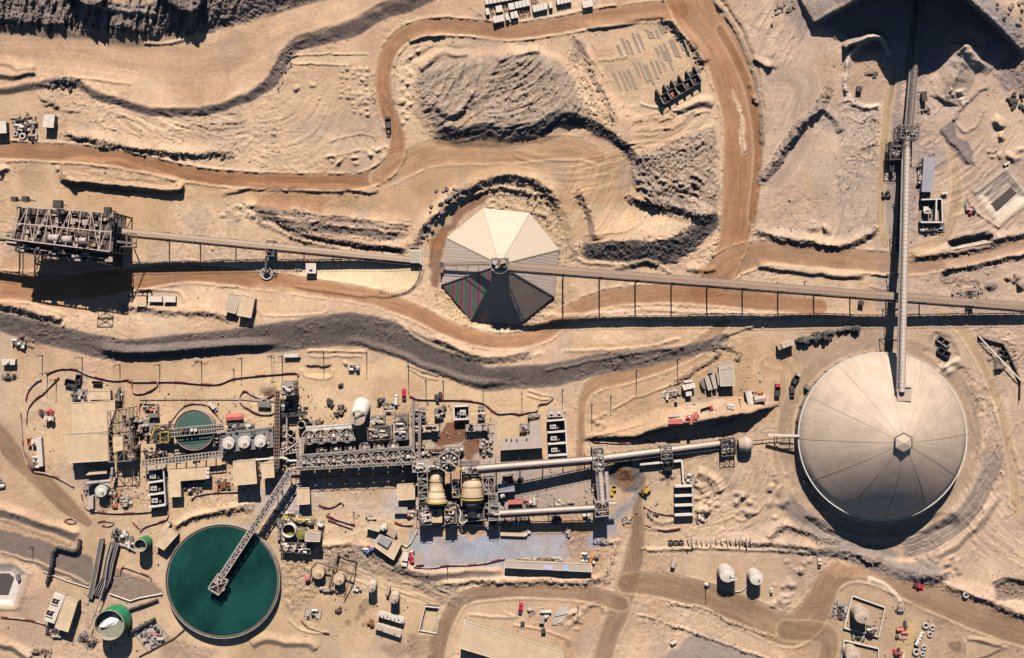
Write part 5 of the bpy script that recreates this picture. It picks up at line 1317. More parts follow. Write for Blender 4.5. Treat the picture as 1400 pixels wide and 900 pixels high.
module('small red hose reel at the south edge of the grey deck', rp(345,614,5,5), 58, 2, 1.5, slab=False, mats_=[REDP], rails=False, name='hose_reel', cat='hose reel')
# --- transformer bays
def bays(label, q4, n, h, boxes=True, seed=1, walls=CONCW, name='transformer_bay', side=1, floor=None):
    """q4 px at wall-top height: west-south, east-south, east-north, west-north; n cells north to south"""
    zb = gxy(*gpx(*mid(q4))[:2]); q = [W(a, b, zb+h)[:2] for a, b in q4]; c = mid(q); t = thing(name, label, 'transformer bay', (*c, zb))
    MB().prism(q, zb-.5, zb+.15).build('slab', floor or CONCD, t)
    for k in range(n+1):
        v = k/n; a = quadpt(q, 0, v); b = quadpt(q, 1, v); MB().beam((*a, zb+h/2-.2), (*b, zb+h/2-.2), .75, h+.4).build('fire_wall', walls, t)
    for u in ((1,) if side > 0 else (0,)):
        a = quadpt(q, u, 0); b = quadpt(q, u, 1); MB().beam((*a, zb+h/2-.3), (*b, zb+h/2-.3), .6, h).build('back_wall', walls, t)
    if boxes:
        for k in range(n):
            p = quadpt(q, .33 if side > 0 else .6, (k+.5)/n); d = MB().obox(p[0], p[1], zb+1.7, 3.2, 2.8, 3.2).build('transformer', CONCW, t)
            for j in (-1, 0, 1): MB().lathe(p[0]+j*.8, p[1]+.2, [(.22,zb+3.3),(.3,zb+3.8),(.12,zb+4.4)], 8).build('bushing', STEELB, d)
            MB().obox(p[0]+(2.6 if side > 0 else -2.6), p[1]-.4, zb+1.1, 1.2, 2.2, 1.8).build('radiator', STEEL, t)
    return t
bays('three white walled transformer bays west of the beige L-shaped roof', [(203,694),(226,691),(223,641),(199,644)], 3, 5, side=1)
bays('three white walled transformer bays east of the grey L-shaped roof', [(750,623.5),(775.5,622),(772.5,574),(747.5,576)], 3, 5, side=1, seed=2)
bays('transformer in an open box of white walls north of the stained floor', [(621,574),(641,573),(640,555),(620.5,556)], 1, 4.5, seed=3, side=-1)
def L_building(label, rpx, h, rm):
    zb = gxy(*gpx(*mid(rpx))[:2]); q = [W(a, b, zb+h)[:2] for a, b in rpx]; c = mid(q); t = thing('electrical_building', label, 'building', (*c, zb))
    MB().prism([(p[0]+(c[0]-p[0])*.012, p[1]+(c[1]-p[1])*.012) for p in q], zb-1, zb+h-.2).build('wall', BEIGEW, t); r_ = MB().prism(q, zb+h-.25, zb+h).build('roof', rm, t)
    for k in range(4):
        p = (q[0][0]+2+k*4.4, q[0][1]+2.6); 
    return t, q, zb+h
L1, q, zt = L_building('beige L-shaped roof with its long arm along the pipe rack', [(231.5,680),(247.5,679.5),(246.5,658),(284.5,655),(283.5,639),(229.5,642.5)], 5.6, BEIGE)
for k in range(3): MB().obox(*W(284.5, 641+k*5.5, zt)[:2], zt-.3, 1.6, 1.6, 1.5).build('cooling_unit', WHITEP, L1)
L2, q, zt = L_building('grey-pink L-shaped roof beside the white walled transformer bays', [(684,616),(742,612.5),(739.5,575.5),(724,577),(724.5,597),(684,600)], 6, PINKR)
for px_, py_ in ((699,601),(706.5,601),(720,600),(692,601)): MB().obox(*W(px_, py_, zt)[:2], zt+.4, .8, .8, .9).build('roof_vent', STEELD, L2)
module('cooling fans and cables behind the grey-pink L-shaped roof', rp(717,588,14,18), 61, 9, 3.2, mats_=[STEELD,STEELB,STEELL])
module('small switchgear at the north tip of the grey-pink roof', rp(731,570,16,8), 62, 6, 2.2, mats_=[STEELL,TAN,STEEL])
bld('low white switch room at the north end of the eastern transformer bays', [(749,571),(770,570),(769,558),(748,559)], 3, PINKR, CONC, units=2, name='switch_room', cat='building')
bld('square beige building south of the grey tank deck', [(320,663.5),(351,661),(348.5,628.5),(319,631)], 9.5, BEIGE)
bld('smaller beige building beside the thickener bridge', [(358.5,653.5),(375,652.5),(374,632.5),(357.5,633)], 8.5, BEIGE)
bld('small beige building south of the flotation cells', [(407,690),(423.5,689),(422.5,667),(406,667.5)], 6, BEIGE)
bld('beige switch room at the corner of the mill hall', [(544,684),(567,682.5),(566.5,661.5),(543,662.5)], 6, BEIGE)
bld('slatted grey cooler box beside the mill hall corner', rp(548,698,18,9), 3, STEELL, STEEL, seams=7, name='cooler_box', cat='cooler')
module('white and blue valve skid at the mill hall corner', rp(563,701,10,12), 63, 6, 2.2, mats_=[WHITEP,STEELL,REDL])
module('cyclone feed pumps in the shade between the two beige buildings', rp(353,646,5,26), 64, 7, 3, mats_=[WHITEP,STEEL])
module('scattered pump parts on the red soil east of the L-shaped roof', rp(306,663,24,16), 65, 9, 1.8, slab=False, rails=False, mats_=[RUSTS,TAN,STEELD])
module('pump skid tucked in the angle of the beige L-shaped roof', rp(264,666,26,14), 66, 9, 2.2, mats_=[STEELL,STEEL,WHITEP,STEELD])
# --- screen tower, column cells
frame_tower('tall narrow screen tower with a pale railed top north of the flotation cells', [(386,541),(402,540),(401,522),(385,523)], 13, 3, STEEL, nx=2, ny=2, mach=7, seed=31, name='screen_tower', topbrace=False, deckm=STEELL)
frame_tower('low steel frame at the foot of the screen tower', [(384,566),(403,565),(402,545),(384,546)], 4, 1, STEEL, nx=2, ny=2, mach=5, seed=32, name='screen_support_tower', topbrace=False, deckm=STEELD)
for c_, r_, lab in (((411.5,581),5.2,'open black round tank, northernmost of the three by the flotation rows'),((397,592),4.6,'open black round tank, middle of the three by the flotation rows'),((398,602),4.6,'open black round tank, southernmost of the three by the flotation rows')):
    tk = tank(lab, c_, r_, 5, STEELL, kind='open', n=24); X0, Y0, _ = W(*c_, 3); MB().lathe(X0, Y0, [(r_*.37,2.0),(r_*.37,2.2)], 20).build('liquid', BLACK, tk)
def column_tank():
    zb = 0; h = 14; x, y, _ = W(489, 571, h); r = 10.5*MP*.975; t = thing('column_tank', 'tall white tank with a sloping side throwing a long dark shadow', 'tank', (x, y, zb))
    bx, by, _ = W(494.5, 555, 0); n = 40; o = []
    for cx_, cy_, rr, zz in ((bx, by, 5.0, -.6), (bx+(x-bx)*.35, by+(y-by)*.35, 4.8, 5), (x, y, r, h)):
        for k in range(n): o.append((cx_+rr*math.cos(2*PI*k/n), cy_+rr*math.sin(2*PI*k/n), zz))
    m = MB(); m.smooth = True; m.add(o, [(a*n+k, a*n+(k+1)%n, (a+1)*n+(k+1)%n, (a+1)*n+k) for a in (0,1) for k in range(n)]); m.build('shell', CONCW, t); ro = MB().lathe(x, y, [(r+.08,h-.2),(r+.08,h+.05),(.5,h+.7)], 40, False, False, True).build('roof', CREAM, t)
    MB().obox(x-2, y+2.3, h+.9, 1.2, 1.2, 1).build('hatch', STEELD, ro); MB().obox(x-1.4, y-.6, h+1.0, .5, 2.2, .8).build('hatch', STEELD, ro); MB().beam((x-1, y, h+1.1), (x+4.4, y+3, h+1.1), .7, .5).build('walkway', STEEL, ro)
    R = MB()
    for k in range(14):
        a = 2*PI*k/14; b = 2*PI*(k+1)/14; R.beam((x+r*math.cos(a), y+r*math.sin(a), h), (x+r*math.cos(a), y+r*math.sin(a), h+1.1), .1); R.beam((x+r*math.cos(a), y+r*math.sin(a), h+1.1), (x+r*math.cos(b), y+r*math.sin(b), h+1.1), .1)
    R.build('handrail', STEELL, t)
column_tank()
# --- flotation cells
def flot(label, c, rpx, h, seed, group):
    rnd = random.Random(seed); zb = 0; x, y, _ = W(c[0], c[1], h); r = rpx*MP*(1-h/H); t = thing('flotation_cell', label, 'flotation cell', (x, y, zb), group)
    MB().lathe(x, y, [(r,zb-.5),(r,h),(r-.35,h),(r-.35,h-.9)], 28, True, True, False).build('shell', STEEL, t)
    MB().lathe(x, y, [(r-.35,h-1.0),(r-.35,h-.75)], 28).build('froth', mat('dark_froth', (.06,.06,.058), .5, var=.3, scale=.6), t)
    MB().ring(x, y, r*.55, r*.68, h-.8, h-.1, 24).build('launder', STEELL, t)
    a0 = rnd.uniform(-.2, .2); b = MB(); b.beam((x-r*math.cos(a0), y-r*math.sin(a0), h+.2), (x+r*math.cos(a0), y+r*math.sin(a0), h+.2), 1.3, .5)
    b.beam((x, y-r, h+.25), (x, y+r, h+.25), .6, .4); br = b.build('bridge', STEELL, t)
    MB().obox(x+.3, y+.3, h+1.4, 1.8, 1.6, 2.0).build('agitator_motor', rnd.choice([TAN, WHITEP, STEELL, CONC]), br)
    MB().tube((x-1.6, y+1.0, h+.9), (x-1.6, y-1.5, h+.9), .55, 10).build('drive_motor', rnd.choice([STEELD, STEELB]), br)
    f = MB()
    for k in range(16):
        a = 2*PI*k/16; p = (x+(r+.25)*math.cos(a), y+(r+.25)*math.sin(a)); b_ = 2*PI*(k+1)/16; q_ = (x+(r+.25)*math.cos(b_), y+(r+.25)*math.sin(b_)); f.beam((*p, h+1.2), (*q_, h+1.2), .2); f.beam((*p, h-.2), (*p, h+1.2), .13); f.beam((*p, h), (*q_, h), .55, .15)
    f.build('ring_walkway', STEELL, t)
    for k in range(3):
        p = (x+rnd.uniform(-.7,.7)*r, y+rnd.uniform(-.7,.7)*r); MB().obox(p[0], p[1], h+.35, rnd.uniform(.6,1.4), rnd.uniform(.6,1.2), .9).build('valve_box', rnd.choice([STEELL, TAN, STEELD, STEELB]), t)
ordn = ['first','second','third','fourth','fifth','sixth','seventh','eighth']
for k, (px, py) in enumerate(((422.5,598),(438.5,597),(456,596),(474,595))):
    flot('flotation cell of the short north row, %s from the west' % ordn[k], (px, py), 9.2, 8, 70+k, 'flotation cells of the north row')
for k in range(8):
    flot('flotation cell of the long south row, %s from the west' % ordn[k], (416+k*20.3, 632.5-k*1.15), 9.6, 10, 80+k, 'flotation cells of the south row')
for k in range(6):
    flot('shaded flotation cell between the north and south rows, %s from the west' % ordn[k], (440+k*19.5, 614.5-k*.8), 6.5, 4.5, 90+k, 'shaded flotation cells of the middle row')
def cell_walk(label, a, b, w, h, m=STEELL):
    A = Vector(W(a[0], a[1], h)); B = Vector(W(b[0], b[1], h)); d = (B-A).normalized(); n = Vector((-d.y, d.x, 0)); t = thing('walkway', label, 'walkway', (A.x, A.y, 0))
    MB().beam(A, B, w, .2).build('deck', m, t); f = MB(); N = int((B-A).length/3)
    for s in (-w/2, w/2):
        f.beam(A+n*s+Vector((0,0,1.2)), B+n*s+Vector((0,0,1.2)), .16); f.beam(A+n*s, B+n*s, .3)
        for k in range(N+1): P = A+(B-A)*k/N+n*s; f.beam(P, P+Vector((0,0,1.2)), .12)
    f.build('handrail', STEELL, t)
    for k in range(0, N+1, 4): P = A+(B-A)*k/N; MB().beam(P, (P.x, P.y, -.5), .45).build('post', STEELD, t)
cell_walk('railed walkway along the north edge of the south flotation row', (406,624), (562,612), 1.4, 10.6, STEEL)
cell_walk('railed walkway along the south edge of the south flotation row', (404,641), (562,633), 1.5, 10.6, STEEL)
cell_walk('pale covered launder along the north flotation row', (418,587), (486,581), 3.0, 6.5, CONCW)
cell_walk('railed walkway along the south edge of the north flotation row', (412,604), (486,600), 1.5, 8.4)
cell_walk('cross walkway joining the flotation rows at their west end', (411,600), (411.5,640), 1.8, 11)
cell_walk('cross walkway joining the flotation rows at their east end', (565,548), (565,640), 1.2, 8.5, STEEL)
cell_walk('railed walkway west of the stained floor', (574,566), (573,640), 1.2, 8.5, STEEL)
pipe_run('pale pipe running west from the flotation rows', [(350,629,8),(388,626,8),(396,630.5,8),(450,627.5,9)], .6, CONCW)
pipe_run('grey branch pipe rising beside the black tanks', [(384,626,7),(388,619,7),(406,606,7),(412,600,8)], .5, STEELL)
def floor_box(label, q4, h, m, floors=1, seed=1, n=10):
    frame_tower(label, q4, h, floors, STEEL, nx=4, ny=1, mach=n, seed=seed, name='machinery_frame', topbrace=False, deckm=m, cat='machinery')
floor_box('regrind mill platform east of the tall white tank', [(503,602),(536,600),(535,582),(502,585)], 7, STEELD, 1, 101, 16)
floor_box('railed valve platform north of the regrind mill', [(508,582),(526,581),(526,568),(508,569)], 3, CONCD, 1, 102, 9)
floor_box('narrow pump platform between the regrind mill and the tower', [(540,602),(558,601),(557,566),(540,567)], 6, STEEL, 1, 103, 14)
floor_box('square cable frame north of the stained floor', [(562,578),(582,577),(581,557),(561,558)], 2.6, CONCD, 1, 104, 11)
floor_box('small dark valve frame beside the open white box', [(594,572),(604,572),(604,558),(594,559)], 2.4, STEEL, 1, 105, 6)
floor_box('small dark valve frame east of the open white box', [(654,574),(662,574),(662,555),(654,556)], 2.4, STEEL, 1, 106, 6)
floor_box('long sump house roof on the north edge of the stained floor', [(564,592),(601,589),(600,580),(564,583)], 4, BEIGE, 1, 107, 5)
floor_box('second sump house roof east of the wet red floor', [(636,590),(668,587),(667,579),(637,581)], 4, PINKR, 1, 108, 5)
module('yellow topped dosing skid on the stained floor', rp(573,609,14,8), 109, 7, 2, mats_=[YELLOW,TAN,STEELL])
module('valve manifold south of the wet red floor', rp(608,616,54,10,-3), 110, 18, 3, mats_=[STEELL,STEEL,TAN,STEELD])
module('pump row east of the wet red floor', rp(665,612,18,20), 111, 12, 3, mats_=[STEELL,CONC,TAN])
module('drums and hoppers north of the regrind mill', rp(521,549,10,10), 112, 4, 2.4, slab=False, rails=False, mats_=[STEELD,BLACK])
module('flat pale slab with crates beside the drums', rp(532,556,16,16), 113, 5, 1.2, mats_=[TAN,CONC], slabm=CONC)
module('excavated pipe joint with pale hoses north of the flotation rows', rp(464,562,18,16), 114, 7, 1.6, slab=False, rails=False, mats_=[STEELL,STEELB,STEELD])
module('grey compressor north of the excavated pipe joint', rp(452,551,8,7), 115, 4, 2, slab=False, rails=False, mats_=[STEELD,STEELL])
module('two dark crates on the sand north of the white tank', rp(465,527,9,6), 116, 3, 1.8, slab=False, rails=False, mats_=[STEELD], name='crate_group', cat='crates')
module('low skid of dark grilles near the embankment foot', rp(484,503,16,8), 117, 6, 1.4, mats_=[STEEL,STEELD,WHITEP])
module('white steel stockpile inside the orange fence', rp(360,553,16,8), 118, 5, 2.2, slab=False, rails=False, mats_=[STEELD,WHITEP,STEELL])
bld('dark flat roofed hut inside the barrier loop west of the screen tower', rp(361,553,18,8,3), 2.4, STEEL, STEELD, name='site_hut', cat='hut')
# ================================================================== mill hall, tube conveyors, ore yard
def mill(label, cpx, prof, z, seed, mot, kind):
    """prof: (py, radius in px) along the drum from north to south"""
    x0, _, _ = W(cpx, 660, z); ys_ = [W(cpx, p[0], z)[1] for p in prof]; rs = [p[1]*MP*(1-z/H) for p in prof]
    zb = 0; t = thing('grinding_mill', label, 'grinding mill', (x0, ys_[-1], zb))
    n = 36; m = MB(); o = []
    for yy, rr in zip(ys_, rs):
        for k in range(n): a = 2*PI*k/n; o.append((x0+rr*math.cos(a), yy, z+rr*math.sin(a)))
    f = [(j*n+k, (j+1)*n+k, (j+1)*n+(k+1)%n, j*n+(k+1)%n) for j in range(len(rs)-1) for k in range(n)]
    m.smooth = True; m.add(o, f); m.smooth = False; m.add(o[:n], [tuple(range(n))]); m.add(o[-n:], [tuple(range(n-1,-1,-1))])
    d = m.build('drum', BEIGE, t)
    rr_ = max(rs)
    for yy, rr in list(zip(ys_, rs))[1:-1]: MB().tube((x0, yy-.25, z), (x0, yy+.25, z), rr+.3, 36).build('drum_band', BEIGE2, d)
    MB().tube((x0, ys_[-1]-.9, z), (x0, ys_[-1]-.05, z), rs[-1]+.55, 40).build('girth_gear', YELLOW if kind == 'sag' else mat('dull_yellow', (.48,.31,.10), .6), t)
    for yy in (ys_[0]+1.2, ys_[-1]-2.2): MB().obox(x0, yy, z*.5-.5, rr_*1.5, 2.0, z+.6).build('bearing_block', CONC, t)
    return t, x0, ys_, rr_
t, x0, yy, rr = mill('narrow stepped beige grinding mill with a yellow girth gear', 596.5, [(645,5.2),(646.5,7.5),(657,9.5),(657.6,9.2),(670,9.2),(671,10.5),(680,12.5),(685,14.2)], 8.5, 1, 0, 'sag')
MB().obox(x0-.2, yy[-1]-8.2, 4.5, 6.6, 7.4, 6.5).build('discharge_hood', BEIGE, t)
MB().obox(x0-.3, yy[-1]-6.6, 7.95, .9, 2.6, .35).build('hood_slot', BLACK, t)
t, x0, yy, rr = mill('wide beige grinding mill with a trommel at its south end', 645.5, [(653,10),(654.5,12.5),(664,14.2),(664.6,14.2),(678,15.6),(680.5,15)], 8.5, 2, 0, 'ball')
m = MB(); m.tube((x0, yy[-1]-1, 8), (x0, yy[-1]-4.2, 8), 4.9, 28, 4.6); m.build('trommel_neck', STEELD, t)
for k in range(14):
    a = PI*k/13; MB().obox(x0+5.1*math.cos(a), yy[-1]-2.4, 8+5.1*math.sin(a), .5, 1.4, .5, 0).build('gear_guard_bolt', CONC, t)
m = MB(); m.tube((x0, yy[-1]-4.4, 7), (x0, yy[-1]-10.5, 6.4), 3.2, 20, 2.4); m.build('trommel', STEELL, t)
for k in range(6): MB().tube((x0, yy[-1]-5-k, 6.9), (x0, yy[-1]-5.3-k, 6.9), 3.35-.1*k, 20).build('trommel_hoop', STEELD, t)
def tower_at(label, q4, h, lv, nx, ny, mach, seed, m=None, **kw): return frame_tower(label, q4, h, lv, m or STEELL, nx=nx, ny=ny, mach=mach, seed=seed, **kw)
tower_at('lattice platform tower west of the narrow grinding mill', [(572,683),(585,682),(584,645),(571,646)], 14, 3, 1, 4, 3, 121, name='lattice_tower')
tower_at('railed feed platform north of the narrow grinding mill', [(564,646),(588,645),(588,630),(564,631)], 13, 2, 2, 1, 7, 122, name='feed_platform', topbrace=False, deckm=CONC)
tower_at('lattice stair tower east of the wide grinding mill', [(662,676),(676,675),(675,653),(660,654)], 13, 3, 2, 2, 3, 123, name='lattice_tower')
tower_at('long railed gangway along the east side of the mill hall', [(668,712),(682,711),(680,676),(668,677)], 10, 2, 1, 4, 4, 124, name='gangway_frame', topbrace=False, deckm=STEEL)
tower_at('motor platform south west of the narrow grinding mill', [(573,718),(590,717),(589,686),(572,687)], 9, 2, 2, 3, 16, 125, name='motor_platform', topbrace=False, deckm=STEELD)
tower_at('motor platform south east of the narrow grinding mill', [(608,716),(624,715),(623,688),(608,689)], 9, 2, 2, 3, 10, 126, name='motor_platform', topbrace=False, deckm=STEELD)
tower_at('railed trommel platform round the south end of the wide mill', [(632,713),(662,711),(661,686),(632,687)], 5.5, 1, 3, 2, 8, 127, name='trommel_platform', topbrace=False, deckm=STEELD)
tower_at('narrow lattice frame between the two grinding mills', [(619,680),(628,680),(627,658),(618,659)], 12, 3, 1, 2, 2, 128, name='lattice_tower')
bld('small beige motor cover beside the narrow mill hood', rp(613,694,8,9), 8, BEIGE, BEIGEW, name='motor_cover', cat='cover', door=False)
module('red and yellow lube unit west of the mill hood', rp(577,698,16,20), 131, 12, 8, slab=False, rails=False, mats_=[REDP,WHITEP,YELLOW,STEELL])
module('blue motor with pale guards east of the wide mill', rp(666,688,10,14), 132, 6, 7, slab=False, rails=False, mats_=[BLUEP,STEELL,TAN])
def swan_pipe():
    t = thing('slurry_hose', 'pale loop of slurry hose south of the trommel', 'hose', (*W(637,712,0)[:2], 0))
    q = [W(a, b, 5.5) for a, b in spline([(625,690),(630,702),(628,712),(633,716),(639,710),(636,702)], 5)]; MB().pipe(q, .45, 8).build('hose', CONCW, t)
    q = [W(a, b, 5) for a, b in spline([(640,706),(644,713),(650,711),(652,704)], 5)]; MB().pipe(q, .4, 8).build('branch_hose', STEELL, t)
swan_pipe()
# cyclone cluster
def cyclones():
    h = 17; x, y, _ = W(614, 632, h); t = thing('cyclone_cluster', 'round cyclone cluster on a hexagonal railed platform', 'cyclone cluster', (x, y, 0)); r = 4.9
    MB().lathe(x, y, [(r+.6,h-1.2),(r+.6,h-.9)], 12, False).build('platform', STEELD, t)
    f = MB(); K = 6
    for k in range(K):
        a = 2*PI*k/K+.5; b = 2*PI*(k+1)/K+.5; p = (x+(r+1.1)*math.cos(a), y+(r+1.1)*math.sin(a)); q_ = (x+(r+1.1)*math.cos(b), y+(r+1.1)*math.sin(b))
        f.beam((*p,h), (*q_,h), .45); f.beam((*p,h+1.1), (*q_,h+1.1), .25); MB().beam((*p,-.5), (*p,h+1.1), .5).build('column', STEEL, t)
    f.build('hexagon_rail', STEELL, t)
    for k in range(10):
        a = 2*PI*k/10; p = (x+3.4*math.cos(a), y+3.4*math.sin(a)); c = MB().lathe(p[0], p[1], [(.25,h-2.5),(.75,h-.6),(.75,h+.7),(.2,h+.75)], 12).build('cyclone', [STEELL,WHITEP,STEEL][k%3], t)
        MB().beam((x, y, h+.9), (p[0], p[1], h+.9), .45).build('feed_pipe', STEELL, t)
    MB().lathe(x, y, [(1.2,h-1),(1.2,h+1.3),(.5,h+1.6)], 14).build('distributor', STEELL, t)
    MB().ring(x, y, 4.6, 5.0, h-.9, h-.3, 32).build('launder', STEEL, t)
    a0 = W(612, 629, h+4); a1 = W(627, 641, h+4); j = MB().beam(a0, a1, .8, .9).build('jib', TAN, t); MB().obox(a1[0], a1[1], h+3.9, 2.0, 2.0, 1.4, .7).build('jib_head', YELLOW, j); MB().beam((x+1.5,y-1,h), (x+1.5,y-1,h+4), .5).build('jib_post', STEEL, t)
cyclones()
frame_tower('feed chute house between the cyclone cluster and the tube conveyor', [(631,648),(654,647),(653,634),(630,635)], 15, 3, STEEL, nx=2, ny=1, mach=8, seed=141, topbrace=False, deckm=STEEL)
frame_tower('railed steel floor west of the cyclone cluster', [(588,642),(603,641),(602,626),(588,627)], 13, 2, STEEL, nx=2, ny=1, mach=7, seed=142, topbrace=False, deckm=TAN, name='feed_platform')
PINKT = mat('white_pink_cover', (.50,.41,.34))
gallery('tube_conveyor', 'long pale tube conveyor rising to the mill hall from the east tower', (652, 641.5, 17), (818, 628, 9.5), 2.9, 2.2, 'round', PINKT, tr=[.16,.36,.55,.72,.9], bays=26, legr=.4)
gallery('tube_conveyor', 'pale tube conveyor between the east tower and the bulb ended tail station', (818, 628, 9.2), (986, 607, 4.0), 3.0, 1.8, 'round', PINKT, tr=[.15,.38,.55,.75,.93], bays=26)
frame_tower('east transfer tower where the tube conveyors meet', [(811,642),(826,641),(825,612),(810,613)], 12, 3, STEELL, nx=2, ny=3, mach=9, seed=151)
gallery('tube_conveyor', 'short pale tube conveyor running south from the east transfer tower', (820.5, 640, 11), (824.5, 690, 13), 2.4, 2.2, 'round', PINKT, tr=[.3,.7], bays=10)
gallery('tube_conveyor', 'twin of the short southward tube conveyor on its east side', (829, 645, 9), (832, 690, 10), 1.6, 1.6, 'flat', STEELL, tr=[.4], bays=8, walk=0)
frame_tower('southern transfer tower at the corner of the tube conveyors', [(814,707),(833,705),(832,686),(814,687)], 15, 4, STEELL, nx=2, ny=2, mach=9, seed=152)
gallery('tube_conveyor', 'pale tube conveyor running west from the southern transfer tower', (814, 695, 12), (683, 702.5, 10), 2.6, 2.0, 'round', PINKT, tr=[.08,.42,.48,.7,.95], bays=26, legr=.4)
gallery('stacker_boom', 'short white stacker boom east of the southern transfer tower', (832, 689, 11), (842, 688, 11), 1.4, .9, 'flat', WHITEP, walk=0, bays=3, cat='conveyor')
frame_tower('sampler frame straddling the tube conveyor above the ore box', [(904,628),(919,626),(918,610),(903,611)], 7, 2, STEEL, nx=2, ny=2, mach=6, seed=153, name='sampling_tower')
frame_tower('small trestle frame beside the tube conveyor east of the transfer tower', [(860,630),(866,630),(866,616),(860,617)], 4, 1, STEEL, nx=1, ny=2, mach=3, seed=154, name='sampling_tower')
frame_tower('dark tail station of the tube conveyor next to the white bulb', [(987,624),(1007,622),(1005,600),(986,602)], 6.5, 2, STEELD, nx=3, ny=2, mach=10, seed=155, name='tail_station')
def bulb():
    A = Vector(W(1009, 608, 4)); B = Vector(W(1026, 607, 4)); t = thing('bulb_vessel', 'white bulb shaped vessel at the tail of the tube conveyor', 'vessel', (A.x, A.y, 0)); m = MB()
    n = 24; d = (B-A).normalized(); o = []; pr = [(0,2.6),(.5,3.6),(3.4,4.1),(3.5,4.3),(4.0,4.3),(5.5,4.1),(6.9,3.3),(7.8,2.0),(8.1,.6)]
    nn = Vector((-d.y, d.x, 0)); m.smooth = True
    for s, r_ in pr:
        for k in range(n): a = 2*PI*k/n; o.append(A+d*s+nn*r_*math.cos(a)+Vector((0,0,r_*math.sin(a))))
    m.add(o, [(j*n+k, j*n+(k+1)%n, (j+1)*n+(k+1)%n, (j+1)*n+k) for j in range(len(pr)-1) for k in range(n)]); m.smooth = False; m.add(o[:n], [tuple(range(n))]); m.add(o[-n:], [tuple(range(n-1,-1,-1))])
    m.build('shell', CREAM, t)
    for s in (1.5, 5.5): MB().obox(*(A+d*s).to_tuple()[:2], .5, 1, 6, 3).build('saddle', CONC, t)
bulb()
pipe_run('thin pipe running from the white bulb to the dome', [(1027,603,2),(1060,600,2),(1087,598,3)], .25, STEELD)
def dome_bridge():
    t = thing('pipe_bridge', 'white pipe bridge reaching the west side of the dome', 'pipe bridge', (*W(1060,596,0)[:2], G(1060,596)))
    A = Vector(W(1050, 594.5, 6)); B = Vector(W(1093, 596, 9)); MB().beam(A, B, 1.2, .8).build('beam', WHITEP, t)
    for px_, py_ in ((1062,596),(1083,597)): P = W(px_, py_, 6); MB().beam(P, (P[0], P[1], G(px_, py_)-.5), .5).build('post', STEELD, t)
    MB().pipe([W(1062,597,4), W(1062,604,2.4), W(1068,608,2.4), W(1086,608,2.4)], .25, 6).build('branch_pipe', STEELD, t)
dome_bridge()
# --- structures between the tubes
bld('low grey roof in the shade between the tube conveyors', [(681,674),(704,672),(703,661),(680,663)], 5, GREYR, STEELD)
bld('flat grey roof just south of the long tube conveyor', [(687,651),(702,650),(702,644),(686,645)], 5, PINKR, STEELD, door=False)
tank('small white tank in the shade beside the low grey roof', (687,678), 3, 4, WHITEP, WHITEP, n=20, rail=False)
bld('slatted red-brown cooler north of the southern tube conveyor', rp(704.5,686.5,20,6,-2), 3, REDL, STEELD, seams=9, name='cooler_box', cat='cooler')
module('pump and pipe spools beside the slatted cooler', rp(725,687,18,9), 161, 8, 2.2, mats_=[STEELB,CONC,REDL,WHITEP])
module('crushed pipe offcuts below the southern tube conveyor', rp(700,713,56,7,-2), 162, 16, 2, slab=False, rails=False, mats_=[RUSTS,STEELB,STEELL,STEELD])
module('white dosing unit with a red drip tray by the south tower', rp(805,706,9,12), 163, 4, 2.6, slab=False, rails=False, mats_=[WHITEP,REDL,STEELL])
module('dark trestle machinery under the southern tube conveyor', rp(761,710,14,12), 164, 7, 4, slab=False, mats_=[STEELD])
bld('low pale sump roof on the grey pad', rp(701,731,34,4.5,2), 1.8, BEIGE, BEIGEW, name='sump_cover', cat='cover', door=False)
module('white valve heap at the east end of the sump roof', rp(720,729,9,7), 165, 6, 1.6, slab=False, rails=False, mats_=[WHITEP,STEELL])
module('tall white filter leaning on the grey pad', rp(776,728,6,14,8), 166, 6, 2.4, slab=False, rails=False, mats_=[WHITEP,STEELL,TAN])
bld('long low pale workshop roof along the south edge of the grey pad', [(690,776),(809,782),(809,771.5),(690.5,767)], 4.5, PINKR, BEIGEW, seams=14, name='workshop')
def blue_tank():
    x, y, _ = W(773, 777, 5.4); t = thing('water_tote', 'pale blue plastic cover lying across the long workshop roof', 'cover', (x, y, 4.62)); MB().obox(x, y, 4.85, 2.4, 3.0, .4).build('sheet', mat('pale_blue_plastic', (.35,.46,.66), .5), t); MB().obox(x-9.5, y+.3, 4.8, 5, 2.6, .3).build('second_sheet', mat('lilac_plastic', (.48,.42,.58), .5), t)
blue_tank()
module('scrap timber and white drums at the east end of the workshop', rp(805,763,24,14,10), 167, 14, 1.6, slab=False, rails=False, mats_=[WHITEP,ORANGE,STEELD,TAN])
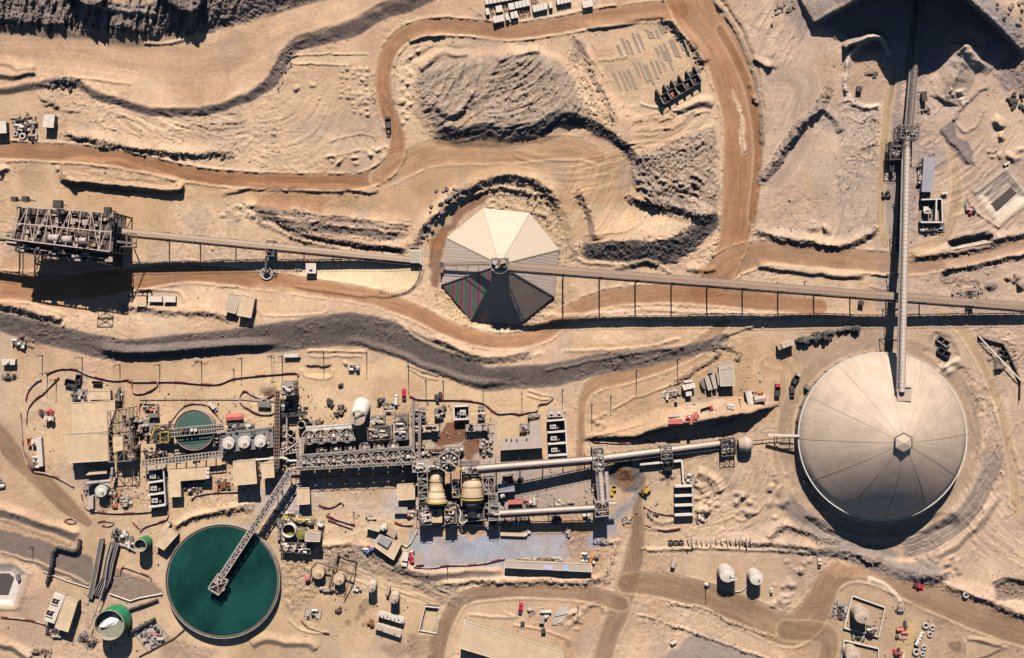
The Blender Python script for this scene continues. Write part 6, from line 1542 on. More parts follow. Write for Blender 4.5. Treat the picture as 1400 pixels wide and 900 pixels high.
# --- concrete ore box and bays
def wall_thing(label, pts, h, th=.5, name='retaining_wall', m=None, cat='wall'):
    P = [gpx(*p) for p in pts]; t = thing(name, label, cat, P[0])
    for i, (a, b) in enumerate(zip(P[:-1], P[1:])):
        zb = min(a[2], b[2]); MB().beam((a[0], a[1], zb+h/2-.5), (b[0], b[1], zb+h/2-.5), th, h+1.0).build('wall_panel', m or CONCW, t)
    MB().beam((P[0][0], P[0][1], P[0][2]+h+.1), (P[-2][0] if len(P) > 2 else P[-1][0], P[-2][1] if len(P) > 2 else P[-1][1], P[0][2]+h+.1), th+.2, .15).build('coping', CONCW, t)
    return t
wall_thing('white concrete wall round the ore box under the tube conveyor', [(874,634),(931,629),(933,659)], 3.6, .9)
def hopper():
    x, y, zb = gpx(912, 634); t = thing('discharge_hopper', 'black discharge hopper spilling ore into the walled box', 'hopper', (x, y, zb))
    MB().lathe(x, y-.6, [(2.2,zb+1.2),(3.0,zb+4.2),(2.6,zb+4.2),(1.8,zb+1.4)], 20, True, False, False).build('bowl', BLACK, t); MB().lathe(x, y-.6, [(2.5,zb+2.6),(2.5,zb+2.8)], 18).build('ore', BLACK, t)
    MB().obox(x, y+2.4, zb+2.6, 6.4, 1.2, 3.2).build('support_frame', STEELD, t)
hopper()
def stock_bays():
    q4 = [(922.5,707),(948,706),(947,664.5),(922.5,665.5)]; zb = G(935,690); h = 4.2; q = [W(a, b, zb+h)[:2] for a, b in q4]; t = thing('stock_bays', 'row of concrete stock bays with four white dividing walls', 'stock bay', (*mid(q), zb))
    MB().prism(q, zb-.5, zb+.1).build('slab', CONCD, t)
    for k in range(4):
        v = 1-k/3.0*.95; a = quadpt(q, 0, v); b = quadpt(q, 1, v); MB().beam((*a, zb+h/2-.2), (*b, zb+h/2-.2), 1.0, h+.4).build('dividing_wall', CONCW, t)
    a = quadpt(q, 1, 0); b = quadpt(q, 1, 1); MB().beam((*a, zb+h/2-.5), (*b, zb+h/2-.5), .8, h-.4).build('back_wall', CONC, t)
    for k in range(3): p = quadpt(q, .55, .82-k*.32); MB().obox(p[0], p[1]-1, zb+.35, 7, 3, .5).build('stored_fines', CONC, t)
stock_bays()
module('white bags and timber by the stock bays', rp(944,655,20,10,35), 171, 12, 1.6, slab=False, rails=False, mats_=[WHITEP,STEELD,STEELL])
module('scrap heap at the south east corner of the stock bays', rp(956,708,16,12), 172, 8, 1.4, slab=False, rails=False, mats_=[WHITEP,STEELL,STEELB])
module('half buried pump south west of the stock bays', rp(893,703,14,9), 173, 5, 1.6, slab=False, rails=False, mats_=[STEELD,CONC,STEELB])
# --- huts on the pad north of the drop
bld('pale twin roofed workshop on the pad, northernmost of the cluster', [(983,504),(1003,501),(1001,494),(982,498)], 4, PINKR, BEIGEW)
bld('square workshop with a hipped grey roof on the pad', [(985,528),(1004,527),(1003,503),(983,505)], 5, PINKR, BEIGEW)
bld('long narrow container, eastern one of the pair beside the hipped roof', [(976,532),(981,531),(977,512),(971,513)], 3.4, PINKR, BEIGEW, name='shipping_container', cat='container')
bld('long narrow container, western one of the pair beside the hipped roof', [(968,534),(974.5,533),(969,514),(963,516)], 3.4, PINKR, BEIGEW, name='shipping_container', cat='container')
bld('low white hut between the two containers and the square workshop', [(982,527),(988,526),(984,509),(979,510)], 3.6, PINKR, BEIGEW, name='site_hut', cat='hut')
bld('white roofed hut at the west end of the pad cluster', [(935,534),(951,530),(950,523),(932,527)], 4, WHITEP, BEIGEW, name='site_hut', cat='hut')
bld('little white hut in front of the west hut', [(938,542),(946,541),(945.5,535),(937.5,536)], 3, WHITEP, BEIGEW, name='site_hut', cat='hut')
bld('grey lean-to against the west container', [(960,530),(965,533),(962,517),(957,522)], 2.6, STEEL, STEELD, name='lean_to')
bld('small white top container behind the pair of containers', [(969,511),(976,509),(975,506),(968,508)], 2.8, GREYR, STEELD, name='site_hut', cat='hut')
bld('dark little cabin near the fence west of the pad cluster', rp(924.5,548,4,4), 2.4, STEELL, STEELD, name='site_cabin', cat='cabin')
bld('white roofed hut on the embankment lip behind the west hut', [(936,524),(948,522),(947,519),(935,521)], 2.6, WHITEP, BEIGEW, name='site_hut', cat='hut')
module('sorted pipe and timber racks west of the pad cluster', rp(917,538,24,11,-18), 181, 14, 1.4, slab=False, rails=False, mats_=[WHITEP,STEELL,TAN])
bld('tall white gabled shed at the edge of the drop', [(1023,555),(1031,553),(1027,534),(1019,536)], 5, WHITEP, BEIGEW, gable=.6)
bld('long white shed joined to the gabled shed at the drop', [(1032,551),(1048,548),(1047,540),(1031,543)], 4.4, PINKR, BEIGEW, gable=.5)
module('orange stack and tools on the wall of the sheds at the drop', rp(1037,537,16,7), 182, 6, 1.4, slab=False, rails=False, mats_=[TAN,CONC,ORANGE])
for lab, q_, sd, n_, hm, ms in (
 ('dark pipe bundles climbing the east face of the brown roof truss', rp(186,598,9,66), 401, 22, 9, [STEELD,STEELD,STEEL,STEELB,STEELL]),
 ('pump row in the shade under the yellow railed tower', rp(214,618,32,14), 402, 14, 3, [STEELD,STEEL,STEELL,TAN]),
 ('pipe manifold in the shade south of the small clarifier', rp(256,623,44,8), 403, 12, 3, [STEELL,STEEL,STEELD]),
 ('valve cabinets at the east end of the clarifier bridge', rp(298,598,9,30), 404, 12, 5, [STEELL,STEEL,WHITEP,STEELD]),
 ('pipework tangle between the black tanks and the flotation rows', rp(398,613,24,14), 405, 14, 5, [STEELL,TAN,STEELD,STEELB]),
 ('cable boxes west of the three black tanks', rp(386,596,9,34), 406, 10, 4, [STEEL,STEELL,TAN]),
 ('junction boxes at the east end of the south flotation row', rp(574,628,20,22), 407, 14, 6, [STEELL,WHITEP,STEELD,TAN,BLUEP]),
 ('pipe bundles along the south edge of the mill hall floor', rp(640,717,92,6), 408, 20, 3, [STEELL,STEELD,STEEL,STEELB]),
 ('belt frames in the shade north of the low grey roof', rp(702,656,28,8), 409, 9, 3, [STEEL,STEELD,STEELL]),
 ('spare idlers and timber south of the short tube conveyors', rp(776,688,36,8), 410, 10, 1.8, [STEELL,TAN,STEELB,CONC]),
 ('oil drums and hoses between the two grinding mills', rp(622,700,12,18), 411, 9, 5, [STEELD,STEELL,TAN,RUSTS]),
 ('launder boxes north of the white walled transformer', rp(606,561,20,10), 412, 8, 2, [STEEL,TAN,STEELD]),
 ('pipe spools stacked north of the flotation walkway', rp(430,577,26,7), 413, 9, 1.6, [STEELL,STEELB,TAN,STEELD]),
 ('pump plinths along the foot of the screen tower', rp(412,556,16,12), 414, 8, 2, [STEELL,STEELD,TAN]),
 ('small motors on the deck edge east of the three white tanks', rp(371,596,10,26), 415, 9, 6, [STEELD,STEELL,STEEL]),
 ('dark crates by the winding barrier north of the open white box', rp(600,542,10,7), 416, 5, 1.8, [STEELD,REDP,STEELD]),
 ('tan pallets in front of the grey-pink L-shaped roof', rp(668,595,14,20), 417, 8, 1.6, [TAN,STEELL,CONC]),
 ('pipe racks against the north wall of the long workshop', rp(735,764,70,4), 418, 12, 1.4, [STEELL,CONC,TAN])):
    module(lab, q_, sd, n_, hm, mats_=ms, slab=False, rails=False)
pipe_run('thin pale main running along the north side of the concentrator', [(190,545,1),(330,545,1),(380,548,1),(420,572,1.2)], .22, STEELL)
pipe_run('brown main along the south side of the flotation rows', [(405,655,3),(470,651,3),(560,646,3)], .35, STEELB)
pipe_run('pale main running south from the screen tower', [(392,563,4),(392,640,5)], .4, STEELL)
# ================================================================== big thickener and the lower yards
level(arc(84, 0, 345, 23, (300,792)), None, 10)
t, x, y, r, top = thickener('large round thickener full of dark green water with a truss bridge', (304,795), 78.5, 4.6, WATER, None, 'thickener_tank')
def big_bridge():
    A = Vector(W(398, 642, 11.5)); B = Vector(W(297, 797, 9.4)); d = (B-A).normalized(); n = Vector((-d.y, d.x, 0)).normalized(); w_ = 1.55; N = 30
    for nm, sg in (('west', 1), ('east', -1)):
        f = MB()
        for z in (0, -2.6): f.beam(A+n*w_*sg+Vector((0,0,z)), B+n*w_*sg+Vector((0,0,z)), .5)
        for k in range(N+1):
            P = A+(B-A)*k/N+n*w_*sg; f.beam(P, P-Vector((0,0,2.6)), .25)
            if k < N: Q = A+(B-A)*(k+1)/N+n*w_*sg; f.beam(P-Vector((0,0,2.6 if k%2 else 0)), Q-Vector((0,0,0 if k%2 else 2.6)), .25)
        f.build('bridge_truss', STEELL, t)
    c = MB(); c.beam(A+Vector((0,0,.02)), B+Vector((0,0,.02)), .2)
    for k in range(N+1):
        P = A+(B-A)*k/N; c.beam(P-n*w_, P+n*w_, .3)
        if k < N: Q = A+(B-A)*(k+1)/N; c.beam(P+n*w_*(1 if k%2 else -1), Q+n*w_*(-1 if k%2 else 1), .28)
    c.build('bridge_lacing', STEELL, t); MB().beam(A-Vector((0,0,2.5)), B-Vector((0,0,2.5)), 2.0, .2).build('bridge_walkway', STEELB, t)
    P = MB(); P.tube(A-n*(w_-.8)-Vector((0,0,1.6)), B-n*(w_-.8)-Vector((0,0,1.6)), .55, 8); P.build('feed_pipe', CONCW, t)
    ca, sa = d.x, d.y; an = math.atan2(d.y, d.x)
    hd = MB().obox(x-1.0, y-.6, 8.6, 8.6, 6.2, .3, an).build('drive_platform', STEELD, t)
    rnd = random.Random(8); h = MB()
    for dx, dy in ((-4.2,-3),(4.2,-3),(4.2,3),(-4.2,3)): pass
    cs = [(x-1+dx*math.cos(an)-dy*math.sin(an), y-.6+dx*math.sin(an)+dy*math.cos(an)) for dx, dy in ((-4.6,-3.4),(4.6,-3.4),(4.6,3.4),(-4.6,3.4))]
    for i in range(4):
        a, b = cs[i], cs[(i+1)%4]; h.beam((*a,10), (*b,10), .35); h.beam((*a,8.7), (*b,8.7), .4); h.beam((*a,8.6), (*a,10), .3)
        for k in range(1,4): p = (a[0]+(b[0]-a[0])*k/4, a[1]+(b[1]-a[1])*k/4); h.beam((*p,8.7), (*p,10), .2)
    h.beam((*cs[0],10), (*cs[2],10), .35); h.beam((*cs[1],10), (*cs[3],10), .35); h.build('platform_rail', STEELL, hd)
    for k in range(7): MB().obox(x-1+rnd.uniform(-3,3), y-.6+rnd.uniform(-3,3), 9.3, rnd.uniform(1,2), rnd.uniform(.8,1.6), 1.4, an).build('drive_unit', rnd.choice([TAN,STEELL,CONCW,STEELB]), hd)
    MB().tube((x,y,2), (x,y,8.6), 1.3, 16).build('centre_column', STEEL, t); MB().lathe(x, y, [(3.4,4.6),(3.4,6.0),(3.1,6.0)], 24, True, False, False).build('feed_well', STEELL, t)
    for u in (.02, .2): 
        for sg in (1,-1): P = A+(B-A)*u+n*w_*sg; MB().beam((P.x,P.y,P.z-2.6), (P.x,P.y,gxy(P.x,P.y)-.5), .5).build('bridge_post', STEELD, t)
big_bridge()
pipe_run('dark pipe leaving the west side of the large thickener', [(216,820,1.2),(200,826,1.2),(178,833,1.4),(172,842,1.6)], .7, STEELD)
pipe_run('pale pipe beside the dark pipe west of the thickener', [(222,812,.7),(190,818,.7),(178,822,.7),(150,812,.7)], .4, CONCW)
pipe_run('black hose snaking south west of the large thickener', [(252,861,.5),(238,873,.5),(215,885,.5),(190,898,.5)], .35, STEELD, sup=False)
# --- cluster east of the thickener
tk = tank('open round white tank with yellow slurry beside the thickener', (394.5,726), 9.2, 7, WHITEP, kind='open', n=36)
X0, Y0, _ = W(394.5,726,4); MB().lathe(X0, Y0, [(3.2,3.0),(3.2,3.3)], 28).build('slurry', OLIVE, tk)
tank('squat grey-green conditioning tank east of the open white tank', (412,730), 7, 6, STEEL, OLIVE, n=28)
bld('pinkish flat roof on a tall narrow building east of the thickener', [(417,740),(437,740.5),(438,730),(418,727)], 9.5, PINKR, BEIGEW, door=False)
frame_tower('dark steel platform under the tanks east of the thickener', [(382,754),(425,757),(425,743),(384,741)], 4, 1, STEELD, nx=5, ny=1, mach=14, seed=201, name='tank_platform', topbrace=False, deckm=STEELD)
module('pale pipe rows north of the open white tank', rp(410,711,44,8,4), 202, 14, 3, mats_=[STEELL,TAN,YELLOW,WHITEP])
module('white control boxes at the east end of the tank platform', rp(440,722,7,20), 203, 7, 3, mats_=[WHITEP,STEELL])
module('greenish pump group on the thickener side of the open white tank', rp(383,722,6,26), 204, 8, 3, mats_=[STEEL,STEELD,STEELL])
module('half dome sump with pale arches north of the tank cluster', rp(400,703,26,10), 205, 6, 2, mats_=[STEELB,WHITEP,TAN])
# --- offices and trailers by the grey pad
level([(505,735),(528,715),(556,735),(545,770),(515,760)], None, 4)
bld('large beige office roof turned across the slope by the grey pad', [(508.5,745),(538,765.5),(549,742.5),(519,731)], 4.5, BEIGE, units=0)
def office_grey():
    x, y, zz = W(526, 740, 4.6+gxy(*W(526,740,4.6)[:2])); t = thing('roof_plant', 'grey roof plant box set on the large beige office', 'roof plant', (x, y, zz-.03)); MB().obox(x, y, zz+.55, 6.6, 4.6, 1.1, math.radians(-32)).build('casing', GREYR, t); MB().obox(x, y, zz+1.2, 5.8, 3.8, .2, math.radians(-32)).build('lid', GREYR, t)
office_grey()
bld('beige hut with a dark shadow north of the large office', [(500,722),(518,727),(522,717),(505,713)], 4.5, BEIGE)
bld('small beige porch on the east side of the large office', [(528,730),(539,737),(543,728),(533,722)], 3.4, TAN, BEIGEW, name='porch', cat='porch')
tank('small white water tank between the beige hut and the office', (524.5,721.5), 4.2, 5, WHITEP, WHITEP, n=24, rail=False)
bld('white trailer standing on end beside the red pallets', rp(553.5,765,8,19,8), 3.2, WHITEP, WHITEP, name='site_trailer', cat='trailer', units=2)
module('red pallets and a dark cart beside the white trailer', rp(562,762,8,18,8), 211, 7, 1.6, slab=False, rails=False, mats_=[REDP,STEELD,WHITEP,REDL])
bld('brown square tarpaulin shelter at the west edge of the grey pad', rp(573,764,11,17,-6), 1.8, TAN, STEELB, name='shelter', cat='shelter', door=False)
pipe_run('bent white hose crossing the grey pad', [(571,724,.6),(562,742,.6),(556,748,.6),(545,742,.6)], .35, CONCW, sup=False)
module('red white and blue safety signs by the office steps', rp(503,751,10,8,30), 212, 5, 1.6, slab=False, rails=False, mats_=[REDP,WHITEP,BLUEP])
module('tiny ventilation stack next to the beige hut', rp(506,707,12,6,30), 213, 4, 1.8, slab=False, rails=False, mats_=[TAN,STEELL])
# --- fuel and water tanks, lower middle
tank('squat beige round tank, western one of the piped pair', (435,783), 8.4, 5, BEIGE, BEIGE)
tank('squat beige round tank, eastern one of the piped pair', (463,792), 7.6, 5.5, BEIGE, BEIGE)
tank('tall slim white tank, western one of the pair by the twin trailers', (507.5,803.5), 6.0, 7.5, WHITEP, CREAM)
tank('tall slim white tank, eastern one of the pair by the twin trailers', (538.5,818.5), 6.2, 7.5, WHITEP, CREAM)
tank('small spiral rimmed bin west of the piped pair of tanks', (420,791), 3.6, 2.4, STEELL, REDL, n=20, rail=False)
pipe_run('brown overhead pipe looping round the piped pair of tanks', [(425,790,3.5),(426,777,5),(433,769,6),(462,777,6),(482,784,5.5)], .45, STEELB)
pipe_run('brown pipe climbing the bank north of the piped pair', [(450,803,2),(456,780,3),(463,755,2.5)], .55, STEELB)
pipe_run('pale pipe climbing the bank beside the brown one', [(453,803,1.4),(459,780,2.4),(461,760,2)], .4, TAN)
pipe_run('thin brown pipe running south from the overhead loop', [(482,784,5.5),(474,806,3.5),(470,818,2)], .3, STEELB)
pipe_run('brown pipe along the top of the bank', [(463,755,2.5),(487,762,2.5),(482,784,5.5)], .3, STEELB)
module('transfer pumps between the piped pair of tanks', rp(450,806,28,6,8), 221, 10, 2, slab=False, rails=False, mats_=[STEELD,STEELL,TAN])
bld('long white fuel trailer with roof vents, northern one of the twin trailers', [(516,843),(551,853.5),(553,845.5),(518,836)], 3.2, WHITEP, WHITEP, name='fuel_trailer', cat='trailer', vents=7, door=False)
bld('long cream fuel trailer, southern one of the twin trailers', [(512,860),(547,872),(549,864),(515,853)], 3.4, CREAM, WHITEP, name='fuel_trailer', cat='trailer', vents=2, door=False)
bld('slim beige container beside the eastern slim white tank', [(527,813),(531,814.5),(534,801.5),(529.5,801)], 3, TAN, BEIGEW, name='shipping_container', cat='container')
module('white generator on a kerbed slab south of the piped pair', rp(428,838,22,14,12), 222, 5, 2.6, mats_=[WHITEP,STEELD,STEELL], slabm=CONC)
module('tiny dark compressor on the sand east of the generator', rp(463,834,7,6), 223, 4, 1.6, slab=False, rails=False, mats_=[STEELD])
module('white bench frame east of the piped pair of tanks', rp(489,806,11,7,12), 224, 4, 1.4, slab=False, rails=False, mats_=[TAN,WHITEP,STEELD])
module('pipe valves at the west end of the twin trailers', rp(508,853,5,12), 225, 5, 1.4, slab=False, rails=False, mats_=[STEELL,RUSTS])
def pad_walls():
    wall_thing('pale kerb round the sunken pad beside the brown road', [(581,829),(601,831),(597,866),(573,862),(581,829)], .9, .35, 'pad_kerb', CONCW, 'kerb')
pad_walls()
# --- warehouse, lower middle
bld('very large beige warehouse roof at the bottom edge of the photo', [(628,886),(775,930),(769,891),(636.5,849)], 7.5, BEIGE2, BEIGEW, seams=0, name='warehouse')
wall_thing('grey sheet wind wall on the north west corner of the warehouse', [(634,876),(636,843)], 4, .5, 'wind_wall', STEEL)
# --- lower left: green tanks, channel pipes, pump houses
def green_tank(label, c, rpx, h, name='green_tank', froth=True):
    zb = gxy(*W(c[0], c[1], G(*c)+h)[:2]); top = zb+h; x, y, _ = W(c[0], c[1], top); r = rpx*MP*(1-top/H); t = thing('storage_tank', label, 'tank', (x, y, zb))
    MB().lathe(x, y, [(r,zb-.8),(r,top-.35)], 56, True, True, False).build('shell', GREENP, t)
    MB().lathe(x, y, [(r+.05,top-.35),(r+.05,top),(r-.3,top),(r-.3,top-6)], 56, False, False, False).build('lining', CREAM, t)
    R = MB()
    for k in range(14):
        a = 2*PI*k/14; R.beam((x+(r+.05)*math.cos(a), y+(r+.05)*math.sin(a), zb), (x+(r+.05)*math.cos(a), y+(r+.05)*math.sin(a), top), .22)
    R.ring(x, y, r+.05, r+.28, zb+h*.5, zb+h*.5+.3, 40); R.build('stiffener', GREENP, t)
    w = MB().lathe(x, y, [(r-.35,top-5.8),(r-.35,top-4.0)], 48).build('slurry', mat('grey_green_slurry', (.26,.28,.20), .4, var=.2), t)
    c_ = MB(); rn = random.Random(int(c[0])); fp = []
    for k in range(22):
        a = 2*PI*k/22; u_ = math.cos(a); v_ = math.sin(a)*(.30+.16*u_)*rn.uniform(.8,1.2); fp.append((x+r*(-.12+.62*u_*rn.uniform(.92,1.05)), y+r*(.12+.28*u_+v_*1.15)))
    c_.prism(fp, top-4.1, lambda X_, Y_: top-3.9+max(0, (x-.1*r-X_))*.36)
    c_.cur = 0
    c_.build('inflow_froth', mat('white_froth', (.85,.84,.80), .4, var=.1), t)
    for k in range(3): MB().obox(x+(r-.1)*math.cos(.6+k), y+(r-.1)*math.sin(.6+k), zb+1, .5, .5, 2).build('nozzle', STEEL, t)
    return t
green_tank('large open green tank with white slurry pouring in', (149,855), 20.5, 13)
green_tank('small open green tank with white slurry at the north end of the twin chutes', (191.5,746), 8.6, 10)
pipe_run('thick dark pipe stepping across the gravel channel', [(64,798,1.2),(70,775,2.5),(72,756,2.5),(78,748,2.2),(100,754,2.2),(107,751,2.2),(109,737,1.4)], 1.0, STEELD)
pipe_run('thin pale pipe along the south edge of the gravel channel', [(58,781,.6),(90,794,.6),(122,804,.6)], .28, CONCW)
def chute(label, pts, w, m, name='launder_chute'):
    P = [W(px, py, G(px, py)+h) for px, py, h in pts]; t = thing(name, label, 'chute', (P[0][0], P[0][1], P[0][2]-pts[0][2]))
    f = MB(); s = MB(); pp = MB()
    for a, b in zip(P[:-1], P[1:]):
        A = Vector(a); B = Vector(b); d = (B-A).normalized(); n = Vector((-d.y, d.x, 0)).normalized(); f.beam(A, B, w, .25)
        for sg in (1,-1): s.beam(A+n*sg*w/2+Vector((0,0,.5)), B+n*sg*w/2+Vector((0,0,.5)), .3, 1.1)
        for o in (-.28, .0, .28): pp.tube(A+n*w*o+Vector((0,0,.55)), B+n*w*o+Vector((0,0,.55)), .34, 6)
    f.build('floor', STEEL, t); s.build('side', m, t); pp.build('pipe', STEEL, t)
    for a in P: 
        zg = gxy(a[0], a[1])
        if a[2]-zg > .5: MB().beam((a[0], a[1], zg-.4), (a[0], a[1], a[2]-.1), w*.8, .5).build('trestle', STEELD, t)
    return t
chute('narrow dark pipe chute crossing the gravel channel, western of two', [(123,818,1.5),(127,803,2.2),(133,772,2.4),(139,738,2.2)], 2.4, STEELL)
chute('wide grey pipe chute crossing the gravel channel, eastern of two', [(134,815,1.5),(146,790,2.4),(150,768,2.4),(157,742,2.2)], 4.6, STEELL)
pipe_run('long pale overhead pipe above the eastern chute', [(122,860,3.5),(134,826,4),(143,800,4.6),(147,770,4.6),(153,745,4.2)], .35, STEELL)
module('white and dark pump row at the head of the twin chutes', rp(164,731,22,13,14), 231, 11, 2.6, mats_=[WHITEP,STEELD,STEELL])
pipe_run('grey pipe from the pump row to the small green tank', [(152,741,1.5),(170,746,1.5),(184,753,1.5)], .4, STEELL)
module('grey handrailed steps by the small green tank', rp(179,740,9,10), 232, 5, 1.8, mats_=[STEEL,WHITEP])
module('dark valve group at the foot of the large green tank', rp(120,874,24,14,35), 233, 12, 2.4, mats_=[STEELD,STEELL,STEEL])
module('cable hatch frame on the east side of the large green tank', rp(208,868,34,30,-38), 234, 14, 1.6, mats_=[STEELD,STEELL,STEEL,REDL,CONC], slabm=CONC)
pipe_run('thick dark manifold between the large green tank and the hatch', [(176,866,2),(200,853,2),(212,846,2)], .9, STEELD)
bld('beige gabled pump house, eastern one of the lower left pair', [(75,858),(93,864),(106,822),(90,815)], 6, BEIGE, BEIGEW, units=0)
bld('white bayed pump house, western one of the lower left pair', [(60,848),(74,853),(89,814.5),(75,809)], 4.4, WHITEP, BEIGEW)
for k, (a, b) in enumerate(((76,818),(69,834),)): bays('dark recess with machines in the white bayed pump house' if k == 0 else 'second dark recess in the white bayed pump house', rp(a, b, 8, 8, 20), 1, 5.0, seed=k, floor=STEELD) if False else None
def recess(label, c):
    x, y, _ = W(c[0], c[1], 4.4); z = gxy(x, y)+4.43; t = thing('roof_opening', label, 'roof opening', (x, y, z)); a = math.radians(-20)
    MB().obox(x, y, z+.05, 3.4, 3.2, .1, a).build('pit', BLACK, t)
    for s in (1, -1): MB().obox(x-s*1.7*math.sin(a)*1, y+s*1.7*math.cos(a), z+.4, 3.8, .35, .8, a).build('kerb', WHITEP, t)
    MB().obox(x+.4, y+.2, z+.5, 1.2, 1.0, .8, a).build('motor', STEEL, t)
recess('dark roof opening with a motor, northern one on the white pump house', (76,822)); recess('dark roof opening with a motor, southern one on the white pump house', (68.5,838))
module('hoses and valves at the south end of the beige pump house', rp(74,865,26,9,15), 235, 10, 1.4, slab=False, rails=False, mats_=[STEELD,STEELL,REDL,TAN])
module('pipe offcuts on the sand near the bottom left corner', rp(58,890,30,10,15), 236, 9, 1.1, slab=False, rails=False, mats_=[TAN,STEELB,STEELD])
bld('beige shed turned across the slope beside the large thickener', [(211,744),(224,752),(243,731),(231,722)], 5, BEIGE, BEIGEW)
bld('small beige hood on the north end of the turned shed', [(219,727),(224,730),(233,717),(228,713)], 4, BEIGE, STEELB, name='hood', cat='hood', door=False)
bld('pond edge pump shelter by the lined pond, lower left', rp(24,790,5,9,-15), 2.4, STEEL, STEELD, name='pump_shelter', cat='shelter')
def pond_water(name, label, poly, z):
    q = [W(a, b, z)[:2] for a, b in poly]; c = mid(q); t = MB().prism(q, z-.4, z).build('water', SLUDGE, None, (*c, z)); tag(t, label, 'water', kind='structure')
pond_water('water', 'dark water in the lined pond at the lower left', [(-60,786),(12,784),(19,790),(11,813),(-60,810)], G(-8,800)+.4)
pond_water('water', 'dark water in the lined pond at the upper right', [(1354,280),(1382,256),(1390,264),(1362,288)], G(1372,270)+.4)
# --- right of the brown road
tank('white round tank with a side platform, western of the right hand pair', (994.5,785.5), 10.6, 8.5, WHITEP, WHITEP)
tank('white round tank, eastern of the right hand pair', (1034.5,790.5), 9.4, 8.5, WHITEP, WHITEP)
frame_tower('small stair platform on the east side of the western white tank', [(996,795),(1008,793),(1006,787),(995,789)], 7.5, 3, STEELL, nx=2, ny=1, mach=2, seed=241, name='stair_tower', topbrace=False)
pipe_run('thin pipe joining the two right hand white tanks', [(1002,810,.6),(1014,808,.6),(1026,796,.6)], .25, CONCW)
module('white meter hut by the lamp post west of the white tanks', rp(967,799,7,9), 242, 3, 2, slab=False, rails=False, mats_=[WHITEP,STEELD])
bld('pale leaning hut at the foot of the ridge near the brown road', [(917,775),(922,777),(926,764),(920,763)], 3, PINKR, BEIGEW, name='site_hut', cat='hut')
bld('white sided skip trailer tilted on the flat right of the brown road', rp(921,878,8,5,-35), 2, WHITEP, STEELD, name='skip_trailer', cat='trailer', door=False)
for k in range(3):
    x, y, zb = gpx(917+k*7, 742); t = thing('hose_coil', ['coil of dark hose, first of three on the ridge flat','coil of dark hose, second of three on the ridge flat','coil of dark hose, third of three on the ridge flat'][k], 'hose coil', (x, y, zb), 'hose coils on the ridge flat')
    MB().ring(x, y, 1.0, 1.5, zb-.1, zb+.9, 20).build('hose', BLACK, t); MB().tube((x-1.2,y,zb+.5), (x+1.2,y,zb+.5), .18).build('spindle', STEELL, t)
rnd = random.Random(77)
for k in range(14):
    px = 940+k*6.6+rnd.uniform(-1,1); py = 741+rnd.uniform(-1.5,1.5); x, y, zb = gpx(px, py); L = rnd.uniform(1.2,3.2)
    nm = 'sand coloured pipe stub leaning on the ridge flat, %s from the west' % (['first','second','third','fourth','fifth','sixth','seventh','eighth','ninth','tenth','eleventh','twelfth','thirteenth','fourteenth'][k])
    t = thing('pipe_stub', nm, 'pipe', (x, y, zb), 'pipe stubs set out on the ridge flat'); MB().tube((x, y+L, zb+.5), (x+rnd.uniform(-.5,.5), y-L*.6, zb+1.3), .4, 8).build('barrel', STEELL if k%3 else TAN, t); MB().obox(x, y, zb+.3, 1.2, .5, .7).build('chock', STEELD, t)
# --- bunded tanks, lower right
def bund(label, pts, h): wall_thing(label, pts, h, .5, 'bund_wall', CONCW, 'wall')
level([(1135,805),(1212,830),(1196,905),(1130,880)], None, 4)
bund('white bund wall round the upper bunded tank', [(1164,814),(1209,830),(1200,870),(1153,858),(1164,814)], 1.6)
bund('white bund wall round the lower bunded tank', [(1153,875),(1200,886),(1200,930),(1145,930),(1153,875)], 1.6)
tank('cream round tank inside the upper white bund', (1179,841.5), 10.8, 8.5, CREAM, CREAM)
tank('cream round tank inside the lower white bund at the photo edge', (1167,896), 10.5, 8.5, CREAM, CREAM)
frame_tower('dark pump frame beside the tank in the upper bund', [(1187,864),(1198,864),(1197,857),(1187,857)], 3, 1, STEELD, nx=1, ny=1, mach=4, seed=251, name='dosing_tower', topbrace=False)
module('green valves on the slab west of the upper bund', rp(1148,833,20,22,15), 252, 10, 1.8, mats_=[STEEL,GREYR,STEELD,TAN], slabm=CONC)
module('dark fittings on the strip between the two bunds', rp(1172,871,24,5,12), 253, 6, 1.2, slab=False, rails=False, mats_=[STEELD,STEELL])
module('stacked parts and hoses in the store yard below the bends', rp(1232,862,12,30,8), 254, 12, 1.4, slab=False, rails=False, mats_=[STEELB,REDL,TAN,STEELD])
module('pink and white machine heap at the bottom edge near the tyres', rp(1228,893,16,10,10), 255, 8, 2.4, slab=False, rails=False, mats_=[WHITEP,REDP,STEELD,REDL])
module('rusty scrap heap just north of the store yard', rp(1231,834,12,9), 256, 7, 1.4, slab=False, rails=False, mats_=[STEELD,STEELB,STEEL])
# --- upper right
bays('pair of open transformer bays south of the long grey building', [(1259,304),(1289,304),(1288,272),(1260,273)], 1, 4.5, seed=5)
wall_thing('white wall dividing the pair of open transformer bays', [(1275,302),(1276,274)], 4.5, .6, 'fire_wall')
bld('white transformer hood in the western open bay', rp(1266,286,7,7), 3.4, WHITEP, STEEL, name='transformer', cat='transformer', door=False)
module('pale bus bars and insulators south of the open transformer bays', rp(1274,311,34,12), 261, 16, 2, mats_=[STEELL,STEEL,WHITEP,STEELD])
bld('black open box beside the long conveyor in the upper pocket', rp(1175,121.5,7.5,7.5,5), 2.4, STEELD, STEELD, name='storage_box', cat='box')
module('thin dark beams stacked in the upper pocket', rp(1192,102,20,6,8), 262, 6, .9, slab=False, rails=False, mats_=[STEELB,STEELD])
bld('dark shed squeezed between the white conveyor and the yellow track', rp(1264,132,7,13,-8), 3, STEELD, STEELD, name='tool_shed', cat='shed')
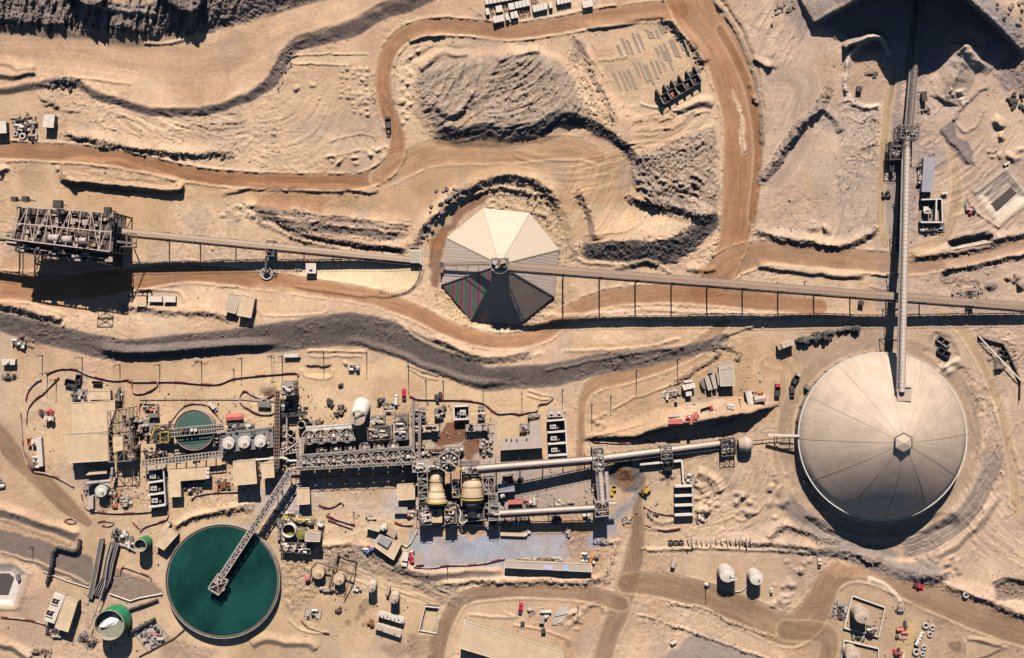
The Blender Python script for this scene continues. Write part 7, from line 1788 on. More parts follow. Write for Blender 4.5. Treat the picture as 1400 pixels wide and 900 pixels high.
module('dark pallets south of the dark tool shed', rp(1265,151,16,8), 263, 5, 1.2, slab=False, rails=False, mats_=[STEELD,STEELB])
bld('dark narrow cabin west of the conveyor below the drive tower', rp(1220,230,6,12), 3, STEELD, STEELD, name='site_cabin', cat='cabin')
module('black pump group on the yellow track west of the conveyor', rp(1211,266,12,10), 264, 6, 1.2, slab=False, rails=False, mats_=[STEELD,BLACK])
module('pumps and red pipes along the rim of the lined pond', rp(1326,285,10,16,-35), 265, 9, 1.8, slab=False, rails=False, mats_=[WHITEP,REDP,STEELD,STEELL])
wall_thing('dark steel side of the lined pond approach', [(1371,227),(1378,222)], 2.0, .8, 'pump_wall', STEELD)
bld('narrow white shed lying north of the lined pond road', rp(1292,264,9,3,-15), 2, WHITEP, STEELD, name='site_shed', cat='shed', door=False)
bld('black box standing beside the conveyor east of the trestle row', rp(1178,414,7,6,15), 2.6, STEELD, STEELD, name='storage_box', cat='box', door=False)
module('pale cable tray hut beside the east end of the tan conveyor', rp(1308,404,22,7,3), 266, 7, 2, slab=False, rails=False, mats_=[STEELL,TAN,STEEL])
frame_tower('dark pylon frame standing against the tan conveyor at far right', [(1328,412),(1338,413),(1338,398),(1329,398)], 8, 2, STEELD, nx=1, ny=1, mach=3, seed=267, name='pylon_frame')
def open_frame(label, c, s, rot, h=2.2, m=None):
    x, y, zb = gpx(*c); a = math.radians(-rot); t = thing('steel_frame_yard', label, 'frame', (x, y, zb)); L, B = s
    for dx, dy, sx, sy in ((0,B/2,L,.4),(0,-B/2,L,.4),(L/2,0,.4,B),(-L/2,0,.4,B),(0,0,.3,B)):
        MB().obox(x+dx*math.cos(a)-dy*math.sin(a), y+dx*math.sin(a)+dy*math.cos(a), zb+h/2-.2, sx, sy, h, a).build('side', m or STEEL, t)
    return t
open_frame('open dark sided bin, upper one of the pair north east of the dome', (1288,467), (7,3.4), 35, 2.4, STEEL)
open_frame('open dark sided bin, lower one of the pair north east of the dome', (1289,482), (7,3), 30, 2.4, STEELD)
bld('large white container with a broad dark shadow north west of the dome', [(1070,477),(1087,470.5),(1084.5,464),(1068,470)], 5.5, CREAM, WHITEP, name='shipping_container', cat='container', door=False)
bld('small pale cab joined to the large white container', rp(1066,475,5,7,-20), 4.4, TAN, BEIGEW, name='site_cabin', cat='cabin')
wall_thing('dark wind fence running down the right hand side', [(1336,460),(1352,466),(1369,470),(1380,488),(1393,520),(1392,548)], 2.2, .5, 'wind_fence', STEELD, 'fence')
open_frame('small dark lidded tank frame inside the wind fence', (1370,484), (5,3), 10, 2.2, STEELD)
wall_thing('concrete block at the south end of the dark culvert cut', [(1300,341),(1352,331)], 1.2, .6, 'culvert_kerb')
# left and top odds
bld('white site office with three roofs, western one below the steel plant', [(186,419),(200,419.5),(200,404),(187,404)], 3.4, BEIGE, BEIGEW, name='site_office')
bld('white site office with three roofs, middle one below the steel plant', [(202.5,413),(221.5,413),(221.5,405.5),(203,405)], 3.6, WHITEP, BEIGEW, name='site_office')
bld('white site office with three roofs, eastern one below the steel plant', [(223,413),(240,413.5),(240,405),(223,405)], 3.6, WHITEP, BEIGEW, name='site_office')
module('dark bins at the west end of the site offices', rp(179,408,9,14), 271, 6, 1.8, slab=False, rails=False, mats_=[STEELD,REDL,STEELL])
bld('pale workshop roof, western half of the pair above the embankment', [(307,425),(322,429),(328.5,404),(313,401)], 6, CREAM, BEIGEW)
bld('pale workshop roof, eastern half of the pair above the embankment', [(324,431),(343,434.5),(348,408),(330,402)], 6.5, BEIGE, BEIGEW)
bld('white cabin with a dark porch in the machinery park at the far left', [(58,174),(73,175),(75,157),(60,156.5)], 4.5, WHITEP, BEIGEW, name='site_cabin', cat='cabin', seams=2)
bld('dark roofed hut on the left edge of the machinery park', [(-6,183),(9,182),(8,166),(-6,166)], 4.5, WHITEP, STEELD, name='site_hut', cat='hut')
for k in range(4): module(['line of pump bodies, first column of the machinery park','line of valve bodies, second column of the machinery park','line of dark rotors, third column of the machinery park','line of tall rotors, fourth column of the machinery park'][k], rp(21+k*8, 168, 6, 24-(k%2)*4), 280+k, 9, 1.8, slab=False, rails=False, mats_=[STEELD,STEELB,TAN,STEEL,WHITEP])
module('mixed parts pallet at the south end of the machinery park', rp(48,189,14,7), 285, 7, 1.2, slab=False, rails=False, mats_=[STEELD,STEELL,TAN])
# ================================================================== vehicles (local coordinates, nose towards +X), then copies
def wheels(t, xs_, w, r, wd):
    for x in xs_:
        for s in (1, -1):
            o = MB().tube((x, s*w-.5*wd*s, r), (x, s*w+.5*wd*s, r), r, 14).build('wheel', BLACK, t); MB().tube((x, s*w+.5*wd*s, r), (x, s*w+.52*wd*s, r), r*.5, 10).build('hub', STEELL, o)
def body(secs, hw):           # profile in x,z extruded over the width with a slight tumblehome
    n = len(secs); m = MB(); o = []
    for s in (1, -1):
        for x, z in secs: o.append((x, s*hw*(1 if z < 1.05 else .86), z))
    m.add(o, [tuple(range(n))[::-1], tuple(range(n, 2*n))]+[(k, (k+1)%n, (k+1)%n+n, k+n) for k in range(n)]); return m
def pickup(name, col, label):
    t = thing(name, label, 'pickup'); body([(-2.7,.45),(2.6,.45),(2.65,.95),(1.2,1.1),(.6,1.12),(-2.7,1.1)], .95).build('body', col, t)
    c = body([(-.9,1.1),(1.25,1.08),(.6,1.85),(-.7,1.85)], .92).build('cab', col, t)
    MB().add([(1.2,.7,1.2),(1.2,-.7,1.2),(.66,-.65,1.82),(.66,.65,1.82)], [(0,3,2,1)]).build('windscreen', GLASS, c); MB().box(-.86,.5,-.83,.83,1.3,1.62).build('side_window', GLASS, c)
    b = MB(); b.box(-2.62,-.98,-.8,.8,1.06,1.13); b.build('load_bed', STEELD, t)
    for s in (1,-1): MB().box(2.62,2.7,s*.65-.16,s*.65+.16,.72,.9).build('headlight', WHITEP, t)
    wheels(t, (-1.7, 1.65), .85, .4, .28); return t
def lorry(name, col, bedm, label, L=8.0, boxh=2.4):
    t = thing(name, label, 'truck'); MB().box(-L/2, L/2-.1, -.5, .5, .7, 1.0).build('chassis', STEELD, t)
    c = body([(L/2-2.1,.8),(L/2,.8),(L/2,1.5),(L/2-.35,2.7),(L/2-2.1,2.8)], 1.2).build('cab', col, t); MB().add([(L/2+.01,1.0,1.55),(L/2+.01,-1.0,1.55),(L/2-.33,-.9,2.66),(L/2-.33,.9,2.66)], [(0,3,2,1)]).build('windscreen', GLASS, c)
    b = MB(); b.box(-L/2, L/2-2.3, -1.25, 1.25, 1.05, 1.25)
    for s in (1,-1): b.box(-L/2, L/2-2.3, s*1.25-.06, s*1.25+.06, 1.25, boxh)
    b.box(L/2-2.42, L/2-2.3, -1.25, 1.25, 1.25, boxh+.1); b.box(-L/2, -L/2+.1, -1.25, 1.25, 1.25, boxh); b.build('cargo_bed', bedm, t)
    wheels(t, (-L/2+1.1, -L/2+2.3, L/2-1.2), 1.05, .5, .35); return t
def van(name, col, label):
    t = thing(name, label, 'van'); body([(-2.9,.45),(2.7,.45),(2.75,1.1),(1.9,1.35),(1.4,2.3),(-2.9,2.35)], 1.0).build('body', col, t)
    MB().add([(1.88,.75,1.4),(1.88,-.75,1.4),(1.44,-.7,2.24),(1.44,.7,2.24)], [(0,3,2,1)]).build('windscreen', GLASS, t); wheels(t, (-1.9,1.7), .9, .38, .28); return t
def dump(name, label):
    t = thing(name, label, 'haul truck'); MB().box(-4.2, 4.2, -1.2, 1.2, 1.5, 2.3).build('chassis', STEELD, t)
    c = MB(); c.box(2.9,4.4,-.2,1.9,2.3,4.3); o = c.build('cab', WHITEP, t); MB().box(4.41,4.44,0,1.7,3.2,4.1).build('windscreen', GLASS, o); MB().box(3.0,4.5,-1.9,-.4,2.3,2.9).build('deck', WHITEP, t)
    b = MB(); b.add([(-4.9,-2.3,3.2),(2.2,-2.3,2.6),(2.2,2.3,2.6),(-4.9,2.3,3.2),(-5.2,-2.6,4.6),(2.8,-2.6,5.0),(2.8,2.6,5.0),(-5.2,2.6,4.6),(-4.8,-2.3,4.6),(2.5,-2.3,4.9),(2.5,2.3,4.9),(-4.8,2.3,4.6),(-4.5,-2.0,3.5),(2.0,-2.0,3.0),(2.0,2.0,3.0),(-4.5,2.0,3.5)],
          [(3,2,1,0),(0,1,5,4),(1,2,6,5),(2,3,7,6),(3,0,4,7),(4,5,9,8),(5,6,10,9),(6,7,11,10),(7,4,8,11),(8,9,13,12),(9,10,14,13),(10,11,15,14),(11,8,12,15),(12,13,14,15)]); b.build('dump_body', STEELD, t)
    MB().box(2.5,4.6,-2.5,2.5,4.9,5.1).build('canopy', STEELD, t); wheels(t, (-2.7, 3.0), 1.9, 1.25, 1.0); return t
def loader(name, label):
    t = thing(name, label, 'wheel loader'); MB().box(-3.6,-.4,-1.1,1.1,1.1,2.4).build('engine_cover', YELLOW, t); MB().box(-.4,2.0,-.7,.7,1.1,1.7).build('front_frame', YELLOW, t)
    c = MB().box(-.7,.9,-.8,.8,1.7,3.5).build('cab', STEELD, t); MB().box(-.8,1.0,-.9,.9,3.5,3.65).build('cab_roof', YELLOW, c)
    for s in (1,-1): MB().beam((.8,s*.8,2.0), (3.5,s*.8,1.0), .3, .5).build('lift_arm', YELLOW, t)
    MB().add([(3.3,-1.6,.3),(4.7,-1.6,.25),(4.7,1.6,.25),(3.3,1.6,.3),(3.2,-1.6,1.6),(3.2,1.6,1.6),(3.6,-1.6,.6),(3.6,1.6,.6)], [(0,1,2,3),(0,3,5,4),(4,5,7,6),(6,7,2,1),(0,4,6,1),(3,2,7,5)]).build('bucket', STEELD, t); wheels(t, (-2.2, 1.6), 1.2, .95, .7); return t
def at(px, py, ang, proto, label, group=None, scale=None, pl=None):
    x, y, z = gpx(px, py); r = proto if pl is None else None
    if pl is not None: return pl.put((x, y, z), math.radians(ang), label, group, scale)
    proto.location = (x, y, z); proto.rotation_euler = (0,0,math.radians(ang)); proto['label'] = label
    if scale: proto.scale = scale
    return proto
# angle: nose direction, 0 = right in the photo, 90 = up
at(531, 168, 92, dump('haul_truck', ''), 'dump truck with a white cab driving up the brown haul road', scale=(.62,.58,.6))
at(531.5, 181, 88, pickup('pickup_truck', STEELB, ''), 'brown pickup following close behind the dump truck on the haul road')
PR = Placer(pickup('pickup_truck', REDP, '')); PW = Placer(pickup('pickup_truck', WHITEP, '')); PB = Placer(pickup('pickup_truck', STEELD, ''))
LR = Placer(lorry('flatbed_truck', REDP, STEELD, '')); LW = Placer(lorry('flatbed_truck', WHITEP, STEELL, '')); VW = Placer(van('white_van', WHITEP, ''))
at(1255, 801, -15, None, 'red pickup alone on the wide dirt road at the lower right', pl=PR, scale=(1.1,1.1,1.1))
at(712, 831, 82, None, 'dark red pickup parked north of the warehouse', pl=PR, scale=(1.15,1.2,1.15))
at(552.5, 539, 92, None, 'magenta red pickup parked on the sand north of the regrind mill', pl=PR, scale=(1.15,1.2,1.2))
at(966, 560, 18, None, 'bright red flatbed truck on the lip of the drop', pl=LR, scale=(.85,1.05,.9))
at(1062, 533, 88, None, 'pinkish red flatbed truck west of the dome beside a black pickup', pl=LR, scale=(.85,1.1,1))
at(1082, 535, 95, None, 'black pickup parked west of the dome', pl=PB, scale=(1.1,1.3,1.5))
at(741, 841, 87, None, 'white flatbed truck parked north of the warehouse', pl=LW)
at(1119.5, 769, 90, None, 'white pickup at the top of the bend below the dome', pl=PW, scale=(.95,1,1.3))
at(996, 557, 92, None, 'white pickup parked east of the bright red truck, left of two', pl=PW, scale=(.8,1,1.1)); at(1001, 558, 92, None, 'white pickup parked east of the bright red truck, right of two', pl=PW, scale=(.8,1,1.1))
at(542, 546, 88, None, 'white van with a yellow mark parked beside the magenta red pickup', pl=VW)
at(292, 556, -52, None, 'white van parked on the slope beside the hexagonal clarifier fence', pl=VW)
at(394, 486.5, 2, None, 'white van, western one of three under the gravel embankment', pl=VW, scale=(.6,1,1)); at(400.5, 486.5, 2, None, 'white van, middle one of three under the gravel embankment', pl=VW, scale=(.6,1,1)); at(407, 486.2, 2, None, 'white van, eastern one of three under the gravel embankment', pl=VW, scale=(.6,1,1))
at(1054, 808, 88, None, 'white pickup on the rough ground at the lower right bend', pl=PW, scale=(.7,.8,1))
at(882, 671, -140, loader('wheel_loader', ''), 'yellow wheel loader working beside the dark ore heap', scale=(.85,.95,1.1))
at(1087, 517, 60, lorry('crane_truck', STEELL, STEELD, ''), 'grey crane truck parked north west of the dome', scale=(.8,1,1.2))
def dumper_bin():
    x, y, zb = gpx(839, 667); t = thing('hopper_bin', 'yellow hopper bin at the foot of the dark ore heap', 'hopper', (x, y, zb)); MB().lathe(x, y, [(.8,zb),(1.5,zb+1.8),(1.3,zb+1.8),(.7,zb+.4)], 8, False).build('bin', YELLOW, t); MB().obox(x-1, y-2.6, zb+.6, 1.6, 3, 1.2).build('tow_frame', YELLOW, t)
dumper_bin()
# red containers and pallets on the lip
bld('grey topped red container on the lip of the drop, northernmost of two', [(914,570.5),(930,569.5),(930,566.5),(914,567.5)], 2.8, WHITEP, REDL, name='shipping_container', cat='container', door=False)
bld('striped red container on the lip of the drop, southernmost of two', [(914,580),(934,579.5),(933,573),(914,574)], 2.4, REDL, REDL, name='shipping_container', cat='container', seams=4, door=False)
module('pink pallets of red drums beside the red containers', rp(947,572,20,8,-14), 301, 16, 1.4, slab=False, rails=False, mats_=[REDP,REDL,REDL,WHITEP])
# parked long pipes / bundles north of the warehouse
for k in range(4):
    px, py = 760+k*4.2, 843-k*1.0; x, y, zb = gpx(px, py); t = thing('pipe_bundle', 'pale bundle of pipes laid on the sand, %s of four' % ordn[k], 'pipe bundle', (x, y, zb), 'pipe bundles by the warehouse'); d = Vector((.36,.93,0)); L = 4.6+.5*(k%2)
    for j in range(3): o = Vector((.93*(j-1)*.55, -.36*(j-1)*.55, .4)); P = Vector((x,y,zb)); MB().tube(P+o-d*L, P+o+d*L, .32, 8).build('pipe', WHITEP if (j+k)%2 else STEELL, t)
    MB().obox(x, y, zb+.7, 2.2, .3, .2, .4).build('strap', STEELD, t)
module('white goal post frame of scaffold by the parked white truck', rp(748,838,3,30,14), 302, 5, 1.6, slab=False, rails=False, mats_=[STEELL,WHITEP])
module('pale timber stack next to the dark red pickup', rp(727,838,9,10,5), 303, 5, 1, slab=False, rails=False, mats_=[TAN,CONC])
bld('dark crate south of the dark red pickup', rp(714.5,853,6,5), 1.6, STEELD, STEELD, name='crate', cat='crate', door=False); bld('dark crate south of the white flatbed truck', rp(743,863,6,6), 1.6, STEELD, STEELD, name='crate', cat='crate', door=False)
# mining tyres
def tyre():
    t = thing('mining_tyre', '', 'tyre'); n = 24; m = MB(); o = []; prof = [(.85,0),(1.5,0),(1.72,.25),(1.72,.85),(1.5,1.1),(.85,1.1),(.75,.9),(.75,.2)]; K = len(prof); m.smooth = True
    for k in range(n):
        a = 2*PI*k/n
        for r, z in prof: o.append((r*math.cos(a), r*math.sin(a), z))
    m.add(o, [(k*K+j, ((k+1)%n)*K+j, ((k+1)%n)*K+(j+1)%K, k*K+(j+1)%K) for k in range(n) for j in range(K)]); m.build('casing', mat('dusty_rubber', (.42,.37,.32), .85, var=.15), t)
    MB().lathe(0, 0, [(.78,.05),(.78,.15)], 18).build('core', BLACK, t); return t
PT = Placer(tyre())
for (px, py, s, lab) in ((1265,855,1.15,'pale mining tyre at the top left of the tyre group'),(1274,858,1.0,'pale mining tyre at the top right of the tyre group'),(1271,867,1.0,'pale mining tyre below the top pair, on the right'),(1263,885,.95,'pale mining tyre below the white tanker, upper one'),(1261,894,.9,'pale mining tyre below the white tanker, lower one'),(1252,891,1.25,'widest pale tyre at the south end of the white tanker'),(1320,813.5,1.05,'single pale tyre against the road bank, lower right'),(22,184,.9,'pale tyre in the machinery park, left of two'),(31.5,187,1.15,'pale tyre in the machinery park, right of two'),(406,368,.6,'small dark drum on the pale pad, left of two'),(411,368.5,.55,'small dark drum on the pale pad, right of two')):
    x, y, z = gpx(px, py); PT.put((x, y, z-.05), 0, lab, 'pale mining tyres', (s,s,s))
def tanker():
    x, y, zb = gpx(1256, 872); t = thing('tank_trailer', 'white tank trailer lying among the mining tyres', 'trailer', (x, y, zb)); d = Vector((.42,.9,0)).normalized(); A = Vector((x,y,zb+1.7))-d*4; B = A+d*8
    MB().tube(A, B, 1.35, 18).build('vessel', WHITEP, t)
    for k in range(4): MB().obox(*(A+d*(1+2*k)).to_tuple()[:2], zb+3.05, .9, .7, .3, 1.1).build('manhole', STEELD, t)
    MB().beam(A-Vector((0,0,1.2)), B-Vector((0,0,1.2)), 1.6, .4).build('chassis', STEELD, t)
    for s in (-1,1):
        for k in (1, 2.4): P = A+d*k+Vector((d.y*s*1.1, -d.x*s*1.1, -1.2)); MB().tube(P, P+Vector((d.y*.3*s,-d.x*.3*s,0)), .5, 12).build('wheel', BLACK, t)
tanker()
# ------------------------------------------------------------------ yard of white crates at the top, black rack inside the loop road
def crate_proto():
    t = thing('equipment_crate', '', 'crate'); MB().box(-.85,.85,-1.25,1.25,0,1.5).build('case', WHITEP, t); MB().box(-.92,.92,-1.32,1.32,1.5,1.64).build('lid', WHITEP, t)
    for s in (1,-1): MB().box(s*.6-.14,s*.6+.14,-1.3,1.3,-.12,0).build('skid', STEELB, t)
    MB().box(-.93,-.85,-1.2,1.2,.1,1.4).build('side_panel', STEELD, t); MB().box(.85,.93,-1.2,1.2,.1,1.4).build('end_panel', STEELD, t)
    return t
PC = Placer(crate_proto()); DK = []
rows = [('back row', [(665.5+k*5.4, 3.5-k*.95) for k in range(11)]), ('second row', [(666.5,17.5),(680.5,14.5),(684.5,13.6),(697.5,11),(701,10.3),(706.5,8.8),(711.5,7.7),(716.5,6.6),(721.5,5.5),(763,3.6),(768,2.6),(773,1.6),(778,.6)]),
        ('third row', [(676.8,28.6),(681.6,27.6),(686.4,26.6),(693.5,24.8),(700.5,22.8),(705.5,21.6),(730.8,13.8),(735.6,12.6),(740.4,11.4),(745.2,10.2),(752.5,8.6)]), ('front group by the road', [(798.2,8.4),(802.8,7.4),(807.4,6.4)])]
ordl = ordn+['ninth','tenth','eleventh','twelfth','thirteenth']
for rn, L in rows:
    for k, (px, py) in enumerate(L):
        x, y, z = gpx(px, py); PC.put((x, y, z+.1), math.radians(11), 'white crate in the %s of the top yard, %s from left' % (rn, ordl[k]), 'white crates in the yard at the top', (1.0, 1.35, 1.5))
for k, (px, py) in enumerate(((673,17),(691,13),(712,20),(717,19),(723,17),(728,2),(733,1))):
    x, y, z = gpx(px, py); t = thing('pallet_frame', 'thin red-brown pallet frame between crates, %s from the left' % ordl[k], 'pallet', (x, y, z), 'pallet frames in the yard at the top')
    for s in (-.6,.6): MB().obox(x+s, y, z+.5, .25, 4.0, 1.0, .2).build('rail', STEELB, t)
    MB().obox(x, y, z+.9, 1.3, .3, .2, .2).build('cross_bar', REDL, t)
def rack():
    c = gpx(926, 119); zb = c[2]; t = thing('storage_rack', 'long black panelled rack of open cells inside the loop road', 'rack', (c[0], c[1], zb)); a = math.radians(31.5); L = 24.0; B = 9.6
    R = lambda u, v: (c[0]+u*math.cos(a)-v*math.sin(a), c[1]+u*math.sin(a)+v*math.cos(a))
    rnd = random.Random(4)
    for i in range(6):
        u = -L/2+L*i/5
        for s in (0, 1):
            p = R(u+(.6 if s else 0), -B/4+s*B/2); o = MB().obox(p[0], p[1], zb+2.3, .9, B/2-.6, 4.6, a).build('end_panel', STEELD, t)
            MB().obox(p[0], p[1], zb+4.68, .3, B/2-.5, .14, a).build('panel_cap', STEELL, o)
    for s, off in ((-1,-B/2),(0,0),(1,B/2)):
        p = R(0, off); f = MB(); f.obox(p[0], p[1], zb+4.2, L, .14, .2, a); f.build('long_rail', STEEL, t)
        if s < 1:
            for i in range(5): q = R(-L/2+L*(i+.5)/5+.7*s, off+.4); MB().obox(q[0], q[1], zb+1.2, L/5-2.1, .5, 2.4, a).build('back_panel', STEELD, t)
    for i in range(5):
        for s in (0,1):
            if (i*2+s) % 3 == 1: continue
            q = R(-L/2+L*(i+.5)/5, -B/4+s*B/2); MB().obox(q[0], q[1], zb+.9, 1.5, 2.2, 1.8, a).build('stored_part', rnd.choice([STEELD,STEELD,ORANGE,STEELB]), t)
rack()
# ------------------------------------------------------------------ barriers
def barrier(label, pts, h=1.3, seg=5.0, closed=False, red=.62):
    q = spline(pts, 4); P = [Vector(gpx(*p)) for p in q]; t = thing('safety_barrier', label, 'barrier', tuple(P[0])); m = MB(); k = 0; acc = 0
    for a, b in zip(P[:-1], P[1:]):
        n = max(1, int((b-a).length/2.2))
        for j in range(n):
            A = a+(b-a)*j/n; B = a+(b-a)*(j+1)/n; acc += (B-A).length; m.cur = 0 if (acc//seg) % 3 == 0 else 1
            m.beam((A.x, A.y, A.z+h/2-.2), (B.x, B.y, B.z+h/2-.2), .48, h)
    m.build('barrier_unit', [FENCER, FENCEW], t)
    for p in P[::4]: MB().beam((p.x, p.y, p.z-.3), (p.x, p.y, p.z+h+.5), .22).build('post', STEELD, t)
    return t
barrier('long red and white barrier along the north side of the concentrator', [(64,512),(75,506),(88,503.5),(105,505),(120,512),(140,517.5),(160,520),(175,519),(180,521.5),(215,521.5),(240,521.5),(285,525),(303,523.5),(318,517.5),(350,513.5),(404,509.5),(407,514)])
barrier('short barrier curving inside the western end of the long one', [(36,547),(40,533),(50,522),(57,519)])
barrier('barrier curving past the black steel bins west of the mill building', [(37,580),(38,562),(45,549),(60,537),(72,525),(81,516)])
barrier('red flagged barrier along the brown road west of the mill building', [(29,566),(31,595),(34,624),(45,643),(62,647),(82,654),(101,665)])
barrier('small oval of red and white barrier round a manhole', [(181,520),(182,535),(192,538),(208,533),(216,525),(213,519)])
barrier('square of barrier round the sunken valve pit', [(191,561),(193,552),(206,552),(217,553),(216,566)], 1.2)
barrier('barrier loop west of the screen tower, curving round a hut', [(345,562),(330,551),(328,543),(334,534),(348,541),(362,545),(376,538)])
barrier('low barrier at the foot of the hut west of the screen tower', [(345,562),(356,566),(370,566),(377,562)])
barrier('long barrier winding along the north east of the concentrator', [(560,541),(572,545),(600,546),(630,546.5),(660,550.5),(672,560),(682,565),(700,564),(710,566),(722,563),(734,561),(737,553),(748,550.5),(756,544)])
barrier('barrier along the southern edge of the grey pad', [(566,775),(590,776),(614,772),(640,772),(664,769),(690,763)])
barrier('pair of red barriers on the sand north of the office', [(446,704),(462,710),(485,717)]); barrier('lower of two red barriers on the sand north of the office', [(449,710),(465,716),(482,722)])
barrier('red barrier curving under the small beige building', [(436,690),(445,693),(456,692),(466,686),(470,690)])
barrier('barrier behind the south yard and transformer bays', [(112,676),(118,694),(140,700),(170,701),(200,699.5),(228,697),(229.5,707),(222,712),(200,719),(192,726)])
barrier('barrier curving round the pump skid yard by the turned shed', [(262,683),(268,678),(285,674),(320,672),(335,671)], 1.2)
barrier('red barrier between the twin pump houses and the pond', [(2,843),(25,845),(45,848),(62,853)])
barrier('red handrail barrier on the slope below the small green tank', [(165,783),(168,775),(180,778),(205,788),(206,792)], 1.2)
barrier('curved red barrier in front of the slatted grey cooler', [(540,713),(550,717),(564,717)])
barrier('barrier below the generator slab in the lower yard', [(412,848),(420,856),(436,862),(450,866)], 1.0)
barrier('red barrier by the stock bays and the half buried pump', [(880,693),(888,697),(905,702),(921,704)], 1.2); barrier('long red barrier south of the half buried pump', [(882,718),(900,723),(915,724),(930,722)], 1.0)
barrier('red pipes coil north west of the thickener, left heap', [(88,712),(96,716),(104,713),(98,708),(90,710)], 1.0); barrier('red pipes coil north west of the thickener, right heap', [(134,714),(142,712),(156,714),(150,719),(140,718)], 1.0); barrier('red hose coil beside the turned shed path', [(182,714),(188,720),(194,722),(190,713)], 1.0)
barrier('barrier on the bank left of the thickener bridge', [(374,697),(384,702),(396,703)], 1.2)
barrier('barrier on the top edge of the drop above the tube conveyor', [(812,604),(830,605),(850,606),(880,604),(920,600),(960,597)], 1.0)
barrier('hexagonal barrier round the small clarifier', [(231,580),(252,555),(280,552.5),(292,562),(304,576)], 1.0) 
# ------------------------------------------------------------------ lamp posts
def lamp():
    t = thing('lamp_post', '', 'lamp post'); MB().lathe(0,0,[(.28,-.5),(.26,3),(.16,10.6)],10).build('pole', STEELD, t)
    a = MB().beam((0,0,10.4), (0,-1.5,10.8), .16).build('arm', STEELD, t); MB().obox(0,-1.7,10.8,.5,.9,.2).build('lamp_head', STEELL, a); MB().box(-.45,.45,-.45,.45,-.5,.25).build('footing', CONC, t); return t
PLM = Placer(lamp())
for px, py, s, lab in ((112.5,489,1,'under the embankment, north west of the mill building'),(164,499,.85,'just outside the barrier north of the mill building'),(218.5,499,1,'north of the oval barrier'),(275.5,494,1,'at the foot of the embankment north of the clarifier'),(330.5,490,1,'at the embankment foot north of the screen tower barrier'),(64.5,510,.9,'at the western tip of the long barrier'),(58,486,.7,'beside the short dark barrier, far left'),(77,519,.8,'beside the black steel bins'),(386,487,1,'near the three white vans'),(442.5,481,1,'behind the shallow pit under the embankment'),(501.5,482,1,'at the bend of the embankment'),(558.5,500,1,'at the end of the two dark ridges'),(606,521,.9,'above the winding barrier, eastern of two'),(582.5,520,.8,'above the winding barrier, western of two'),(660.5,532,.6,'north of the open white box'),(870,506,1,'on the track bank south of the conveyor'),(926,491,1.1,'on the bank west of the pad huts'),(835,541,.7,'on the slope east of the brown track'),(769,532,.7,'beside the brown track above the transformer bays'),(713.5,537,.7,'between the two pale ridges'),(809,552,1.1,'east of the brown track beside the ridges'),(1010,546,.7,'on the lip beside the gabled shed'),(964.5,799,.7,'west of the two white tanks'),(562,640,.5,'at the east end of the south flotation row'),(200,548,.5,'north of the reagent pumps'),(320,505,.4,'inside the barrier near the red sheet stack'),(484,700,.4,'by the small red barriers'),(612,774,.5,'on the southern edge of the grey pad'),(790,828,.5,'by the bundles of pipes'),(45,747,.5,'beside the gravel channel, lower left'),(1100,385,.5,'beside the brown road north of the tan conveyor')):
    x, y, z = gpx(px, py); PLM.put((x, y, z), 0, 'dark lamp post '+lab, 'lamp posts round the works', (1,1,s))
def radio_mast():
    x, y, zb = gpx(373, 487); t = thing('radio_mast', 'lattice radio mast with spreading arms on the embankment edge', 'mast', (x, y, zb)); m = MB()
    for s in (-1,1):
        for u in (-1,1): m.beam((x+s*.9,y+u*.9,zb-.5), (x+s*.25,y+u*.25,zb+13), .16)
    for k in range(7): m.beam((x-.9+k*.09,y-.9+k*.09,zb+k*1.9), (x+.8-k*.09,y+.8-k*.09,zb+(k+1)*1.9), .12)
    m.build('lattice', STEELB, t)
    for a in (.6, 2.3, 4.0): MB().beam((x,y,zb+12.6), (x+3*math.cos(a),y+3*math.sin(a),zb+13.2), .2).build('arm', STEELL, t)
radio_mast()
# ------------------------------------------------------------------ boulders
def boulder(seed, r, m):
    rnd = random.Random(seed); q = MB(); o = []; n = 9; mm = 5
    base = [rnd.uniform(.75, 1.2) for _ in range(n*mm+2)]
    q.ball((0,0,r*.35), r, n, .75); q.v = [(x*b, y*b, (z-r*.35)*b+r*.35) for (x, y, z), b in zip(q.v, base)]
    return q.build('boulder', m, None)
BP = [boulder(k, 1.0, BOULD) for k in range(4)]; BPD = [boulder(9+k, 1.0, BOULDD) for k in range(3)]
used = set()
def rocks(n, poly, s0, s1, label, group, protos, seed):
    rnd = random.Random(seed); a = np.array(poly); k = 0
    while k < n:
        px = rnd.uniform(a[:,0].min(), a[:,0].max()); py = rnd.uniform(a[:,1].min(), a[:,1].max())
        if psdf(poly, np.array([[px]]), np.array([[py]]))[0,0] < 0: continue
        p = protos[rnd.randrange(len(protos))]
        if p.name in used: o = p.copy(); COLL.objects.link(o)
        else: o = p; used.add(p.name)
        x, y, z = gpx(px, py); s = rnd.uniform(s0, s1); o.location = (x, y, z); o.scale = (s*rnd.uniform(.8,1.2), s*rnd.uniform(.8,1.2), s*rnd.uniform(.8,1.3)); o.rotation_euler = (0,0,rnd.uniform(0,6.2)); tag(o, label, 'boulder', group); k += 1
rocks(34, [(62,112),(84,105),(104,110),(100,124),(80,122),(64,120)], .7, 1.5, 'grey boulder in the tumbled heap on the bench edge, upper left', 'boulders heaped on the upper left bench edge', BP+BPD, 1)
rocks(26, [(1060,2),(1085,0),(1090,14),(1068,20),(1056,40),(1052,28)], .4, 1.0, 'pale grey boulder strewn left of the shaded tip wall', 'boulders left of the tip wall', BP, 2)
rocks(18, [(1376,130),(1400,124),(1400,150),(1384,148)], .7, 1.7, 'dark boulder in the heap at the right edge of the photo', 'boulders at the right edge', BPD, 3)
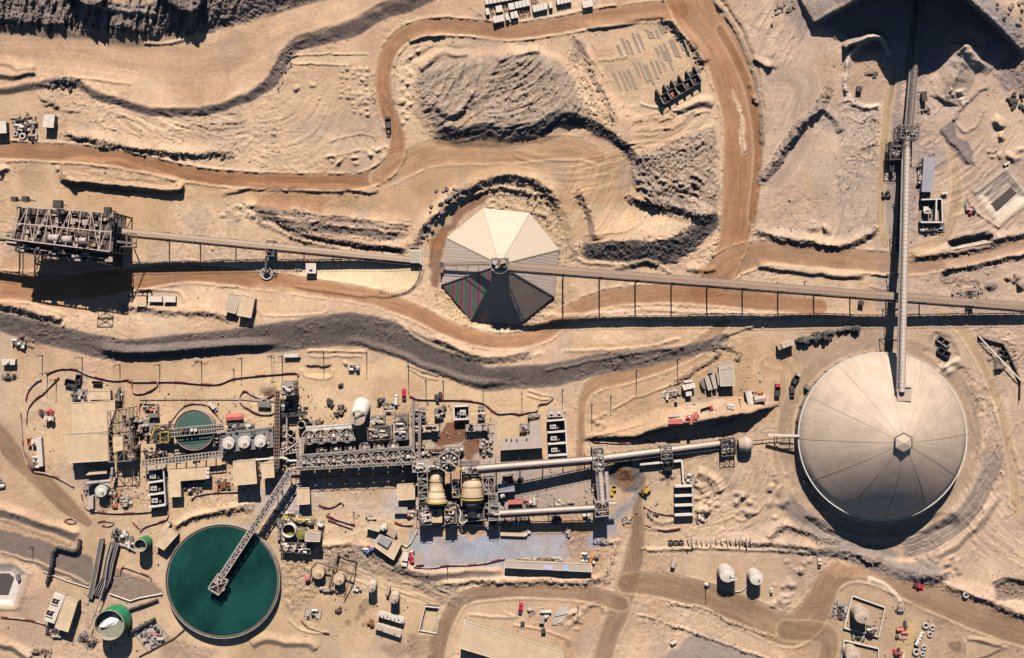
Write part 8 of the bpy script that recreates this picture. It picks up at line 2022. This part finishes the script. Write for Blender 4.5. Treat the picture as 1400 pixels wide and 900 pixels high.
rocks(16, [(1352,4),(1398,2),(1398,40),(1375,30)], .8, 1.8, 'grey boulder on the rough ground behind the tip wall, top right', 'boulders behind the tip wall', BP, 4)
rocks(24, [(1088,464),(1104,470),(1125,466),(1150,460),(1176,454),(1172,447),(1130,452),(1095,460)], .9, 1.9, 'dark rock in the windrow north of the dome', 'dark rocks in the windrow north of the dome', BPD, 5)
rocks(20, [(395,64),(404,80),(388,112),(372,135),(380,110)], .4, .8, 'small rock fallen below the upper bench scarp', 'rocks below the upper bench scarp', BP, 6)
rocks(14, [(850,708),(864,704),(868,720),(852,722)], .5, 1.0, 'pale rock tipped beside the dark road by the ore heap', 'rocks beside the ore heap road', BP, 7)
rocks(30, [(600,250),(630,256),(600,300),(585,330),(575,325)], .6, 1.4, 'rock on the broken bank above the pyramid hollow', 'rocks on the bank above the pyramid', BP+BPD, 8)

PALEP = mat('dusty_pale_pipe', (.44,.34,.26), .8, var=.2)
rl = random.Random(6)
def pipe_stack():
    t = thing('pipe_stack', '', 'pipe stack')
    for k, (y_, z_) in enumerate(((-.5,.16),(0,.16),(.5,.16))): MB().tube((-5.4+k*.5, y_, z_), (5.0+k*.3, y_, z_), .22, 8).build('pipe', [BEIGE2, CONC, PALEP][k], t)
    for x_ in (-3.6, 3.6): MB().box(x_-.15, x_+.15, -1.0, .7, -.1, .08).build('bearer', STEELB, t)
    return t
PS = Placer(pipe_stack()); rows_ = ['upper left','lower left','middle','right hand','topmost']; ri = -1
for (px, py, L, k, n) in LAID:
    if k == 0: ri += 1
    px += rl.uniform(-1.2, 1.2); py += rl.uniform(-4, 4); L *= rl.uniform(.7, 1.1)
    x, y, z = gpx(px+L*.2, py+L*.5); PS.put((x, y, z), math.atan2(-1, .4), 'pale pipe stack on the sand, %s from the left in the %s row' % (ordl[k], rows_[ri]), 'pipe stacks laid out inside the loop road', (L*.9/24, 1, 1))
# ------------------------------------------------------------------ uncountable small bits: loose stones and yard litter
def scatter(name, label, cat, n, weight, s0, s1, mats_, flat=.6, seed=1):
    rg_ = np.random.default_rng(seed); ii, jj = np.searchsorted(ys, [0, 900]), np.searchsorted(xs, [0, 1400])
    w_ = weight[ii[0]:ii[1], jj[0]:jj[1]].ravel(); w_ = w_/w_.sum(); id_ = rg_.choice(len(w_), n, p=w_); ncol = jj[1]-jj[0]
    a = ii[0]+id_//ncol; b = jj[0]+id_ % ncol
    px = xs[b]+rg_.uniform(-.6,.6,n); py = ys[a]+rg_.uniform(-.6,.6,n); z = Z[a, b]; k = MP*(1-z/H)
    c = np.stack([(px-700)*k, (450-py)*k, z], -1)[:, None, :]; s = (s0+(s1-s0)*rg_.random(n)**2.5)[:, None]
    base = np.array([(-1,-1,-.4),(1,-1,-.4),(1,1,-.4),(-1,1,-.4),(-.8,-.7,1),(.7,-.8,1),(.8,.7,1),(-.7,.8,1)]); v = base[None]*(1+.35*(rg_.random((n,8,3))-.5))
    el = rg_.uniform(.5, 1.5, (n,1)); v = v*np.stack([s*el, s/el*.8, s*flat], -1); an = rg_.uniform(0, 6.28, (n,1)); x, y = v[...,0].copy(), v[...,1].copy()
    v[...,0] = x*np.cos(an)-y*np.sin(an); v[...,1] = x*np.sin(an)+y*np.cos(an); v = (v+c).reshape(-1,3)
    F = np.array([(4,5,6,7),(0,1,5,4),(1,2,6,5),(2,3,7,6),(3,0,4,7)]); f = (F[None]+8*np.arange(n)[:,None,None]).reshape(-1,4).astype(np.int32)
    me = bpy.data.meshes.new(name); me.vertices.add(len(v)); me.vertices.foreach_set('co', v.astype(np.float32).ravel()); me.loops.add(f.size); me.loops.foreach_set('vertex_index', f.ravel())
    me.polygons.add(len(f)); me.polygons.foreach_set('loop_start', np.arange(len(f), dtype=np.int32)*4)
    for m_ in mats_: me.materials.append(m_)
    me.polygons.foreach_set('material_index', np.repeat(rg_.integers(0, len(mats_), n), 5).astype(np.int32)); me.update()
    o = bpy.data.objects.new(name, me); COLL.objects.link(o); tag(o, label, cat, None, 'stuff')
STONE = mat('sandy_stone', (.36,.26,.18), .9, var=.3, scale=.5)
scatter('loose_stones', 'loose stones lying on the banks, dumps and rough ground', 'stones', 12000, np.clip(ROUGH-.12, 0, 1.1)*PATCH, .13, .5, [STONE, BOULD, STONE, BOULD, STONE, BOULDD], .6, 3)
def zone(poly, wgt):
    s = sl(poly, 6); YW[s] = np.maximum(YW[s], wgt*sstep(psdf(poly, X[s], Y[s])/6+.5))
YW = np.zeros_like(X)
zone([(95,515),(180,530),(300,545),(400,520),(470,560),(560,545),(680,560),(690,640),(820,640),(830,700),(690,735),(570,735),(560,690),(430,668),(340,690),(110,700),(95,640)], 1)
zone([(40,555),(75,555),(75,645),(40,645)], .6); zone([(380,690),(480,690),(580,775),(500,770),(440,760),(380,760)], .5); zone([(690,755),(830,740),(835,765),(690,765)], .7)
zone([(50,800),(200,720),(250,720),(230,890),(60,890)], .35); zone([(400,770),(560,790),(560,880),(410,870)], .35); zone([(900,500),(1050,490),(1050,580),(900,590)], .35); zone([(1135,805),(1290,850),(1280,899),(1130,899)], .45); zone([(690,815),(790,820),(790,870),(700,850)], .3); zone([(860,640),(980,640),(980,720),(870,720)], .4)
scatter('yard_litter', 'small offcuts, timber and fittings littering the works yards', 'litter', 3000, YW, .15, .62, [STEEL, STEELB, TAN, STEELD, STEELL, RUSTS, CONC, STEELD], .6, 5)
# ------------------------------------------------------------------ turn the arrays into the ground sheet
def make_ground():
    k = MP*(1-Z/H)
    co = np.stack([(X-700)*k, (450-Y)*k, Z], -1).reshape(-1, 3).astype(np.float32)
    i, j = np.meshgrid(np.arange(NY-1), np.arange(NX-1), indexing='ij')
    a = (i*NX+j).ravel()
    quads = np.stack([a+NX, a+NX+1, a+1, a], -1).astype(np.int32)
    me = bpy.data.meshes.new('ground'); nq = len(quads)
    me.vertices.add(len(co)); me.vertices.foreach_set('co', co.ravel())
    me.loops.add(nq*4); me.loops.foreach_set('vertex_index', quads.ravel())
    me.polygons.add(nq); me.polygons.foreach_set('loop_start', np.arange(nq, dtype=np.int32)*4)
    me.polygons.foreach_set('use_smooth', np.ones(nq, bool))
    me.update()
    at = me.attributes.new('soil', 'FLOAT_COLOR', 'POINT')
    c4 = np.ones((NY*NX, 4), np.float32); c4[:, :3] = COL.reshape(-1, 3); c4[:, 3] = np.clip(ROUGH.ravel()*.9, .08, 1)
    at.data.foreach_set('color', c4.ravel())
    m = bpy.data.materials.new('desert_soil'); m.use_nodes = True; nt = m.node_tree; L = nt.links.new
    b = nt.nodes['Principled BSDF']; b.inputs['Roughness'].default_value = .95; b.inputs['Specular IOR Level'].default_value = .1
    an = nt.nodes.new('ShaderNodeAttribute'); an.attribute_name = 'soil'
    tc = nt.nodes.new('ShaderNodeTexCoord')
    n1 = nt.nodes.new('ShaderNodeTexNoise'); n1.inputs['Scale'].default_value = .85; n1.inputs['Detail'].default_value = 8; n1.inputs['Roughness'].default_value = .7
    n2 = nt.nodes.new('ShaderNodeTexNoise'); n2.inputs['Scale'].default_value = .06; n2.inputs['Detail'].default_value = 5
    L(tc.outputs['Object'], n1.inputs['Vector']); L(tc.outputs['Object'], n2.inputs['Vector'])
    mr = nt.nodes.new('ShaderNodeMapRange'); mr.inputs['From Min'].default_value = .3; mr.inputs['From Max'].default_value = .7
    L(n1.outputs['Fac'], mr.inputs['Value'])
    lo = nt.nodes.new('ShaderNodeMapRange'); lo.inputs['To Min'].default_value = .89; lo.inputs['To Max'].default_value = .48; L(an.outputs['Alpha'], lo.inputs['Value']); L(lo.outputs['Result'], mr.inputs['To Min'])
    hi = nt.nodes.new('ShaderNodeMapRange'); hi.inputs['To Min'].default_value = 1.12; hi.inputs['To Max'].default_value = 1.5; L(an.outputs['Alpha'], hi.inputs['Value']); L(hi.outputs['Result'], mr.inputs['To Max'])
    mr2 = nt.nodes.new('ShaderNodeMapRange'); mr2.inputs['From Min'].default_value = .35; mr2.inputs['From Max'].default_value = .65
    mr2.inputs['To Min'].default_value = .94; mr2.inputs['To Max'].default_value = 1.06
    L(n2.outputs['Fac'], mr2.inputs['Value'])
    mu = nt.nodes.new('ShaderNodeMath'); mu.operation = 'MULTIPLY'; L(mr.outputs['Result'], mu.inputs[0]); L(mr2.outputs['Result'], mu.inputs[1])
    vs = nt.nodes.new('ShaderNodeVectorMath'); vs.operation = 'SCALE'; L(an.outputs['Color'], vs.inputs[0]); L(mu.outputs['Value'], vs.inputs['Scale'])
    L(vs.outputs['Vector'], b.inputs['Base Color'])
    bp = nt.nodes.new('ShaderNodeBump'); bp.inputs['Strength'].default_value = .3; bp.inputs['Distance'].default_value = .5
    L(n1.outputs['Fac'], bp.inputs['Height']); L(bp.outputs['Normal'], b.inputs['Normal'])
    me.materials.append(m)
    o = bpy.data.objects.new('ground', me); COLL.objects.link(o)
    tag(o, 'sandy terraced mine ground with haul roads, banks and gravel dumps', 'ground', kind='structure')
make_ground()

# ------------------------------------------------------------------ sun, sky, camera
w = bpy.data.worlds.new('World'); SC.world = w; w.use_nodes = True
nt = w.node_tree; bg = nt.nodes['Background']
sk = nt.nodes.new('ShaderNodeTexSky'); sk.sky_type = 'NISHITA'; sk.sun_disc = False
sk.sun_elevation = math.radians(SUN_EL); sk.sun_rotation = 0.0; sk.air_density = 1.0; sk.dust_density = .1; sk.altitude = 2800; sk.ozone_density = 2.0
nt.links.new(sk.outputs['Color'], bg.inputs['Color']); bg.inputs['Strength'].default_value = SKY
ld = bpy.data.lights.new('sun', 'SUN'); ld.energy = SUN; ld.angle = math.radians(.5); ld.color = (1, .91, .82)
lo = bpy.data.objects.new('sun', ld); COLL.objects.link(lo); lo.rotation_euler = (math.radians(-(90-SUN_EL)), 0, 0); lo.location = (0, 100, 300)
cd = bpy.data.cameras.new('camera'); cam = bpy.data.objects.new('camera', cd); COLL.objects.link(cam)
cam.location = (0, 0, H); cd.sensor_fit = 'HORIZONTAL'; cd.angle = 2*math.atan(700*MP/H); cd.clip_end = 20000; cd.clip_start = 1
SC.camera = cam
SC.view_settings.view_transform = 'Standard'; SC.view_settings.look = 'None'; SC.view_settings.gamma = 1
SC.view_settings.exposure = EXPO
SC.cycles.max_bounces = 4; SC.cycles.diffuse_bounces = 0
